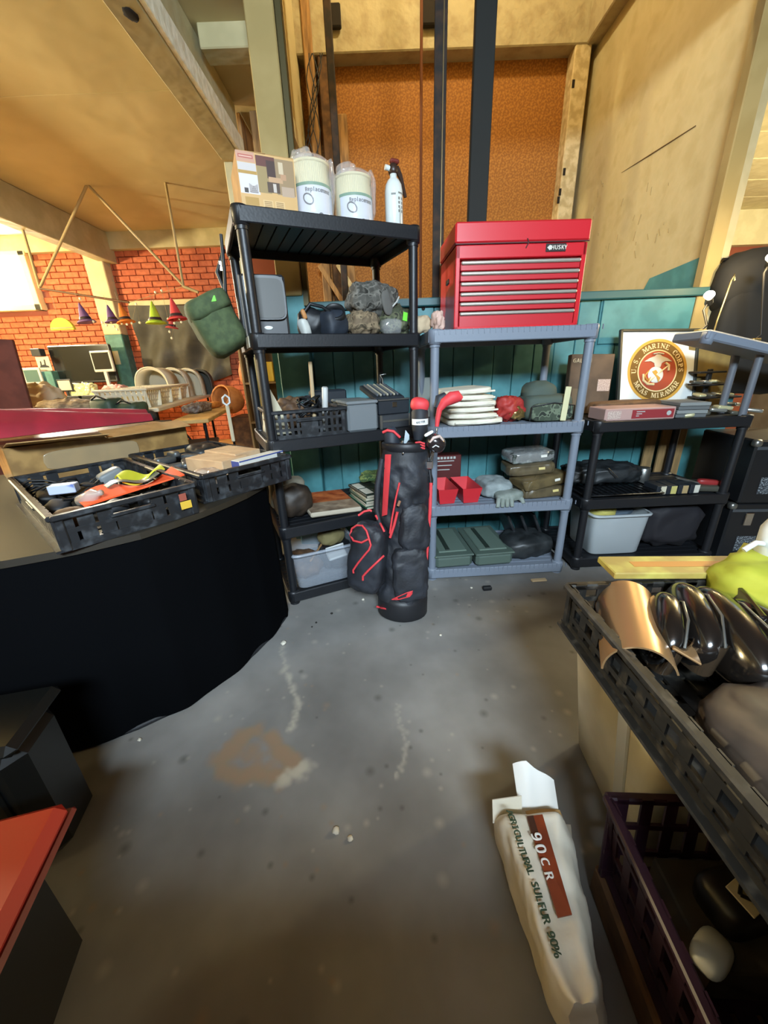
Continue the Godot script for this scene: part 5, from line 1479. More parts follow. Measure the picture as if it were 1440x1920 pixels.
func golf_bag() -> void:
	var up := (BAG1 - BAG0).normalized()
	var rt := up.cross(Vector3.BACK).normalized()
	bag_xf = Transform3D(Basis(rt, up, rt.cross(up)), BAG0)
	var nyl := M("black nylon", "1b1d22", 0.6, 0, {"to": "2a2d34", "freq": 0.02, "bump": 0.1, "bfreq": 0.3})
	var rub := M("bag base rubber", "1a1b1f", 0.5)
	var red := M("coral red trim", "d23c42", 0.6)
	var t := thing("golf_bag", "black golf bag with red trim standing before the racks", "golf bag", BAG0)
	t.basis = bag_xf.basis
	part(t, "base", MB.new().lathe([Vector2(0, 0.0), Vector2(0.125, 0.0), Vector2(0.142, 0.012), Vector2(0.142, 0.1), Vector2(0.135, 0.125), Vector2(0, 0.125)], 32), rub)
	var n := lumps(0.006, 14)
	var n2 := lumps(0.018, 5)
	var rings := []
	for j in 61:
		var y := 0.11 + j * 0.0139
		var ring := []
		for i in 60:
			var a := TAU * i / 60
			var r := 0.132 + 0.014 * n2.get_noise_3d(cos(a) * 140, y * 500, sin(a) * 140) * (1.0 if y < 0.9 else 0.0) + 0.012 * sin(y * 7.0 + 1.0) * maxf(0, sin(a)) + 0.03 * n.get_noise_3d(cos(a) * 140, y * 900 + a * 40.0 * 0.0, sin(a) * 140) * (1.0 if y < 0.85 else 0.3)
			if y > 0.86: r = lerpf(r, 0.118, clampf((y - 0.86) / 0.05, 0, 1))
			ring.append(V(cos(a) * r * 1.02, y, sin(a) * r * 0.95))
		rings.append(ring)
	part(t, "body", MB.new().loft(rings, false), nyl)
	part(t, "collar", MB.new().lathe([Vector2(0.116, 0.925), Vector2(0.124, 0.94), Vector2(0.124, 0.962), Vector2(0.118, 0.97), Vector2(0.11, 0.96), Vector2(0.11, 0.92)], 32), rub)
	part(t, "divider", MB.new().rbox(V(0, 0.93, 0), V(0.21, 0.03, 0.012), 0.004).rbox(V(0, 0.93, 0), V(0.012, 0.03, 0.2), 0.004), rub)
	# pockets
	var pc := bag_plane(690, 1045, 0.07)
	var pk := part(t, "side_pocket", pocket(pc, V(0.1, 0.20, 0.075), rot(0, -25, -6), 0.55).sup(pc, V(0.1, 0.20, 0.075), rot(0, -25, -6), 0.55, lumps(0.011, 6), 0.03, 60, 40), nyl)
	pc = bag_plane(768, 1075, 0.10)
	part(t, "front_pocket", pocket(pc, V(0.095, 0.15, 0.055), rot(0, 6, 4), 0.5).sup(pc, V(0.095, 0.15, 0.055), rot(0, 6, 4), 0.5, lumps(0.012, 9), 0.026, 60, 40), nyl)
	pc = bag_plane(775, 990, 0.09)
	part(t, "upper_pocket", pocket(pc, V(0.08, 0.14, 0.05), rot(0, 10, 3), 0.6).sup(pc, V(0.08, 0.14, 0.05), rot(0, 10, 3), 0.6, lumps(0.012, 19), 0.028, 60, 40), nyl)
	var lp := []
	for q in [[330, 530], [250, 572], [150, 550], [110, 480], [130, 400], [190, 360], [260, 365], [310, 430], [340, 530], [362, 600], [340, 660], [280, 730], [200, 830], [145, 910], [150, 945]]:
		lp.append(bag_skin(640 + q[0] / 6.545, 930 + q[1] / 6.545))
	part(pk, "piping", MB.new().tube(lp, 0.0055, 8), red)
	for path in [[[420, 235], [480, 340], [545, 470]], [[520, 735], [430, 820], [330, 915], [265, 985], [265, 1050]], [[210, 240], [280, 190], [350, 175], [380, 190]], [[430, 1355], [500, 1375], [570, 1385]]]:
		var pts := []
		for i in path.size() - 1:
			for k in 4:
				var q := Vector2(path[i][0], path[i][1]).lerp(Vector2(path[i + 1][0], path[i + 1][1]), k / 4.0)
				pts.append(bag_skin(640 + q.x / 6.545, 930 + q.y / 6.545))
		part(pk, "piping", MB.new().tube(pts, 0.006, 8), red)
	var ac := []
	for q in [[620, 1270], [800, 1190], [875, 1165], [865, 1200], [840, 1232], [700, 1270]]:
		ac.append(bag_skin(640 + q[0] / 6.545, 930 + q[1] / 6.545, 0.018))
	var am := MB.new()
	for i in range(1, 5): am.tri(ac[0], ac[i], ac[i + 1])
	am.tube(ac + [ac[0]], 0.003, 6)
	part(t, "red_accent", am, red)
	var zp := part(t, "zip", MB.new().tube([bag_skin(749, 905), bag_skin(742, 935), bag_skin(735, 972), bag_skin(731, 1000)], 0.005, 8), red)
	part(zp, "zip_cover", MB.new().tube([bag_skin(745, 960), bag_skin(739, 985), bag_skin(731.5, 1008)], 0.0075, 8), red)
	part(zp, "puller", MB.new().rbox(bag_skin(748, 944, 0.016), V(0.014, 0.03, 0.005), 0.002, rot(0, 0, -20)), M("copper puller", "b08468", 0.35, 0.6))
	var st := []
	for q in [[722, 852], [733.5, 852], [726, 965], [716, 968]]:
		st.append(Vector2(q[0], q[1]))
	part(t, "red_stripe", MB.new().sheet(3, 14, func(u: float, v: float) -> Vector3:
		var q: Vector2 = st[0].lerp(st[3], v).lerp(st[1].lerp(st[2], v), u)
		return bag_skin(q.x, q.y, 0.02)), red)
	part(t, "strap", MB.new().tube([bag_plane(716, 860, 0.07), bag_plane(708, 910, 0.06), bag_plane(706, 955, 0.06), bag_plane(713, 985, 0.08)], [0.012, 0.016, 0.016, 0.012], 8), nyl)
	var lg := part(t, "stand_leg", MB.new().tube([bag_plane(808, 905, 0.06), bag_plane(806, 960, 0.065), bag_plane(801, 1040, 0.07), bag_plane(799, 1085, 0.07)], [0.009, 0.009, 0.006, 0.004], 10), red)
	part(lg, "leg_top", MB.new().tube([bag_plane(803, 858, 0.05), bag_plane(808, 905, 0.06)], 0.008, 8), rub)
	part(lg, "leg_bracket", MB.new().rbox(bag_plane(805, 872, 0.075), V(0.035, 0.04, 0.015), 0.004), M("chrome"))
	part(t, "stand_leg", MB.new().tube([bag_plane(722, 870, -0.02), bag_plane(716, 960, 0.0), bag_plane(713, 1030, 0.01)], 0.008, 8), red)
	part(t, "ring_stud", MB.new().ell(bag_plane(756, 850, 0.13), V(0.005, 0.005, 0.004)), M("chrome"))

	# clubs: each stands in the bag
	var W := func(x: float, y: float, off: float) -> Vector3:
		return bag_xf * bag_plane(x, y, off)
	var steel := M("chrome")
	var club := func(label: String, gx: float, px: float, py: float, off: float) -> Node3D:
		var foot: Vector3 = bag_xf * V(gx, 0.45, off * 0.3)
		var c := thing("golf_club", label, "golf club", foot)
		var head: Vector3 = W.call(px, py, off) - foot
		part(c, "shaft", MB.new().cyl(Vector3.ZERO, head, 0.005, 0.005, 8), steel)
		return c
	var mv := func(c: Node3D, x: float, y: float, off: float) -> Vector3:
		return W.call(x, y, off) - c.position
	# wood with a red and black sock and a white name band
	var c: Node3D = club.call("golf club in a red topped black cover with white name band", 0.03, 787, 800, 0.03)
	var blk := M("black cover", "1c2027", 0.65)
	part(c, "cover_neck", MB.new().tube([mv.call(c, 784, 825, 0.03), mv.call(c, 786, 806, 0.03), mv.call(c, 787, 795, 0.03), mv.call(c, 787, 772, 0.03), mv.call(c, 786, 764, 0.03)], [0.022, 0.036, 0.042, 0.042, 0.03], 20), blk)
	part(c, "cover_top", MB.new().sup(mv.call(c, 787, 759, 0.02), V(0.047, 0.036, 0.05), rot(0, 0, -12), 0.8), red)
	var bn := part(c, "name_band", MB.new().sheet(14, 1, func(u: float, v: float) -> Vector3:
		var a := PI / 2 + lerpf(1.2, -1.2, u)
		var q: Vector3 = mv.call(c, 787, 784.0 + v * 11.0, 0.03)
		return q + V(cos(a) * 0.0435, 0, sin(a) * 0.0435)), M("white band", "d5d8d8", 0.5))
	var nt := MB.new()
	var cc: Vector3 = mv.call(c, 787, 789.5, 0.03)
	var word := "KASTER"
	for i in 6:
		var a := PI / 2 + 0.42 - i * 0.17
		nt.text(word[i], 0.014, XF(rot(0, rad_to_deg(PI / 2 - a), 4), cc + V(cos(a) * 0.0443, (i - 2.5) * 0.0008, sin(a) * 0.0443)), 0.0008)
	part(bn, "lettering", nt, blk)
	# wood in a long red sock bending right
	c = club.call("golf club in a long red sock cover bending to the right", 0.05, 820, 802, 0.0)
	part(c, "cover", MB.new().tube([mv.call(c, 819, 800, 0), mv.call(c, 821, 783, 0), mv.call(c, 824, 768, 0), mv.call(c, 833, 755, 0), mv.call(c, 847, 746, 0), mv.call(c, 858, 744, 0), mv.call(c, 866, 748, 0)], [0.01, 0.013, 0.015, 0.024, 0.032, 0.03, 0.012], 16), red)
	part(c, "cover_back", MB.new().tube([mv.call(c, 820, 765, -0.03), mv.call(c, 826, 748, -0.03), mv.call(c, 836, 740, -0.03)], [0.02, 0.03, 0.015], 12), M("navy nylon"))
	# driver with black and white crown
	c = club.call("golf driver with a black crown and white curved band", 0.06, 815, 838, 0.06)
	part(c, "head", MB.new().sup(mv.call(c, 817, 831, 0.08), V(0.05, 0.042, 0.045), rot(10, 0, -30), 0.8, null, 0.0, 28, 16), M("gloss black crown", "241f20", 0.25, 0, {"coat": 0.6}))
	part(c, "crown_band", MB.new().tube([mv.call(c, 806, 830, 0.125), mv.call(c, 813, 821, 0.13), mv.call(c, 824, 818, 0.125), mv.call(c, 831, 826, 0.115)], [0.004, 0.008, 0.008, 0.004], 8), M("pale pink band", "c7b3ab", 0.4))
	part(c, "crown_patch", MB.new().sup(mv.call(c, 804, 813, 0.11), V(0.024, 0.008, 0.008), rot(0, 0, 28), 0.6), M("white band"))
	part(c, "crown_mark", MB.new().tube([mv.call(c, 811, 839, 0.125), mv.call(c, 817, 835, 0.128), mv.call(c, 823, 838, 0.125)], 0.003, 6), M("white band"))
	# wood in black cover with red band
	c = club.call("golf club in a dark cover with a coral band", -0.06, 735, 830, 0.02)
	part(c, "cover", MB.new().tube([mv.call(c, 738, 850, 0.03), mv.call(c, 735, 830, 0.03), mv.call(c, 734, 812, 0.03), mv.call(c, 734, 802, 0.02)], [0.034, 0.04, 0.038, 0.02], 18), M("navy nylon"))
	part(c, "cover_band", MB.new().tube([mv.call(c, 718, 811, 0.06), mv.call(c, 726, 807, 0.07), mv.call(c, 738, 809, 0.07), mv.call(c, 750, 820, 0.06)], 0.007, 8), red)
	# iron blade
	c = club.call("golf iron with a bright blade rising from the bag", -0.02, 758, 840, 0.08)
	var bl := []
	for q in [[756, 836], [760, 806], [767, 815], [767, 823], [759, 834]]:
		var p := bag_plane(q[0], q[1], 0.08)
		bl.append(Vector2(p.x, p.y))
	var mb := MB.new().prism(bl, 0.01, XF(bag_xf.basis, bag_xf * V(0, 0, 0.08) - c.position))
	part(c, "blade", mb, M("satin blade", "b4c4cb", 0.25, 0.7))
	part(c, "hosel", MB.new().cyl(mv.call(c, 753, 838, 0.08), mv.call(c, 755, 826, 0.08), 0.007, 0.006, 8), steel)
	c = club.call("golf iron with coral bands low in the bag mouth", 0.02, 788, 842, 0.09)
	for k in 3:
		part(c, "coral_band", MB.new().tube([mv.call(c, 779, 830 + k * 4.5, 0.09), mv.call(c, 788, 829 + k * 5, 0.1), mv.call(c, 796, 832 + k * 4.5, 0.09)], 0.005, 6), red)
	part(c, "head", MB.new().sup(mv.call(c, 789, 836, 0.07), V(0.028, 0.02, 0.02), Basis(), 0.7), M("gloss black crown"))

# ---------- on the draped counter ----------
func counter_things() -> void:
	var dirty := M("dusty black plastic")
	var cy := deg_to_rad(CY)
	var ex := V(cos(cy), 0, -sin(cy))       # along the crate fronts
	var ez := V(sin(cy), 0, cos(cy))        # towards the viewer
	var top := 0.816
	# corners of the rims read off the photograph at rim height 0.94
	var fl1 := oy(93, 969, 0.94)
	var fl2 := oy(371, 892, 0.94)
	var c1 := fl1 + ex * 0.215 - ez * 0.40
	var c2 := fl2 + ex * 0.228 - ez * 0.40
	c1.y = top
	c2.y = top
	crate("crate", "dusty black tray crate of cables and a high visibility vest", "crate", c1, CY, 0.425, 0.79, 0.124, dirty, {"pitch": 0.05, "gap": 0.01, "rows": 2})
	crate("crate", "dusty black tray crate holding small brown boxes", "crate", c2, CY + 1, 0.435, 0.79, 0.124, dirty, {"pitch": 0.05, "gap": 0.01, "rows": 2})
	var at1 := func(x: float, y: float, z: float) -> Vector3: return c1 + ex * x + ez * z + V(0, y, 0)
	var at2 := func(x: float, y: float, z: float) -> Vector3: return c2 + ex * x + ez * z + V(0, y, 0)
	# first crate
	var blk := M("black rubber")
	var gry := M("grey adaptor plastic", "33363a", 0.5)
	var vest := thing("safety_vest", "orange and yellow high visibility vest draped on the tray crate", "vest", at1.call(0.08, 0.075, 0.19), CY)
	part(vest, "orange_panel", MB.new().sheet(20, 10, func(u: float, v: float) -> Vector3:
		return V(lerpf(-0.19, 0.17, u), 0.03 + 0.025 * sin(u * 7) * (1 - v) + 0.02 * u, lerpf(-0.02, 0.1, v) - 0.05 * u), 0.006), M("fluorescent orange", "f0592a", 0.7))
	part(vest, "yellow_panel", MB.new().sheet(16, 10, func(u: float, v: float) -> Vector3:
		return V(lerpf(-0.04, 0.13, u), 0.062 + 0.02 * sin(u * 6 + v * 3), lerpf(-0.09, 0.02, v) - 0.05 * u), 0.006), M("fluorescent yellow", "cfd23a", 0.7))
	part(vest, "reflective_tape", MB.new().sheet(16, 4, func(u: float, v: float) -> Vector3:
		return V(lerpf(-0.1, 0.09, u), 0.062 + 0.012 * sin(u * 7), lerpf(0.0, 0.045, v) - 0.03 * u), 0.004), M("grey tape", "6e726a", 0.35, 0.3))
	for k in 9:
		var cb := thing("adaptor", ["black plug adaptor lying in the cable crate", "grey plug adaptor lying in the cable crate"][k % 2], "adaptor", at1.call(-0.15 + (k % 3) * 0.13, 0.012, 0.24 - (k / 3) * 0.2), rng.randf_range(0, 180), "%s plug adaptors in the cable crate" % ["black", "grey"][k % 2])
		part(cb, "housing", MB.new().sup(V(0, 0.035, 0), V(0.045, 0.034, 0.035), rot(8, 0, 10), 0.45), [blk, gry][k % 2])
		part(cb, "cord", MB.new().tube([V(0.04, 0.03, 0), V(0.08, 0.06, 0.03), V(0.06, 0.08, 0.08), V(0.0, 0.07, 0.09), V(-0.05, 0.085, 0.05)], 0.005, 6), blk)
	solo("blue_carton", "small white and blue carton lying in the cable crate", "box", MB.new().rbox(V(0, 0.02, 0), V(0.09, 0.035, 0.05), 0.003), M("white blue carton", "b6bed2", 0.5, 0, {"to": "5a6fae", "freq": 0.03, "lo": 0.55, "hi": 0.65}), at1.call(-0.1, 0.085, -0.05), CY - 30)
	solo("white_adaptor", "pale grey charger on the cables near the crate wall", "charger", MB.new().sup(V(0, 0.03, 0), V(0.05, 0.03, 0.035), rot(0, 0, 18), 0.4), M("pale charger", "6f7679", 0.5), at1.call(0.08, 0.07, -0.12), CY)
	solo("glass_bottle", "small clear bottle lying in the cable crate", "bottle", MB.new().lathe([Vector2(0, 0), Vector2(0.022, 0), Vector2(0.024, 0.07), Vector2(0.01, 0.09), Vector2(0.01, 0.105), Vector2(0, 0.105)], 14, XF(rot(70, 30, 0), V(0, 0, 0))), M("cloudy glass", "b9b6ae", 0.2, 0.0, {"alpha": 0.6}), at1.call(-0.1, 0.1, 0.2), CY)
	solo("brown_pouch", "round brown leather pouch in the front of the cable crate", "pouch", MB.new().sup(V(0, 0.04, 0), V(0.055, 0.04, 0.055), Basis(), 0.8, lumps(0.02, 3), 0.01), M("brown leather"), at1.call(-0.155, 0.03, 0.3), CY)
	for k in 4:
		var cc := thing("cable_coil", "loose coil of black cable lying in the cable crate", "cable", at1.call(-0.12 + 0.08 * k, 0.06, -0.28 + 0.13 * k), k * 40, "coils of black cable")
		for j in 3:
			var pts := []
			for i in 16: pts.append(V(cos(i * 0.52) * (0.07 + 0.012 * j), 0.012 * j + 0.02 * sin(i * 1.1 + k), sin(i * 0.47) * (0.055 + 0.01 * j)))
			part(cc, "turn", MB.new().tube(pts, 0.005, 6), blk)
	var stk := thing("sticker", "yellow and red sticker on the corner of the cable crate", "sticker", at1.call(0.17, 0.06, 0.405), CY)
	part(stk, "yellow_field", MB.new().rbox(V(0, -0.012, 0), V(0.04, 0.03, 0.002), 0.0008), M("yellow print", "c9a53a", 0.5))
	part(stk, "red_field", MB.new().rbox(V(-0.006, 0.02, 0), V(0.026, 0.028, 0.002), 0.0008), M("red print", "8d4a3c", 0.5))
	# second crate
	var card := M("pale brown card", "b29370", 0.8, 0, {"to": "bfa17d", "freq": 0.03})
	for k in 2:
		solo("carton", ["pale brown carton at the corner of the tray crate", "pale brown carton lying behind the white tube box"][k], "box", MB.new().rbox(V(0, 0.035, 0), V(0.155, 0.07, 0.26), 0.003).box(V(0, 0.0704, 0), V(0.004, 0.001, 0.258)), card, at2.call([0.0, 0.12][k], [0.055, 0.062][k], [0.1, 0.04][k]), CY + [14, 8][k])
	var tb := thing("long_carton", "long white carton with blue edges along the tray crate", "box", at2.call(0.12, 0.09, 0.29), CY + 8)
	part(tb, "carton", MB.new().rbox(V(0, 0.02, 0), V(0.27, 0.04, 0.06), 0.002), M("white carton", "c9c8c0", 0.6))
	part(tb, "blue_edge", MB.new().rbox(V(0, 0.037, 0.0305), V(0.27, 0.006, 0.001), 0.0003).rbox(V(-0.1355, 0.02, 0), V(0.001, 0.036, 0.056), 0.0003), M("blue print", "3c4a8a", 0.5))
	solo("kraft_tray", "open tan carton tray inside the tray crate", "box", MB.new().rbox(V(0, 0.03, 0), V(0.16, 0.06, 0.14), 0.003), card, at2.call(-0.12, 0.014, 0.18), CY)
	soft("clear_bundle", "clear wrapped bundle at the corner of the tray crate", "bundle", at2.call(-0.14, 0.015, 0.3), CY, V(0.06, 0.05, 0.06), M("clouded wrap", "a58e78", 0.3, 0, {"to": "c3b2a0", "freq": 0.06}), {"amp": 0.03})
	for k in 5:
		solo("hand_tool", "grey steel hand tool lying in the tray crate", "tool", MB.new().sup(V(0, 0.02, 0), V(0.06, 0.018, 0.022), rot(0, k * 37, 6), 0.6, lumps(0.02, k), 0.01), M("dull tool steel", "6a6f70", 0.4, 0.6), at2.call(-0.14 + 0.07 * (k % 3), 0.05 + 0.01 * k, -0.1 - 0.07 * (k / 2)), CY + k * 30, "hand tools in the tray crate")
	soft("black_pouch", "black nylon pouch at the back of the tray crate", "pouch", at2.call(0.1, 0.014, -0.25), CY, V(0.09, 0.06, 0.09), M("black vinyl"), {"amp": 0.03})
	var flp := oy(350, 1000, 0.72)
	solo("cardboard_flap", "dull brown card hanging below the tray crates", "card", MB.new().rbox(V(0, 0, 0), V(0.13, 0.16, 0.004), 0.001), M("dull brown card", "4a3f28", 0.8), c1 + ex * 0.27 + ez * 0.335 + V(0, -0.085, 0), CY)

	# big carton with taped front, red cloth on it
	var bl := V(-1.80, top, -1.80)
	var cb2 := thing("large_carton", "large brown carton wrapped in clear tape behind the tray crates", "box", bl + ex * 0.42 - ez * 0.26, CY)
	var kraft := M("brown cardboard")
	part(cb2, "carton", MB.new().rbox(V(0, 0.105, 0), V(0.86, 0.21, 0.5), 0.004), M("taped kraft", "8a6a3e", 0.4, 0, {"to": "a9854f", "freq": 0.03, "coat": 0.5}))
	part(cb2, "flap", MB.new().rbox(V(0.2, 0.225, 0.27), V(0.44, 0.005, 0.16), 0.001, rot(9, 0, 1)), kraft)
	part(cb2, "flap", MB.new().rbox(V(-0.22, 0.223, 0.3), V(0.4, 0.005, 0.2), 0.001, rot(-10, 0, -2)), kraft)
	part(cb2, "tape", MB.new().sup(V(-0.08, 0.12, 0.252), V(0.22, 0.05, 0.006), Basis(), 0.4, lumps(0.012, 5), 0.006, 36, 10), M("shiny tape", "c9b48e", 0.12, 0, {"alpha": 0.45}))
	var rc := MB.new()
	rc.sheet(40, 16, func(u: float, v: float) -> Vector3:
		var w := sin(PI * v)
		return V(lerpf(-0.62, 0.3, u), 0.015 + (0.15 - 0.1 * u) * pow(maxf(w, 0.0), 0.5) + 0.012 * sin(v * 18 + u * 6) * w, lerpf(0.24, -0.17, v) * (1.0 - 0.45 * u)), 0.006)
	solo("red_tarp", "folded crimson cloth lying on the large carton", "cloth", rc, M("crimson cloth", "a3182f", 0.65, 0, {"sheen": 0.3, "to": "8b1528", "freq": 0.02}), bl + ex * 0.42 - ez * 0.28 + V(0, 0.235, 0), CY - 4)

# ---------- the table on the right, the floor around it ----------
func right_table_things() -> void:
	var bk := M("worn black crate plastic", "151412", 0.45, 0, {"to": "38342d", "freq": 0.04, "lo": 0.55, "hi": 0.9, "scale": Vector3.ONE * 2})
	# long perforated crates; rims at 0.75
	crate("crate", "long black perforated crate of helmets on the folding table", "crate", V(0.80, 0.621, -0.475), 0, 0.60, 0.80, 0.13, bk, {"pitch": 0.055, "gap": 0.03, "rows": 3, "hand": false})
	crate("crate", "black perforated crate at the edge of the folding table under spotted fabric", "crate", V(0.80, 0.621, 0.24), 0, 0.60, 0.56, 0.13, bk, {"pitch": 0.055, "gap": 0.03, "rows": 3, "hand": false})
	var brd := thing("yellow_board", "yellow printed board lying along the back of the helmet crate", "board", V(0.86, 0.752, -0.92), -4)
	part(brd, "board", MB.new().rbox(V(0, 0.012, 0), V(0.46, 0.02, 0.1), 0.003), M("yellow board", "a89c4c", 0.5, 0, {"to": "8f7a3c", "freq": 0.03}))
	part(brd, "print_strip", MB.new().rbox(V(0.02, 0.0225, 0.0), V(0.36, 0.001, 0.03), 0.0004), M("orange print", "a9712f", 0.5))
	# bronze metal guard
	var gd := thing("metal_guard", "bronze curved metal guard in the corner of the helmet crate", "guard", V(0.585, 0.655, -0.725), -26)
	part(gd, "shell", MB.new().sheet(20, 10, func(u: float, v: float) -> Vector3:
		var a := lerpf(PI * 1.02, PI * 0.12, u)
		return V(cos(a) * 0.07, sin(a) * 0.075 + 0.035, lerpf(-0.15, 0.13, v)), 0.004), M("bronze metal", "a9855c", 0.35, 0.7))
	part(gd, "lip", MB.new().rbox(V(0.085, 0.075, -0.02), V(0.06, 0.006, 0.2), 0.002, rot(0, 0, -25)), M("bronze metal"))
	part(gd, "rivet", MB.new().ell(V(0.055, 0.1, -0.04), V(0.008, 0.004, 0.008)).ell(V(0.06, 0.098, 0.0), V(0.008, 0.004, 0.008)), M("dark bezel"))
	# helmets and visors
	var gl := M("gloss black shell", "14110f", 0.16, 0, {"coat": 0.8})
	var vis := M("smoked visor", "2a2118", 0.08, 0, {"coat": 1.0})
	var spots := [[1222, 1150, 0.085, "black welding mask beside the bronze guard"], [1275, 1140, 0.1, "glossy black helmet in the middle of the crate"], [1345, 1160, 0.115, "glossy black helmet with a brown reflecting visor"], [1425, 1180, 0.1, "glossy black helmet beside the yellow vest"]]
	for k in 4:
		var s: Array = spots[k]
		var p := oy(s[0], s[1], 0.76)
		var h := thing("helmet", s[3], "helmet", V(p.x + 0.03, 0.64, p.z), -30 + k * 8)
		var r: float = s[2]
		part(h, "shell", MB.new().sup(V(0, 0.075, 0), V(r * 0.42, 0.07, r * 1.25), rot(6, 0, -14), 0.8, null, 0.0, 30, 18), gl)
		part(h, "visor", MB.new().sheet(18, 8, func(u: float, v: float) -> Vector3:
			var a := lerpf(-0.4, PI + 0.4, u)
			return V(cos(a) * (r * 0.46) + 0.02 * v, lerpf(0.03, 0.1, v), sin(a) * (r * 1.32) * (1.0 - 0.12 * v)), 0.003), vis)
		part(h, "ridge", MB.new().tube([V(0.03, 0.11, -r), V(0.035, 0.142, -0.03), V(0.035, 0.14, r * 0.5), V(0.03, 0.1, r * 1.1)], 0.003, 6), M("scuffed aluminium"))
	soft("leather_pads", "dark leather pads filling the bottom of the helmet crate", "pads", V(0.82, 0.635, -0.36), 4, V(0.26, 0.05, 0.22), M("black brown leather"), {"e": 0.5, "amp": 0.03})
	for k in 3:
		solo("mirror_blade", "narrow bright edged black panel standing between the helmets", "panel", MB.new().rbox(V(0, 0.06, 0), V(0.012, 0.1, 0.26), 0.004, rot(0, 0, -20)), gl, V(0.86 + k * 0.065, 0.68, -0.79), -24, "bright edged panels in the helmet crate")
	# vest, bottle, cloth
	var vs := oy(1420, 1085, 0.80)
	soft("safety_vest", "fluorescent yellow vest bundled beside the helmet crate", "vest", V(vs.x + 0.14, 0.64, vs.z), 20, V(0.2, 0.1, 0.16), M("fluorescent lime", "858a1e", 0.75, 0, {"to": "9a9d30", "freq": 0.03}), {"e": 0.6, "amp": 0.04})
	soft("cream_jacket", "cream yellow jacket heaped behind the yellow vest", "jacket", V(1.42, 0.619, -0.7), 0, V(0.2, 0.13, 0.14), M("cream yellow cotton", "a39a64", 0.85), {"e": 0.7, "amp": 0.06})
	var bt := thing("white_bottle", "white plastic bottle with a bent spout among the jackets", "bottle", oz(1428, 1045, -0.86) * V(1, 0, 1) + V(0.02, 0.8, 0))
	part(bt, "bottle", MB.new().lathe([Vector2(0, 0), Vector2(0.034, 0), Vector2(0.036, 0.1), Vector2(0.024, 0.13), Vector2(0.014, 0.14), Vector2(0, 0.14)], 18), M("white plastic"))
	part(bt, "spout", MB.new().tube([V(-0.02, 0.06, 0), V(-0.06, 0.07, 0.01), V(-0.085, 0.05, 0.01)], 0.007, 8), M("white plastic"))
	var sp := MB.new().sheet(30, 30, func(u: float, v: float) -> Vector3:
		return V(lerpf(-0.24, 0.26, u), 0.05 + 0.035 * sin(u * 5 + v * 3) + 0.02 * sin(v * 11), lerpf(-0.2, 0.34, v)), 0.006)
	solo("spotted_fabric", "tan fabric with dark spots bunched in the lower crate", "fabric", sp, M("spotted tan fabric", "7a6238", 0.85, 0, {"to": "2c2112", "freq": 0.035, "oct": 1, "lo": 0.62, "hi": 0.68, "scale": Vector3.ONE * 3}), V(0.83, 0.66, 0.2), 0)

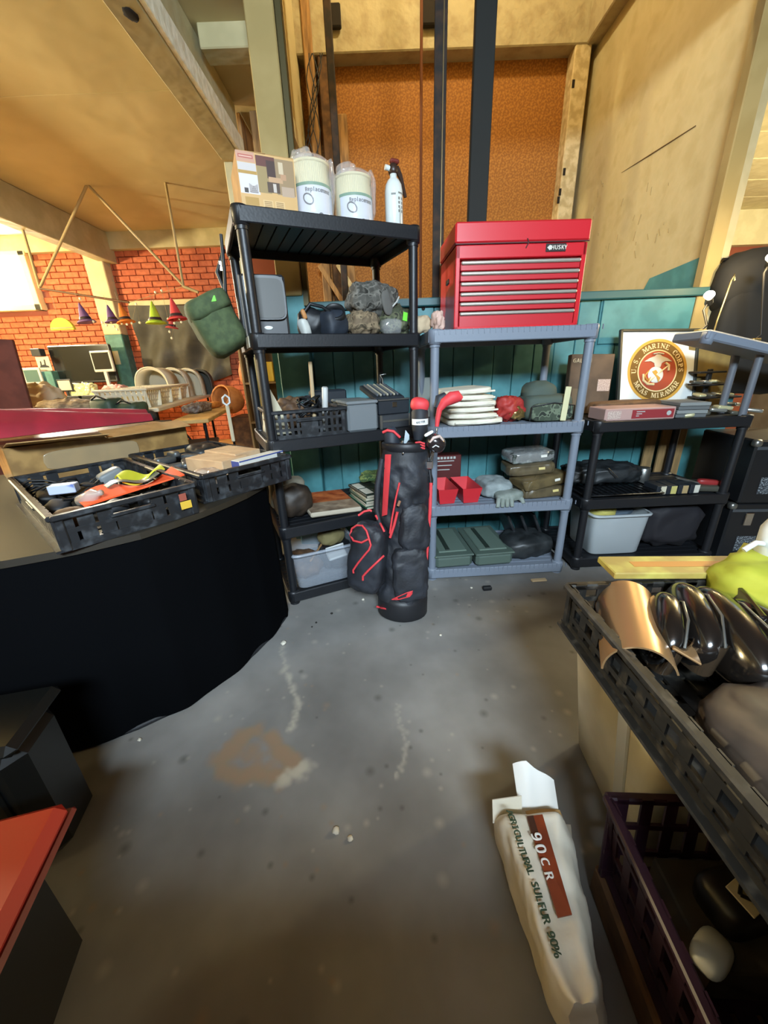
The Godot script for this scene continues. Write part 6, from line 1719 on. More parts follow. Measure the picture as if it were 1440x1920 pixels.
func floor_things() -> void:
	# milky tub with books standing under the table
	var mk := M("milky tub plastic", "bdb8a4", 0.35, 0, {"to": "c9c5b2", "freq": 0.02})
	var a0 := oy(1083, 1395, 0.0)      # near bottom corner on the floor
	var t := thing("storage_tub", "tall milky white tub of books under the folding table", "tub", V(0.86, 0, -0.80), -3)
	var ring := func(k: float, y: float) -> Array:
		var a := []
		for i in 32:
			var g := TAU * i / 32
			a.append(V(signf(cos(g)) * pow(absf(cos(g)), 0.2) * 0.25 * k, y, signf(sin(g)) * pow(absf(sin(g)), 0.2) * 0.24 * k))
		return a
	part(t, "tub", MB.new().loft([ring.call(0.74, 0.0), ring.call(0.76, 0.01), ring.call(1.0, 0.5), ring.call(0.98, 0.5), ring.call(0.74, 0.015)], true), mk)
	part(t, "rim", MB.new().loft([ring.call(0.98, 0.47), ring.call(1.05, 0.47), ring.call(1.07, 0.505), ring.call(1.0, 0.515), ring.call(0.96, 0.505)], false), M("milky tub rim", "cfd2d0", 0.3))
	part(t, "rib", MB.new().rbox(V(-0.218, 0.25, 0.1), V(0.012, 0.46, 0.05), 0.004, rot(0, 0, 7.5)), M("milky tub rim"))
	var bc := ["8e2a24", "2c3a30", "344a5e", "5d4a32"]
	for k in 4:
		var b := thing("hardback_book", ["red hardback book standing in the milky tub", "dark green hardback book standing in the milky tub", "blue hardback book standing in the milky tub", "brown hardback book standing in the milky tub"][k], "book", V(0.74 + 0.01 * k, 0.3, -0.96 + k * 0.075), -3)
		part(b, "cover", MB.new().rbox(V(0, 0.125, 0), V(0.17, 0.25, 0.045), 0.004, rot(-6, 0, 0)), M("hardback %d" % k, bc[k], 0.5))
		part(b, "pages", MB.new().box(V(0.002, 0.126, 0), V(0.168, 0.248, 0.034), rot(-6, 0, 0)), M("book pages"))
	# sulphur bag resting on its long edge
	sulfur_bag()
	# purple plastic basket
	var pur := M("dark purple plastic", "2a1420", 0.45)
	crate("plastic_basket", "dark purple plastic basket under the edge of the folding table", "basket", V(0.67, 0.10, -0.40), -4, 0.34, 0.34, 0.25, pur, {"pitch": 0.05, "gap": 0.03, "rows": 3, "taper": 0.03, "hand": false})
	solo("basket_liner", "dark kraft carton inside the purple basket", "box", MB.new().rbox(V(0, 0.07, 0), V(0.2, 0.1, 0.18), 0.004), M("dark kraft box", "332b20", 0.8), V(0.69, 0.115, -0.42), -4)
	solo("wooden_crate_base", "low dark wooden block carrying the purple basket", "block", MB.new().rbox(V(0, 0.05, 0), V(0.34, 0.098, 0.32), 0.006), M("dark aged timber"), V(0.67, 0.0, -0.40), -4)
	# black rain boots with a pale sole and a hose beside them
	var bt := M("black boot rubber", "131112", 0.4)
	for k in 2:
		var b := thing("rubber_boot", ["tall black rubber boot lying under the table edge", "tall black rubber boot standing beside its fallen mate"][k], "boot", V(0.50 + k * 0.2, 0.0, -0.13 + k * 0.05), -20 + k * 30, "black rubber boots")
		part(b, "shaft", MB.new().tube([V(0, 0.05, 0), V(0.0, 0.14, 0.0), V(0.0, 0.26, -0.01), V(0.01, 0.36, -0.02)], [0.055, 0.055, 0.06, 0.068], 18, false), bt)
		part(b, "foot", MB.new().sup(V(0, 0.045, 0.06), V(0.05, 0.042, 0.13), Basis(), 0.6), bt)
		part(b, "sole", MB.new().sup(V(0, 0.012, 0.06), V(0.054, 0.012, 0.135), Basis(), 0.5), M("grey sole", "5d5648", 0.6))
		part(b, "top_band", MB.new().tube([V(0.01, 0.35, -0.02), V(0.01, 0.37, -0.02)], [0.071, 0.071], 18, false), M("grey sole"))
	solo("white_scoop", "pale plastic scoop lying against the purple basket", "scoop", MB.new().sup(V(0, 0.02, 0), V(0.055, 0.018, 0.028), rot(0, 30, -20), 0.7), M("milky tub plastic"), V(0.60, 0.225, -0.36), 0)
	var tg := thing("tagged_pouch", "black pouch with a square white tag under the table", "pouch", oy(1395, 1648, 0.34) * V(1, 0, 1) + V(0, 0.22, 0), 10)
	part(tg, "pouch", MB.new().sup(V(0, 0.04, 0), V(0.06, 0.045, 0.05), Basis(), 0.6), bt)
	var tgp := part(tg, "tag", MB.new().rbox(V(0.005, 0.088, 0.012), V(0.055, 0.004, 0.05), 0.001, rot(8, 12, 0)), M("warm white paper"))
	part(tgp, "tag_ring", MB.new().tube([V(-0.012, 0.092, 0.01), V(0.005, 0.0925, 0.024), V(0.022, 0.092, 0.012), V(0.008, 0.092, -0.004), V(-0.012, 0.092, 0.01)], 0.004, 6), M("dark bezel"))
	# red bin and black tote at the left
	var rb := thing("red_tote", "tote with shadow painted into its body and a rounded red lid beside the black tote", "tote", V(-0.94, 0, -0.33), 14)
	part(rb, "body", MB.new().rbox(V(0, 0.19, 0), V(0.38, 0.38, 0.3), 0.03), M("charcoal tote body", "141312", 0.5))  # body coloured near black to stand for the shadow below the lid
	var ld := part(rb, "lid", MB.new().rbox(V(0, 0.4, 0), V(0.48, 0.045, 0.4), 0.02), M("red tote lid", "96210f", 0.5))
	part(ld, "lid_edge", MB.new().rbox(V(0, 0.378, 0), V(0.49, 0.016, 0.41), 0.008), M("dark red tote edge", "5f130a", 0.5))
	var tt := thing("black_tote", "black plastic tote with rounded corners in front of the draped counter", "tote", V(-1.17, 0, -0.73), 12)
	var tm := M("smoky black plastic", "0b0d0d", 0.3)
	part(tt, "body", MB.new().rbox(V(0, 0.22, 0), V(0.38, 0.44, 0.2), 0.04), tm)
	part(tt, "lid", MB.new().rbox(V(0, 0.455, 0), V(0.41, 0.04, 0.23), 0.018), tm)
	for s in [-1, 0, 1]:
		part(tt, "rib", MB.new().rbox(V(s * 0.12, 0.22, 0.1), V(0.016, 0.4, 0.02), 0.006), tm)
	part(tt, "handle", MB.new().rbox(V(0.06, 0.37, 0.105), V(0.14, 0.03, 0.03), 0.01), tm)
	# litter on the floor
	solo("black_block", "small black rubber block lying on the floor", "block", MB.new().rbox(V(0, 0.013, 0), V(0.055, 0.026, 0.03), 0.005), M("black rubber"), oy(913, 1106, 0), 4)
	solo("tan_stick", "flat tan wood offcut before the grey rack", "offcut", MB.new().rbox(V(0, 0.006, 0), V(0.1, 0.012, 0.03), 0.004), M("pale dowel wood"), oy(1010, 1089, 0), 3)
	for q in [[630, 1560, 0.012], [657, 1574, 0.009], [532, 1208, 0.016], [826, 1192, 0.008], [884, 1103, 0.008], [262, 1388, 0.007], [355, 1325, 0.007], [681, 1125, 0.01]]:
		solo("plaster_crumb", "small pale plaster crumb lying on the concrete floor", "crumb", MB.new().ell(V(0, q[2] * 0.5, 0), V(q[2], q[2] * 0.6, q[2]), Basis(), 8, 5, lumps(0.05, int(q[0])), 0.6), M("plaster crumb", "cfc9b8", 0.9), oy(q[0], q[1], 0), q[0], "plaster crumbs on the floor")
	for q in [[622, 1151, 0.008], [593, 1168, 0.006], [585, 1176, 0.005]]:
		solo("dirt_clod", "small dark dirt clod on the floor near the counter", "dirt", MB.new().ell(V(0, q[2] * 0.5, 0), V(q[2], q[2] * 0.6, q[2]), Basis(), 8, 5, lumps(0.05, int(q[0])), 0.6), M("dark dirt", "1f1c18", 0.9), oy(q[0], q[1], 0), q[0], "dirt clods on the floor")

func sulfur_bag() -> void:
	# narrow side up at about 0.3 m, long axis running away from the viewer
	var H := 0.27
	var fl := oy(925, 1497, H)
	var fr := oy(1050, 1480, H)
	var nl := oy(1022, 1800, H)
	var nr := oy(1122, 1800, H)
	nl += (nl - fl) * 0.16
	nr += (nr - fr) * 0.16
	var sk := M("white woven sack", "ded7c6", 0.65, 0, {"to": "d0c8b4", "freq": 0.02, "bump": 0.05, "bfreq": 0.4})
	var org := V(0.36, 0, -0.47)
	var t := thing("sulfur_bag", "white sack printed AGRICULTURAL SULFUR beside the milky tub", "sack", org)
	var n := lumps(0.008, 4)
	var rings := []
	var N := 48
	for i in 41:
		var u := i / 40.0
		var a := fl.lerp(nl, u) - org
		var b := fr.lerp(nr, u) - org
		var mid := (a + b) / 2
		var end := 1.0 if u < 0.5 else pow(maxf(1.0 - pow(absf(2 * u - 1), 5), 0.0), 0.5)
		var open := clampf(1.0 - u * 9.0, 0.0, 1.0)
		var ring := []
		for k in N:
			var g := TAU * k / N
			var cx := signf(cos(g)) * pow(absf(cos(g)), 0.5)
			var sy := signf(sin(g)) * pow(absf(sin(g)), 0.5)
			var h := H * (0.5 + 0.5 * sy)                 # 0 at the floor
			var w := (b - a).length() * 0.5 * (1.0 + 0.12 * (1.0 - sy)) * (0.55 + 0.45 * end)
			var lean := 0.055 * (1.0 - h / H)             # the foot stands a little to the right
			var p := V(mid.x + cx * w + lean, h - 0.02 * maxf(0, sy) * pow(1.0 - absf(cx), 1.0), mid.z)
			p += V(0.012 * n.get_noise_3d(p.x * 1000, p.y * 1000, p.z * 1000), 0.012 * maxf(0, sy) * n.get_noise_2d(p.x * 900, p.z * 900), 0)
			p.y = maxf(p.y * (1.0 - 0.25 * open * (1.0 if sy > 0 else 0.0)), 0.001)
			ring.append(p)
		rings.append(ring)
	part(t, "sack", MB.new().loft(rings), sk)
	# opened, torn end
	var e := (fl + fr) / 2 - org
	var wd := (fr - fl).length()
	part(t, "torn_flap", MB.new().sheet(10, 6, func(u: float, v: float) -> Vector3:
		return e + V(lerpf(-0.012, wd * 0.5, u), -0.09 + 0.12 * v * (1.0 - 0.6 * absf(u - 0.3)) + 0.004 * sin(u * 9), 0.015 - 0.06 * v - 0.03 * (1.0 - u) * v), 0.003), M("white sack inside", "dcdad4", 0.6))
	part(t, "torn_flap", MB.new().sheet(8, 5, func(u: float, v: float) -> Vector3:
		return e + V(lerpf(-wd * 0.48, -0.01, u), -0.09 + 0.06 * v + 0.012 * u, 0.012 - 0.02 * v), 0.003), sk)
	part(t, "kraft_lip", MB.new().sheet(8, 3, func(u: float, v: float) -> Vector3:
		return e + V(lerpf(0.0, wd * 0.5, u), -0.062 + 0.008 * sin(u * PI), 0.024 - 0.018 * v), 0.002), M("brown cardboard"))
	# print, laid on the upper side
	var top := func(s: float, u: float, lift: float) -> Transform3D:   # s across 0-1, u along 0-1
		var p := fl.lerp(nl, u).lerp(fr.lerp(nr, u), s) - org
		var cx := 2.0 * s - 1.0
		var sy := pow(maxf(1.0 - pow(cx, 4.0), 0.0), 0.25)
		p.y = H * (0.5 + 0.5 * sy) - 0.02 * sy * (1.0 - absf(cx))
		p.y = (p.y + 0.012 * sy * n.get_noise_2d(p.x * 900, p.z * 900)) * (1.0 - 0.25 * clampf(1.0 - u * 9.0, 0.0, 1.0)) + lift
		var along := (nl - fl).normalized()
		var across := Vector3.UP.cross(along).normalized()
		return Transform3D(Basis(along, Vector3.UP.cross(along), Vector3.UP), p)
	var lt := MB.new()
	var words := "AGRICULTURAL SULFUR 90%"
	for i in words.length():
		if words[i] == " ": continue
		var xf: Transform3D = top.call(0.17 + 0.004 * i, 0.115 + i * 0.0325, 0.0135)
		lt.text(words[i], 0.021, xf, 0.001)
	part(t, "lettering", lt, M("dark green print", "33442e", 0.7))
	var lo := MB.new()
	var p0: Transform3D = top.call(0.42, 0.14, 0.011)
	var p1: Transform3D = top.call(0.66, 0.14, 0.011)
	var p2: Transform3D = top.call(0.72, 0.68, 0.011)
	var p3: Transform3D = top.call(0.48, 0.68, 0.011)
	var dn := V(0, -0.004, 0)
	lo.hexa([p0.origin + dn, p1.origin + dn, p2.origin + dn, p3.origin + dn, p0.origin, p1.origin, p2.origin, p3.origin])
	var lg := part(t, "brown_panel", lo, M("rust brown print", "8a3a14", 0.6, 0, {"to": "6b2a0d", "freq": 0.03}))
	part(lg, "panel_dark", MB.new().hexa_of([p0.origin + V(0, 0.0006, 0), p0.origin.lerp(p1.origin, 0.4) + V(0, 0.0006, 0), p0.origin.lerp(p1.origin, 0.4).lerp(p3.origin.lerp(p2.origin, 0.4), 0.28) + V(0, 0.0006, 0), p0.origin.lerp(p3.origin, 0.28) + V(0, 0.0006, 0)], 0.0006), M("dark brown print", "3a1c0c", 0.6))
	var wt := MB.new()
	var s2 := "90CR"
	for i in 4:
		wt.text(s2[i], 0.034 if i < 2 else 0.026, top.call(0.47 + i * 0.012, 0.28 + i * 0.07, 0.0185), 0.001)
	part(lg, "panel_lettering", wt, M("white sack inside"))

# ---------- the hall behind, on its raised floor ----------
func cone_hat(label: String, px: float, py: float, col: String, tilt: float, s: float) -> void:
	var p := oz(px, py, -4.92)
	var m := M("felt " + col, col, 0.8)
	var t := thing("witch_hat", label, "hat", p)
	t.rotation_degrees.z = tilt
	t.scale = Vector3.ONE * s
	part(t, "cone", MB.new().lathe([Vector2(0.07, 0.0), Vector2(0.055, 0.06), Vector2(0.032, 0.14), Vector2(0.012, 0.2), Vector2(0, 0.215)], 16), m)
	part(t, "brim", MB.new().lathe([Vector2(0.05, 0.002), Vector2(0.1, -0.012), Vector2(0.118, -0.03), Vector2(0.116, -0.034), Vector2(0.05, -0.006)], 20), m)
	part(t, "hat_band", MB.new().lathe([Vector2(0.071, 0.004), Vector2(0.064, 0.034), Vector2(0.066, 0.034), Vector2(0.073, 0.004)], 16), M("dark hat band", "2a1c22", 0.7))
	part(t, "thread", MB.new().cyl(V(0, 0.21, 0), V(0.0, 0.34, 0), 0.002, 0.002, 5), M("thread", "8a7a5c", 0.8))

func basket(label: String, at: Vector3, yaw: float) -> void:
	crate("laundry_basket", label, "basket", at, yaw, 0.42, 0.32, 0.17, M("white basket plastic", "cfc6ad", 0.5), {"pitch": 0.04, "gap": 0.014, "rows": 3, "taper": 0.04, "hand": false, "group": "white laundry baskets"})

func carrier(label: String, at: Vector3, yaw: float, m: Material, w := 0.36, h := 0.3, d := 0.16) -> void:
	var t := thing("pet_carrier_shell", label, "pet carrier", at, yaw, "pet carrier shells")
	var sec := func(z: float, k: float) -> Array:
		var a := []
		for i in 21:
			var g := PI * i / 20.0
			a.append(V(cos(g) * w / 2 * k, pow(sin(g), 0.45) * h * k, z))
		return a
	var mb := MB.new()
	mb.loft([sec.call(-d / 2, 1.0), sec.call(d / 2, 1.0)], false, false)
	mb.loft([sec.call(d / 2, 1.0), sec.call(d / 2, 0.93), sec.call(-d / 2, 0.93), sec.call(-d / 2, 1.0)], false, false)
	part(t, "shell", mb, m)
	part(t, "lip", MB.new().tube(sec.call(d / 2, 1.01), 0.009, 8), m)
	var vent := MB.new()
	for r in 4:
		for c in 3:
			vent.rbox(V(-w / 2 * 1.0 - 0.001, 0.08 + r * 0.045, -d / 3 + c * d / 3), V(0.004, 0.03, 0.014), 0.002)
	for c in 5:
		for r in 2:
			vent.rbox(V(-0.1 + c * 0.022, h * (0.985 - 0.03 * r), -0.02 + r * 0.04), V(0.012, 0.006, 0.03), 0.002, rot(0, 0, 8))
	part(t, "vent_slots", vent, M("dark bezel"))
	part(t, "back_panel", MB.new().prism(_flat2(sec.call(0.0, 0.93)), 0.006, XF(Basis(), V(0, 0, -d / 2))), m)

func _flat2(a: Array) -> Array:
	var r := []
	for v in a: r.append(Vector2(v.x, v.y))
	return r

func table4(called: String, label: String, c: Vector3, yaw: float, w: float, d: float, h: float, foot: float, top_m: Material) -> Node3D:
	var t := thing(called, label, "table", V(c.x, foot, c.z), yaw)
	part(t, "table_top", MB.new().rbox(V(0, h - foot - 0.018, 0), V(w, 0.035, d), 0.006), top_m)
	for sx in [-1, 1]:
		for sz in [-1, 1]:
			part(t, "leg", MB.new().cyl(V(sx * (w / 2 - 0.05), 0, sz * (d / 2 - 0.06)), V(sx * (w / 2 - 0.05), h - foot - 0.03, sz * (d / 2 - 0.06)), 0.014, 0.014, 8), M("black table steel"))
	return t

func hall_things() -> void:
	# hanging rail with four thin rods
	var rodm := M("cream painted rod", "a58f62", 0.7)
	var Z := -4.95
	var r := thing("hanging_rail", "brown display rail hung from the ceiling on thin rods", "rail", oz(75, 541, Z))
	var o := r.position
	part(r, "rail", MB.new().cyl(Vector3.ZERO, oz(242, 567, Z) - o, 0.012, 0.012, 8), M("brown rail", "5a3a20", 0.6))
	part(r, "rail", MB.new().tube([oz(343, 537, Z) - o, oz(372, 548, Z) - o], 0.016, 8), rodm)
	part(r, "cross_wire", MB.new().cyl(oz(242, 567, Z) - o, oz(343, 537, Z) - o, 0.003, 0.003, 5), rodm)
	for q in [[18, 347, 75, 541], [163, 351, 76, 537], [167, 352, 345, 537], [311, 347, 344, 537]]:
		var a := oz(q[0], q[1], Z)
		a.y = CEIL
		part(r, "suspension_rod", MB.new().cyl(a - o, oz(q[2], q[3], Z) - o, 0.014, 0.014, 8), rodm)
	cone_hat("purple felt witch hat hanging from the brown rail", 161, 600, "6a4a78", 8, 0.85)
	cone_hat("purple felt witch hat beside the orange one", 211, 600, "5b3f70", 6, 0.75)
	cone_hat("orange felt witch hat with dark trim", 235, 600, "c26a1c", 8, 0.85)
	cone_hat("lime green felt witch hat", 292, 601, "9cb82a", 0, 0.95)
	cone_hat("red felt witch hat with a tall cone", 331, 594, "c23a3e", 6, 0.95)
	cone_hat("coral felt witch hat hanging lower than the tall red one", 322, 612, "b8453f", -8, 0.6)
	var ck := thing("yellow_ornament", "yellow half moon ornament hanging from the rail", "ornament", oz(122, 619, Z + 0.03))
	var hm := []
	for i in 19: hm.append(Vector2(cos(PI * i / 18.0) * 0.135, sin(PI * i / 18.0) * 0.125))
	part(ck, "half_disc", MB.new().prism(hm, 0.04), M("lemon felt", "d8c43c", 0.8))
	part(ck, "trim", MB.new().rbox(V(0, 0.02, 0.021), V(0.26, 0.018, 0.044), 0.004), M("orange print"))
	part(ck, "thread", MB.new().cyl(V(-0.02, 0.12, 0.02), V(-0.03, 0.36, 0.0), 0.002, 0.002, 5), M("thread"))
	var sl := thing("string_lights", "string of small clear bulbs hung with the felt hats", "string lights", oz(205, 600, Z + 0.06))
	var sp := []
	var bm := M("clear fairy bulb", "f2e6c0", 0.2)
	for q in [[150, 560], [175, 603], [192, 605], [200, 610], [208, 604], [214, 612], [220, 618], [228, 606], [238, 608], [247, 606], [255, 570], [262, 605], [280, 600], [291, 548], [303, 545], [315, 598], [318, 622], [322, 634], [327, 606], [336, 598], [340, 604]]:
		var p := oz(q[0], q[1], Z + 0.06) - sl.position
		sp.append(p)
		part(sl, "bulb", MB.new().ell(p, V(0.013, 0.015, 0.013), Basis(), 8, 6), bm)
	part(sl, "wire", MB.new().tube(sp, 0.002, 5), M("thread"))

	# black plastic sheet over the wall, ledge above
	var tp := M("black polythene", "2b281f", 0.6, 0, {"to": "3a362b", "freq": 0.02})
	var a0 := oz(244, 574, -6.335)
	var a1 := oz(424, 574, -6.335)
	var t := thing("plastic_sheet", "black plastic sheet draped over the brick wall", "sheet", a0)
	part(t, "sheet", MB.new().sheet(50, 30, func(u: float, v: float) -> Vector3:
		var p := (a1 - a0) * u
		var sag := 0.16 * sin(PI * u) * v
		return V(p.x + 0.1 * v * (0.5 - u), p.y - v * (0.95 + sag), 0.07 + 0.025 * sin(u * 22 + v * 4) * (0.3 + v) + 0.06 * sin(u * 7 + v * 9) * v)), tp)
	part(t, "batten", MB.new().rbox((a1 - a0) / 2 + V(0, 0.05, 0.0), V((a1 - a0).length(), 0.07, 0.07), 0.006), M("old cream paint"))
	# desk with screens along the brick wall
	var top := 1.04
	table4("long_desk", "long desk with screens below the brick wall", V(-4.75, 0, -5.78), 0, 2.0, 0.72, top, HALL, M("pale desk laminate", "b9a67c", 0.6))
	var D := func(px: float, py: float, z: float) -> Vector3:
		var p := oz(px, py, z)
		return V(p.x, top, p.z)
	var tv := thing("flat_television", "wide black television standing on the long desk", "television", D.call(160, 690, -6.0))
	part(tv, "panel", MB.new().rbox(V(0, 0.5, 0), V(0.9, 0.52, 0.05), 0.012), M("dark bezel"))
	part(tv, "screen", MB.new().box(V(0, 0.505, 0.026), V(0.85, 0.47, 0.002)), M("glossy dark screen", "23231e", 0.12, 0, {"coat": 0.6}))
	part(tv, "stand", MB.new().rbox(V(0, 0.12, 0), V(0.1, 0.26, 0.04), 0.006).rbox(V(0, 0.008, 0), V(0.4, 0.016, 0.2), 0.004), M("dark bezel"))
	var mo := thing("computer_monitor", "pale grey computer monitor beside the black television", "monitor", D.call(196, 690, -5.8))
	mo.rotation_degrees.y = -8
	part(mo, "frame", MB.new().rbox(V(0, 0.52, 0), V(0.32, 0.28, 0.04), 0.01), M("pale monitor plastic", "b9b9ae", 0.5))
	part(mo, "screen", MB.new().box(V(0, 0.525, 0.021), V(0.27, 0.22, 0.002)), M("glossy dark screen"))
	part(mo, "stand", MB.new().rbox(V(0, 0.2, 0), V(0.05, 0.4, 0.03), 0.004).rbox(V(0, 0.01, 0), V(0.24, 0.02, 0.16), 0.005), M("pale monitor plastic"))
	var f1 := thing("small_monitor", "small square screen in a white frame near the window", "monitor", D.call(60, 700, -5.75))
	part(f1, "frame", MB.new().rbox(V(0, 0.36, 0), V(0.26, 0.22, 0.03), 0.006), M("pale monitor plastic"))
	part(f1, "screen", MB.new().box(V(0, 0.36, 0.016), V(0.2, 0.16, 0.002)), M("teal grey screen", "4d6663", 0.2))
	part(f1, "stand", MB.new().rbox(V(0, 0.13, 0), V(0.06, 0.26, 0.03), 0.004).rbox(V(0, 0.008, 0), V(0.16, 0.016, 0.12), 0.004), M("pale monitor plastic"))
	var f2 := thing("silhouette_print", "white print with dark silhouettes on a teal box", "picture", D.call(82, 680, -5.85))
	part(f2, "box", MB.new().rbox(V(0, 0.21, 0), V(0.22, 0.42, 0.12), 0.006), M("dark teal paint"))
	part(f2, "print_board", MB.new().rbox(V(0, 0.52, 0.0), V(0.19, 0.19, 0.015), 0.003), M("warm white paper"))
	part(f2, "silhouette", MB.new().prism([Vector2(-0.07, -0.05), Vector2(0.07, -0.05), Vector2(0.06, -0.03), Vector2(0.03, -0.02), Vector2(0.035, 0.05), Vector2(0.02, 0.06), Vector2(0.01, -0.01), Vector2(-0.03, -0.015), Vector2(-0.025, 0.03), Vector2(-0.04, 0.04), Vector2(-0.05, -0.02)], 0.002, XF(Basis(), V(0, 0.52, 0.008))), M("dark bezel"))
	part(f2, "black_case", MB.new().rbox(V(-0.03, 0.67, 0), V(0.13, 0.1, 0.1), 0.006), M("black rubber"))
	var f3 := thing("photo_frame", "small framed picture standing before the television", "picture", D.call(116, 703, -5.6))
	part(f3, "frame", MB.new().rbox(V(0, 0.22, 0), V(0.2, 0.16, 0.02), 0.004), M("dark bezel"))
	part(f3, "picture", MB.new().box(V(0, 0.22, 0.011), V(0.165, 0.125, 0.002)), M("warm white paper"))
	part(f3, "foot", MB.new().rbox(V(0, 0.07, 0), V(0.03, 0.14, 0.02), 0.003).rbox(V(0, 0.005, 0), V(0.1, 0.01, 0.1), 0.003), M("dark bezel"))
	soft("pink_cloth", "bright pink cloth folded on the long desk", "cloth", D.call(78, 715, -5.55), 8, V(0.2, 0.075, 0.1), M("bright pink cotton", "c4557e", 0.8), {"amp": 0.03})
	soft("pale_pink_clothes", "pale pink clothes piled at the end of the long desk", "clothes", D.call(212, 705, -5.62), -6, V(0.17, 0.1, 0.1), M("pale pink cotton", "b98d86", 0.85, 0, {"to": "a2706f", "freq": 0.06}), {"amp": 0.07})
	soft("glass_ornaments", "pale yellow green glass ornaments in front of the television", "ornaments", D.call(146, 705, -5.68), 0, V(0.2, 0.12, 0.07), M("yellow green glass", "c2bf7c", 0.15, 0, {"to": "e0dba8", "freq": 0.08}), {"amp": 0.1, "freq": 0.02})
	for k in 3:
		solo("black_carton", ["black carton under the pale pink clothes", "black carton before the glass ornaments", "black carton beside the photo frame"][k], "box", MB.new().rbox(V(0, 0.04, 0), V(0.3, 0.08, 0.16), 0.004), M("black flight case"), V(-3.95 - k * 0.34, top, -5.5), 0)
	soft("navy_cloth", "navy cloth hanging over the corner of the long desk", "cloth", V(-4.95, top, -5.48), 0, V(0.13, 0.06, 0.07), M("navy nylon"), {"amp": 0.04})
	solo("paper_notice", "small cream notice on the teal foot of the wall pillar", "notice", MB.new().rbox(V(0, 0, 0), V(0.13, 0.19, 0.004), 0.001).box(V(0, 0.03, 0.0025), V(0.07, 0.03, 0.001)).box(V(0.01, -0.04, 0.0025), V(0.05, 0.05, 0.001)), M("notice paper", "b5a884", 0.8), V(-4.0, 1.62, -6.205), 0)

	# white table with baskets and carrier shells
	var a := deg_to_rad(11.8)
	var ax := V(-sin(a), 0, -cos(a))
	var rx := V(cos(a), 0, -sin(a))
	var e0 := V(-1.95, 0, -3.42)
	var wh := 1.07
	table4("white_table", "white folding table of laundry baskets and pet carriers", e0 + ax * 1.15 - rx * 0.4, 11.8, 0.8, 2.3, wh, HALL, M("white table laminate", "cdc5ad", 0.5))
	var bp := [0.62, 1.0, 1.4, 1.8]
	for k in 4:
		basket(["white laundry basket at the near end of the white table", "white laundry basket standing second along the white table", "white laundry basket standing third along the white table", "white laundry basket at the far end of the white table"][k], e0 + ax * (0.22 + k * 0.42) - rx * (0.28 + 0.02 * k) + V(0, wh, 0), 8)
	var wp := M("white carrier plastic", "c9bfa5", 0.45)
	var dk := M("dark grey carrier plastic", "3d3b33", 0.5)
	for k in 4:
		carrier(["white pet carrier shell at the front of the row", "white pet carrier shell second in the row", "white pet carrier shell third in the row", "dark grey pet carrier shell at the end of the row"][k], oz([297, 332, 358, 378][k], [722, 722, 720, 718][k], [-4.9, -5.2, -5.4, -5.55][k]) * V(1, 0, 1) + V(0, wh, 0), 4, dk if k == 3 else wp, [0.38, 0.33, 0.32, 0.3][k], [0.36, 0.35, 0.34, 0.33][k], [0.3, 0.18, 0.14, 0.12][k])
	# narrow brown bench in front of it
	table4("bench_table", "narrow bench table with a tan top along the baskets", V(-1.78, 0, -3.98) , 11.8, 0.3, 1.4, 0.97, HALL, M("tan bench top", "b08d54", 0.55, 0, {"to": "c09c60", "freq": 0.02}))
	soft("toy_pile", "small heap of dark toys on the tan bench", "toys", V(-1.87, 0.97, -3.98), 0, V(0.09, 0.045, 0.2), M("mixed dark toys", "4a3a36", 0.5, 0, {"to": "8d8478", "freq": 0.09}), {"amp": 0.07, "freq": 0.02})
	soft("orange_cloth", "orange tan cloth on the tan bench", "cloth", V(-1.92, 0.97, -4.4), 0, V(0.08, 0.035, 0.14), M("orange cotton", "b5732c", 0.8), {"amp": 0.04})
	# cluttered table with duffels, stool and bundles
	table4("trestle_table", "cluttered trestle table behind the large carton", V(-2.55, 0, -3.07), 0, 1.62, 0.3, 0.985, HALL, M("worn table laminate"))
	var gd := M("bottle green nylon", "26392c", 0.6, 0, {"to": "33493a", "freq": 0.03})
	var q1 := oz(210, 785, -3.08)
	for k in 2:
		var db := thing("green_duffel", ["bottle green duffel standing on the trestle table", "bottle green duffel lying next to the upright one"][k], "bag", V(q1.x + k * 0.17, 0.986, -3.08 - 0.02 * k), -6, "bottle green duffels")
		part(db, "body", MB.new().sup(V(0, 0.1 - 0.02 * k, 0), V(0.095, 0.1 - 0.02 * k, 0.1), Basis(), 0.45, lumps(0.01, 3 + k), 0.02), gd)
		part(db, "strap", MB.new().tube([V(-0.06, 0.19 - 0.04 * k, 0.08), V(0, 0.22 - 0.04 * k, 0.09), V(0.06, 0.19 - 0.04 * k, 0.08)], 0.007, 6), M("black rubber"))
	soft("knit_beanie", "black knit beanie lying beside the bottle green duffels", "beanie", V(q1.x + 0.31, 0.986, -2.99), 20, V(0.09, 0.05, 0.07), M("black wool"), {"e": 0.8, "amp": 0.02})
	var st := thing("wooden_stool", "small light wooden stool on the trestle table", "stool", oz(52, 778, -3.05) * V(1, 0, 1) + V(0, 0.986, 0), 10)
	var sw := M("light stool wood", "a57b48", 0.6)
	part(st, "seat", MB.new().rbox(V(0, 0.13, 0), V(0.24, 0.05, 0.16), 0.01), M("brown seat", "6a4527", 0.6))
	part(st, "rail", MB.new().rbox(V(0, 0.095, 0.06), V(0.2, 0.02, 0.02), 0.003), sw)
	for s in [-1, 1]:
		for z in [-1, 1]:
			part(st, "leg", MB.new().rbox(V(s * 0.075, 0.05, z * 0.05), V(0.026, 0.105, 0.026), 0.004, rot(0, 0, s * 4)), sw)
	var stripe := M("striped knit", "a48f6e", 0.85, 0, {"to": "6d5a44", "freq": 0.05, "lo": 0.45, "hi": 0.55, "scale": Vector3(1, 6, 1)})
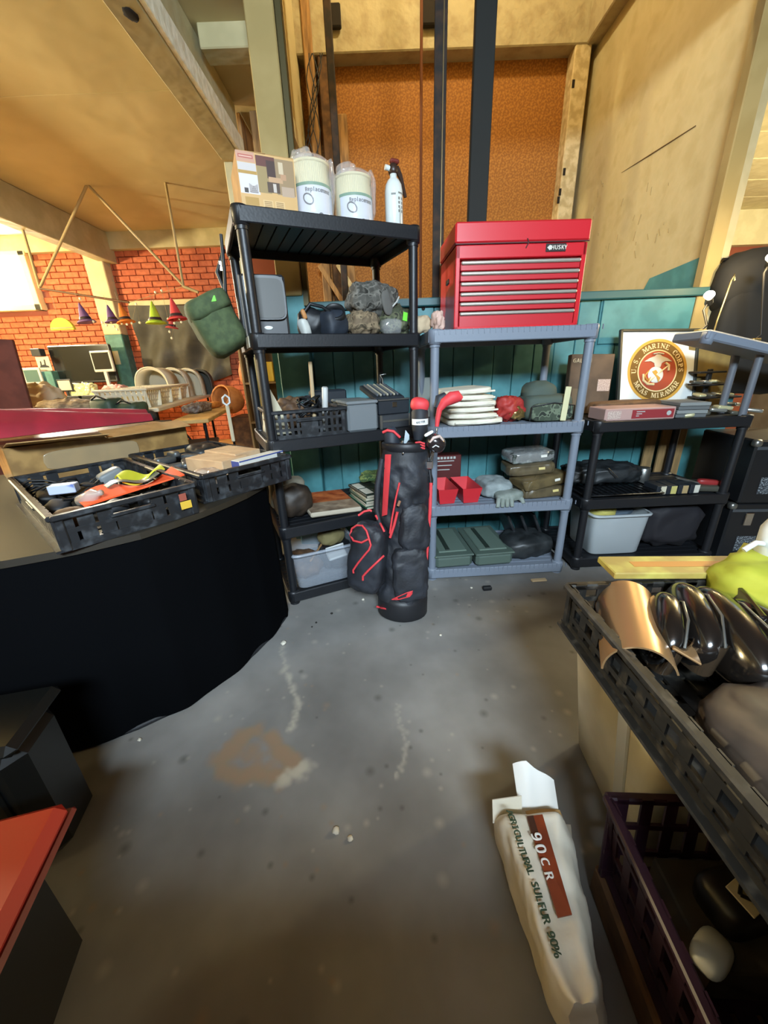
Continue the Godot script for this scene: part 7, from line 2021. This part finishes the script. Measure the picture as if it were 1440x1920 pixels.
	soft("striped_blanket", "striped brown and cream blanket heaped on the trestle table", "blanket", oz(130, 775, -3.12) * V(1, 0, 1) + V(0, 0.986, 0), 0, V(0.2, 0.1, 0.12), stripe, {"amp": 0.05, "e": 0.6})
	soft("cream_blanket", "cream fringed blanket heaped behind the wooden stool", "blanket", oz(80, 765, -3.2) * V(1, 0, 1) + V(0, 0.986, 0), 0, V(0.17, 0.16, 0.1), M("cream cotton"), {"amp": 0.06, "e": 0.6, "seed": 9})
	soft("brown_sack", "rolled brown sack next to the striped blanket", "sack", oz(165, 785, -3.0) * V(1, 0, 1) + V(0, 0.986, 0), 0, V(0.13, 0.045, 0.06), M("brown leather"), {"e": 0.6})
	soft("grey_shirt", "grey green shirt on top of the cream blanket", "shirt", oz(35, 760, -3.25) * V(1, 0, 1) + V(0, 0.986, 0), 0, V(0.16, 0.17, 0.08), M("grey green cotton", "6f7868", 0.85), {"amp": 0.05})
	soft("fur_toy", "dark brown furry toy beside the wooden stool", "toy", oz(10, 780, -3.0) * V(1, 0, 1) + V(0, 0.986, 0), 0, V(0.1, 0.09, 0.08), M("dark brown fur", "3a2a1c", 0.9), {"amp": 0.08, "freq": 0.03})
	solo("maroon_panel", "maroon wooden panel leaning at the end of the trestle table", "panel", MB.new().rbox(V(0, 0.8, 0), V(0.5, 1.6, 0.03), 0.004, rot(0, 0, -4)), M("maroon wood", "5a2c22", 0.55, 0, {"to": "6b362a", "freq": 0.02}), V(-2.66, 0.0, -2.63), 12)
	# rattan baskets behind the tall rack
	var rt := M("orange rattan", "a8662c", 0.75, 0, {"to": "c07d3c", "freq": 0.05})
	var sn := thing("rattan_stand", "low crate that carries the orange rattan baskets", "crate", V(-1.62, HALL, -5.0))
	part(sn, "box", MB.new().rbox(V(0, 0.26, 0), V(0.5, 0.52, 0.4), 0.01), M("dark aged timber"))
	for k in 3:
		var rb := thing("rattan_basket", ["round orange rattan basket lying on its side behind the rack", "orange rattan basket standing upright behind the rack", "small orange rattan basket on top of the others"][k], "basket", V([-1.78, -1.5, -1.58][k], HALL + [0.52, 0.52, 0.86][k], [-4.9, -5.02, -5.0][k]))
		var xf := XF(rot(70, -20, 0) if k == 0 else Basis(), V(0, 0.16 if k == 0 else 0.0, 0))
		part(rb, "bowl", MB.new().lathe([Vector2(0, 0), Vector2(0.1, 0), Vector2(0.155, 0.09), Vector2(0.16, 0.19), Vector2(0.13, 0.3), Vector2(0.122, 0.3), Vector2(0.15, 0.19), Vector2(0.14, 0.09), Vector2(0.09, 0.012), Vector2(0, 0.012)], 22, xf), rt)
		var ring := []
		for i in 21: ring.append(xf * V(cos(TAU * i / 20) * 0.128, 0.3, sin(TAU * i / 20) * 0.128))
		part(rb, "rim", MB.new().tube(ring, 0.012, 6), rt)
	var ch := thing("folding_chair", "dark folding chair tucked under the tan bench", "chair", V(-1.75, HALL, -3.6), 20)
	part(ch, "seat", MB.new().rbox(V(0, 0.42, 0), V(0.36, 0.03, 0.36), 0.01), M("dark chair seat", "2a2520", 0.6))
	part(ch, "backrest", MB.new().rbox(V(-0.17, 0.54, 0), V(0.02, 0.2, 0.34), 0.008), M("dark chair seat"))
	for s in [-1, 1]:
		part(ch, "leg", MB.new().tube([V(-0.16, 0.0, s * 0.17), V(0.16, 0.42, s * 0.17)], 0.01, 8), M("black table steel"))
		part(ch, "leg", MB.new().tube([V(0.16, 0.0, s * 0.16), V(-0.17, 0.6, s * 0.16)], 0.01, 8), M("black table steel"))
	solo("clay_pot", "dusty pink clay pot on the floor below the tan bench", "pot", MB.new().lathe([Vector2(0, 0), Vector2(0.07, 0), Vector2(0.1, 0.14), Vector2(0.11, 0.15), Vector2(0.11, 0.19), Vector2(0.095, 0.19), Vector2(0.085, 0.15), Vector2(0.06, 0.02), Vector2(0, 0.02)], 20), M("dusty clay", "8a6152", 0.8), V(-1.52, HALL, -3.35), 0)
	var wd := thing("white_wrench", "white handled wrench hooked on the side of the tall rack", "wrench", oz(438, 828, -2.15))
	part(wd, "handle", MB.new().rbox(V(0, 0.1, 0), V(0.02, 0.2, 0.01), 0.004), M("ivory plastic", "a89f86", 0.5))
	part(wd, "ring_end", MB.new().tube([V(0, 0.2, 0), V(-0.018, 0.215, 0), V(-0.018, 0.24, 0), V(0, 0.255, 0), V(0.018, 0.24, 0), V(0.018, 0.215, 0), V(0, 0.2, 0)], 0.006, 6), M("white plastic"))
	# toy shelf seen between the posts of the tall rack
	var ts := thing("toy_shelf", "small wooden shelf unit seen through the tall rack", "shelf unit", V(-1.28, HALL, -4.45), 6)
	var tw := M("tan timber")
	for s in [-1, 1]: part(ts, "side_panel", MB.new().rbox(V(s * 0.2, 0.68, 0), V(0.02, 1.36, 0.26), 0.003), tw)
	for k in 4: part(ts, "shelf", MB.new().rbox(V(0, 0.08 + k * 0.42, 0), V(0.38, 0.02, 0.25), 0.003), tw)
	part(ts, "back_panel", MB.new().rbox(V(0, 0.68, -0.125), V(0.38, 1.34, 0.01), 0.002), tw)
	for k in 3:
		solo("toy_box", ["yellow toy box on the small wooden shelf", "green toy box on the small wooden shelf", "orange toy box on the small wooden shelf"][k], "box", MB.new().rbox(V(0, [0.1, 0.06, 0.14][k], 0), V(0.1, [0.2, 0.12, 0.28][k], 0.12), 0.006), M("toy plastic %d" % k, ["d8b63a", "5f9a5a", "cf7a2c"][k], 0.5), V([-1.2, -1.22, -1.36][k], HALL + [0.932, 0.512, 0.932][k], -4.4), 6)
	solo("red_toy", "red toy on the small wooden shelf beside the yellow box", "toy", MB.new().sup(V(0, 0.07, 0), V(0.05, 0.07, 0.05), Basis(), 0.8), M("red tote lid"), V(-1.27, HALL + 0.512, -4.36), 0)
	# loose wires beside the shaft column
	var wr := thing("loose_wires", "loose black wires hanging beside the shaft timbers", "wires", oz(590, 100, -4.6))
	for k in 5:
		var pts := []
		for i in 9:
			pts.append(oz(585 + k * 3 - 9 * sin(i * 0.9 + k * 1.3) - i * 0.8, 100 + i * 24, -4.6) - wr.position)
		part(wr, "wire", MB.new().tube(pts, 0.005, 5), M("black rubber"))
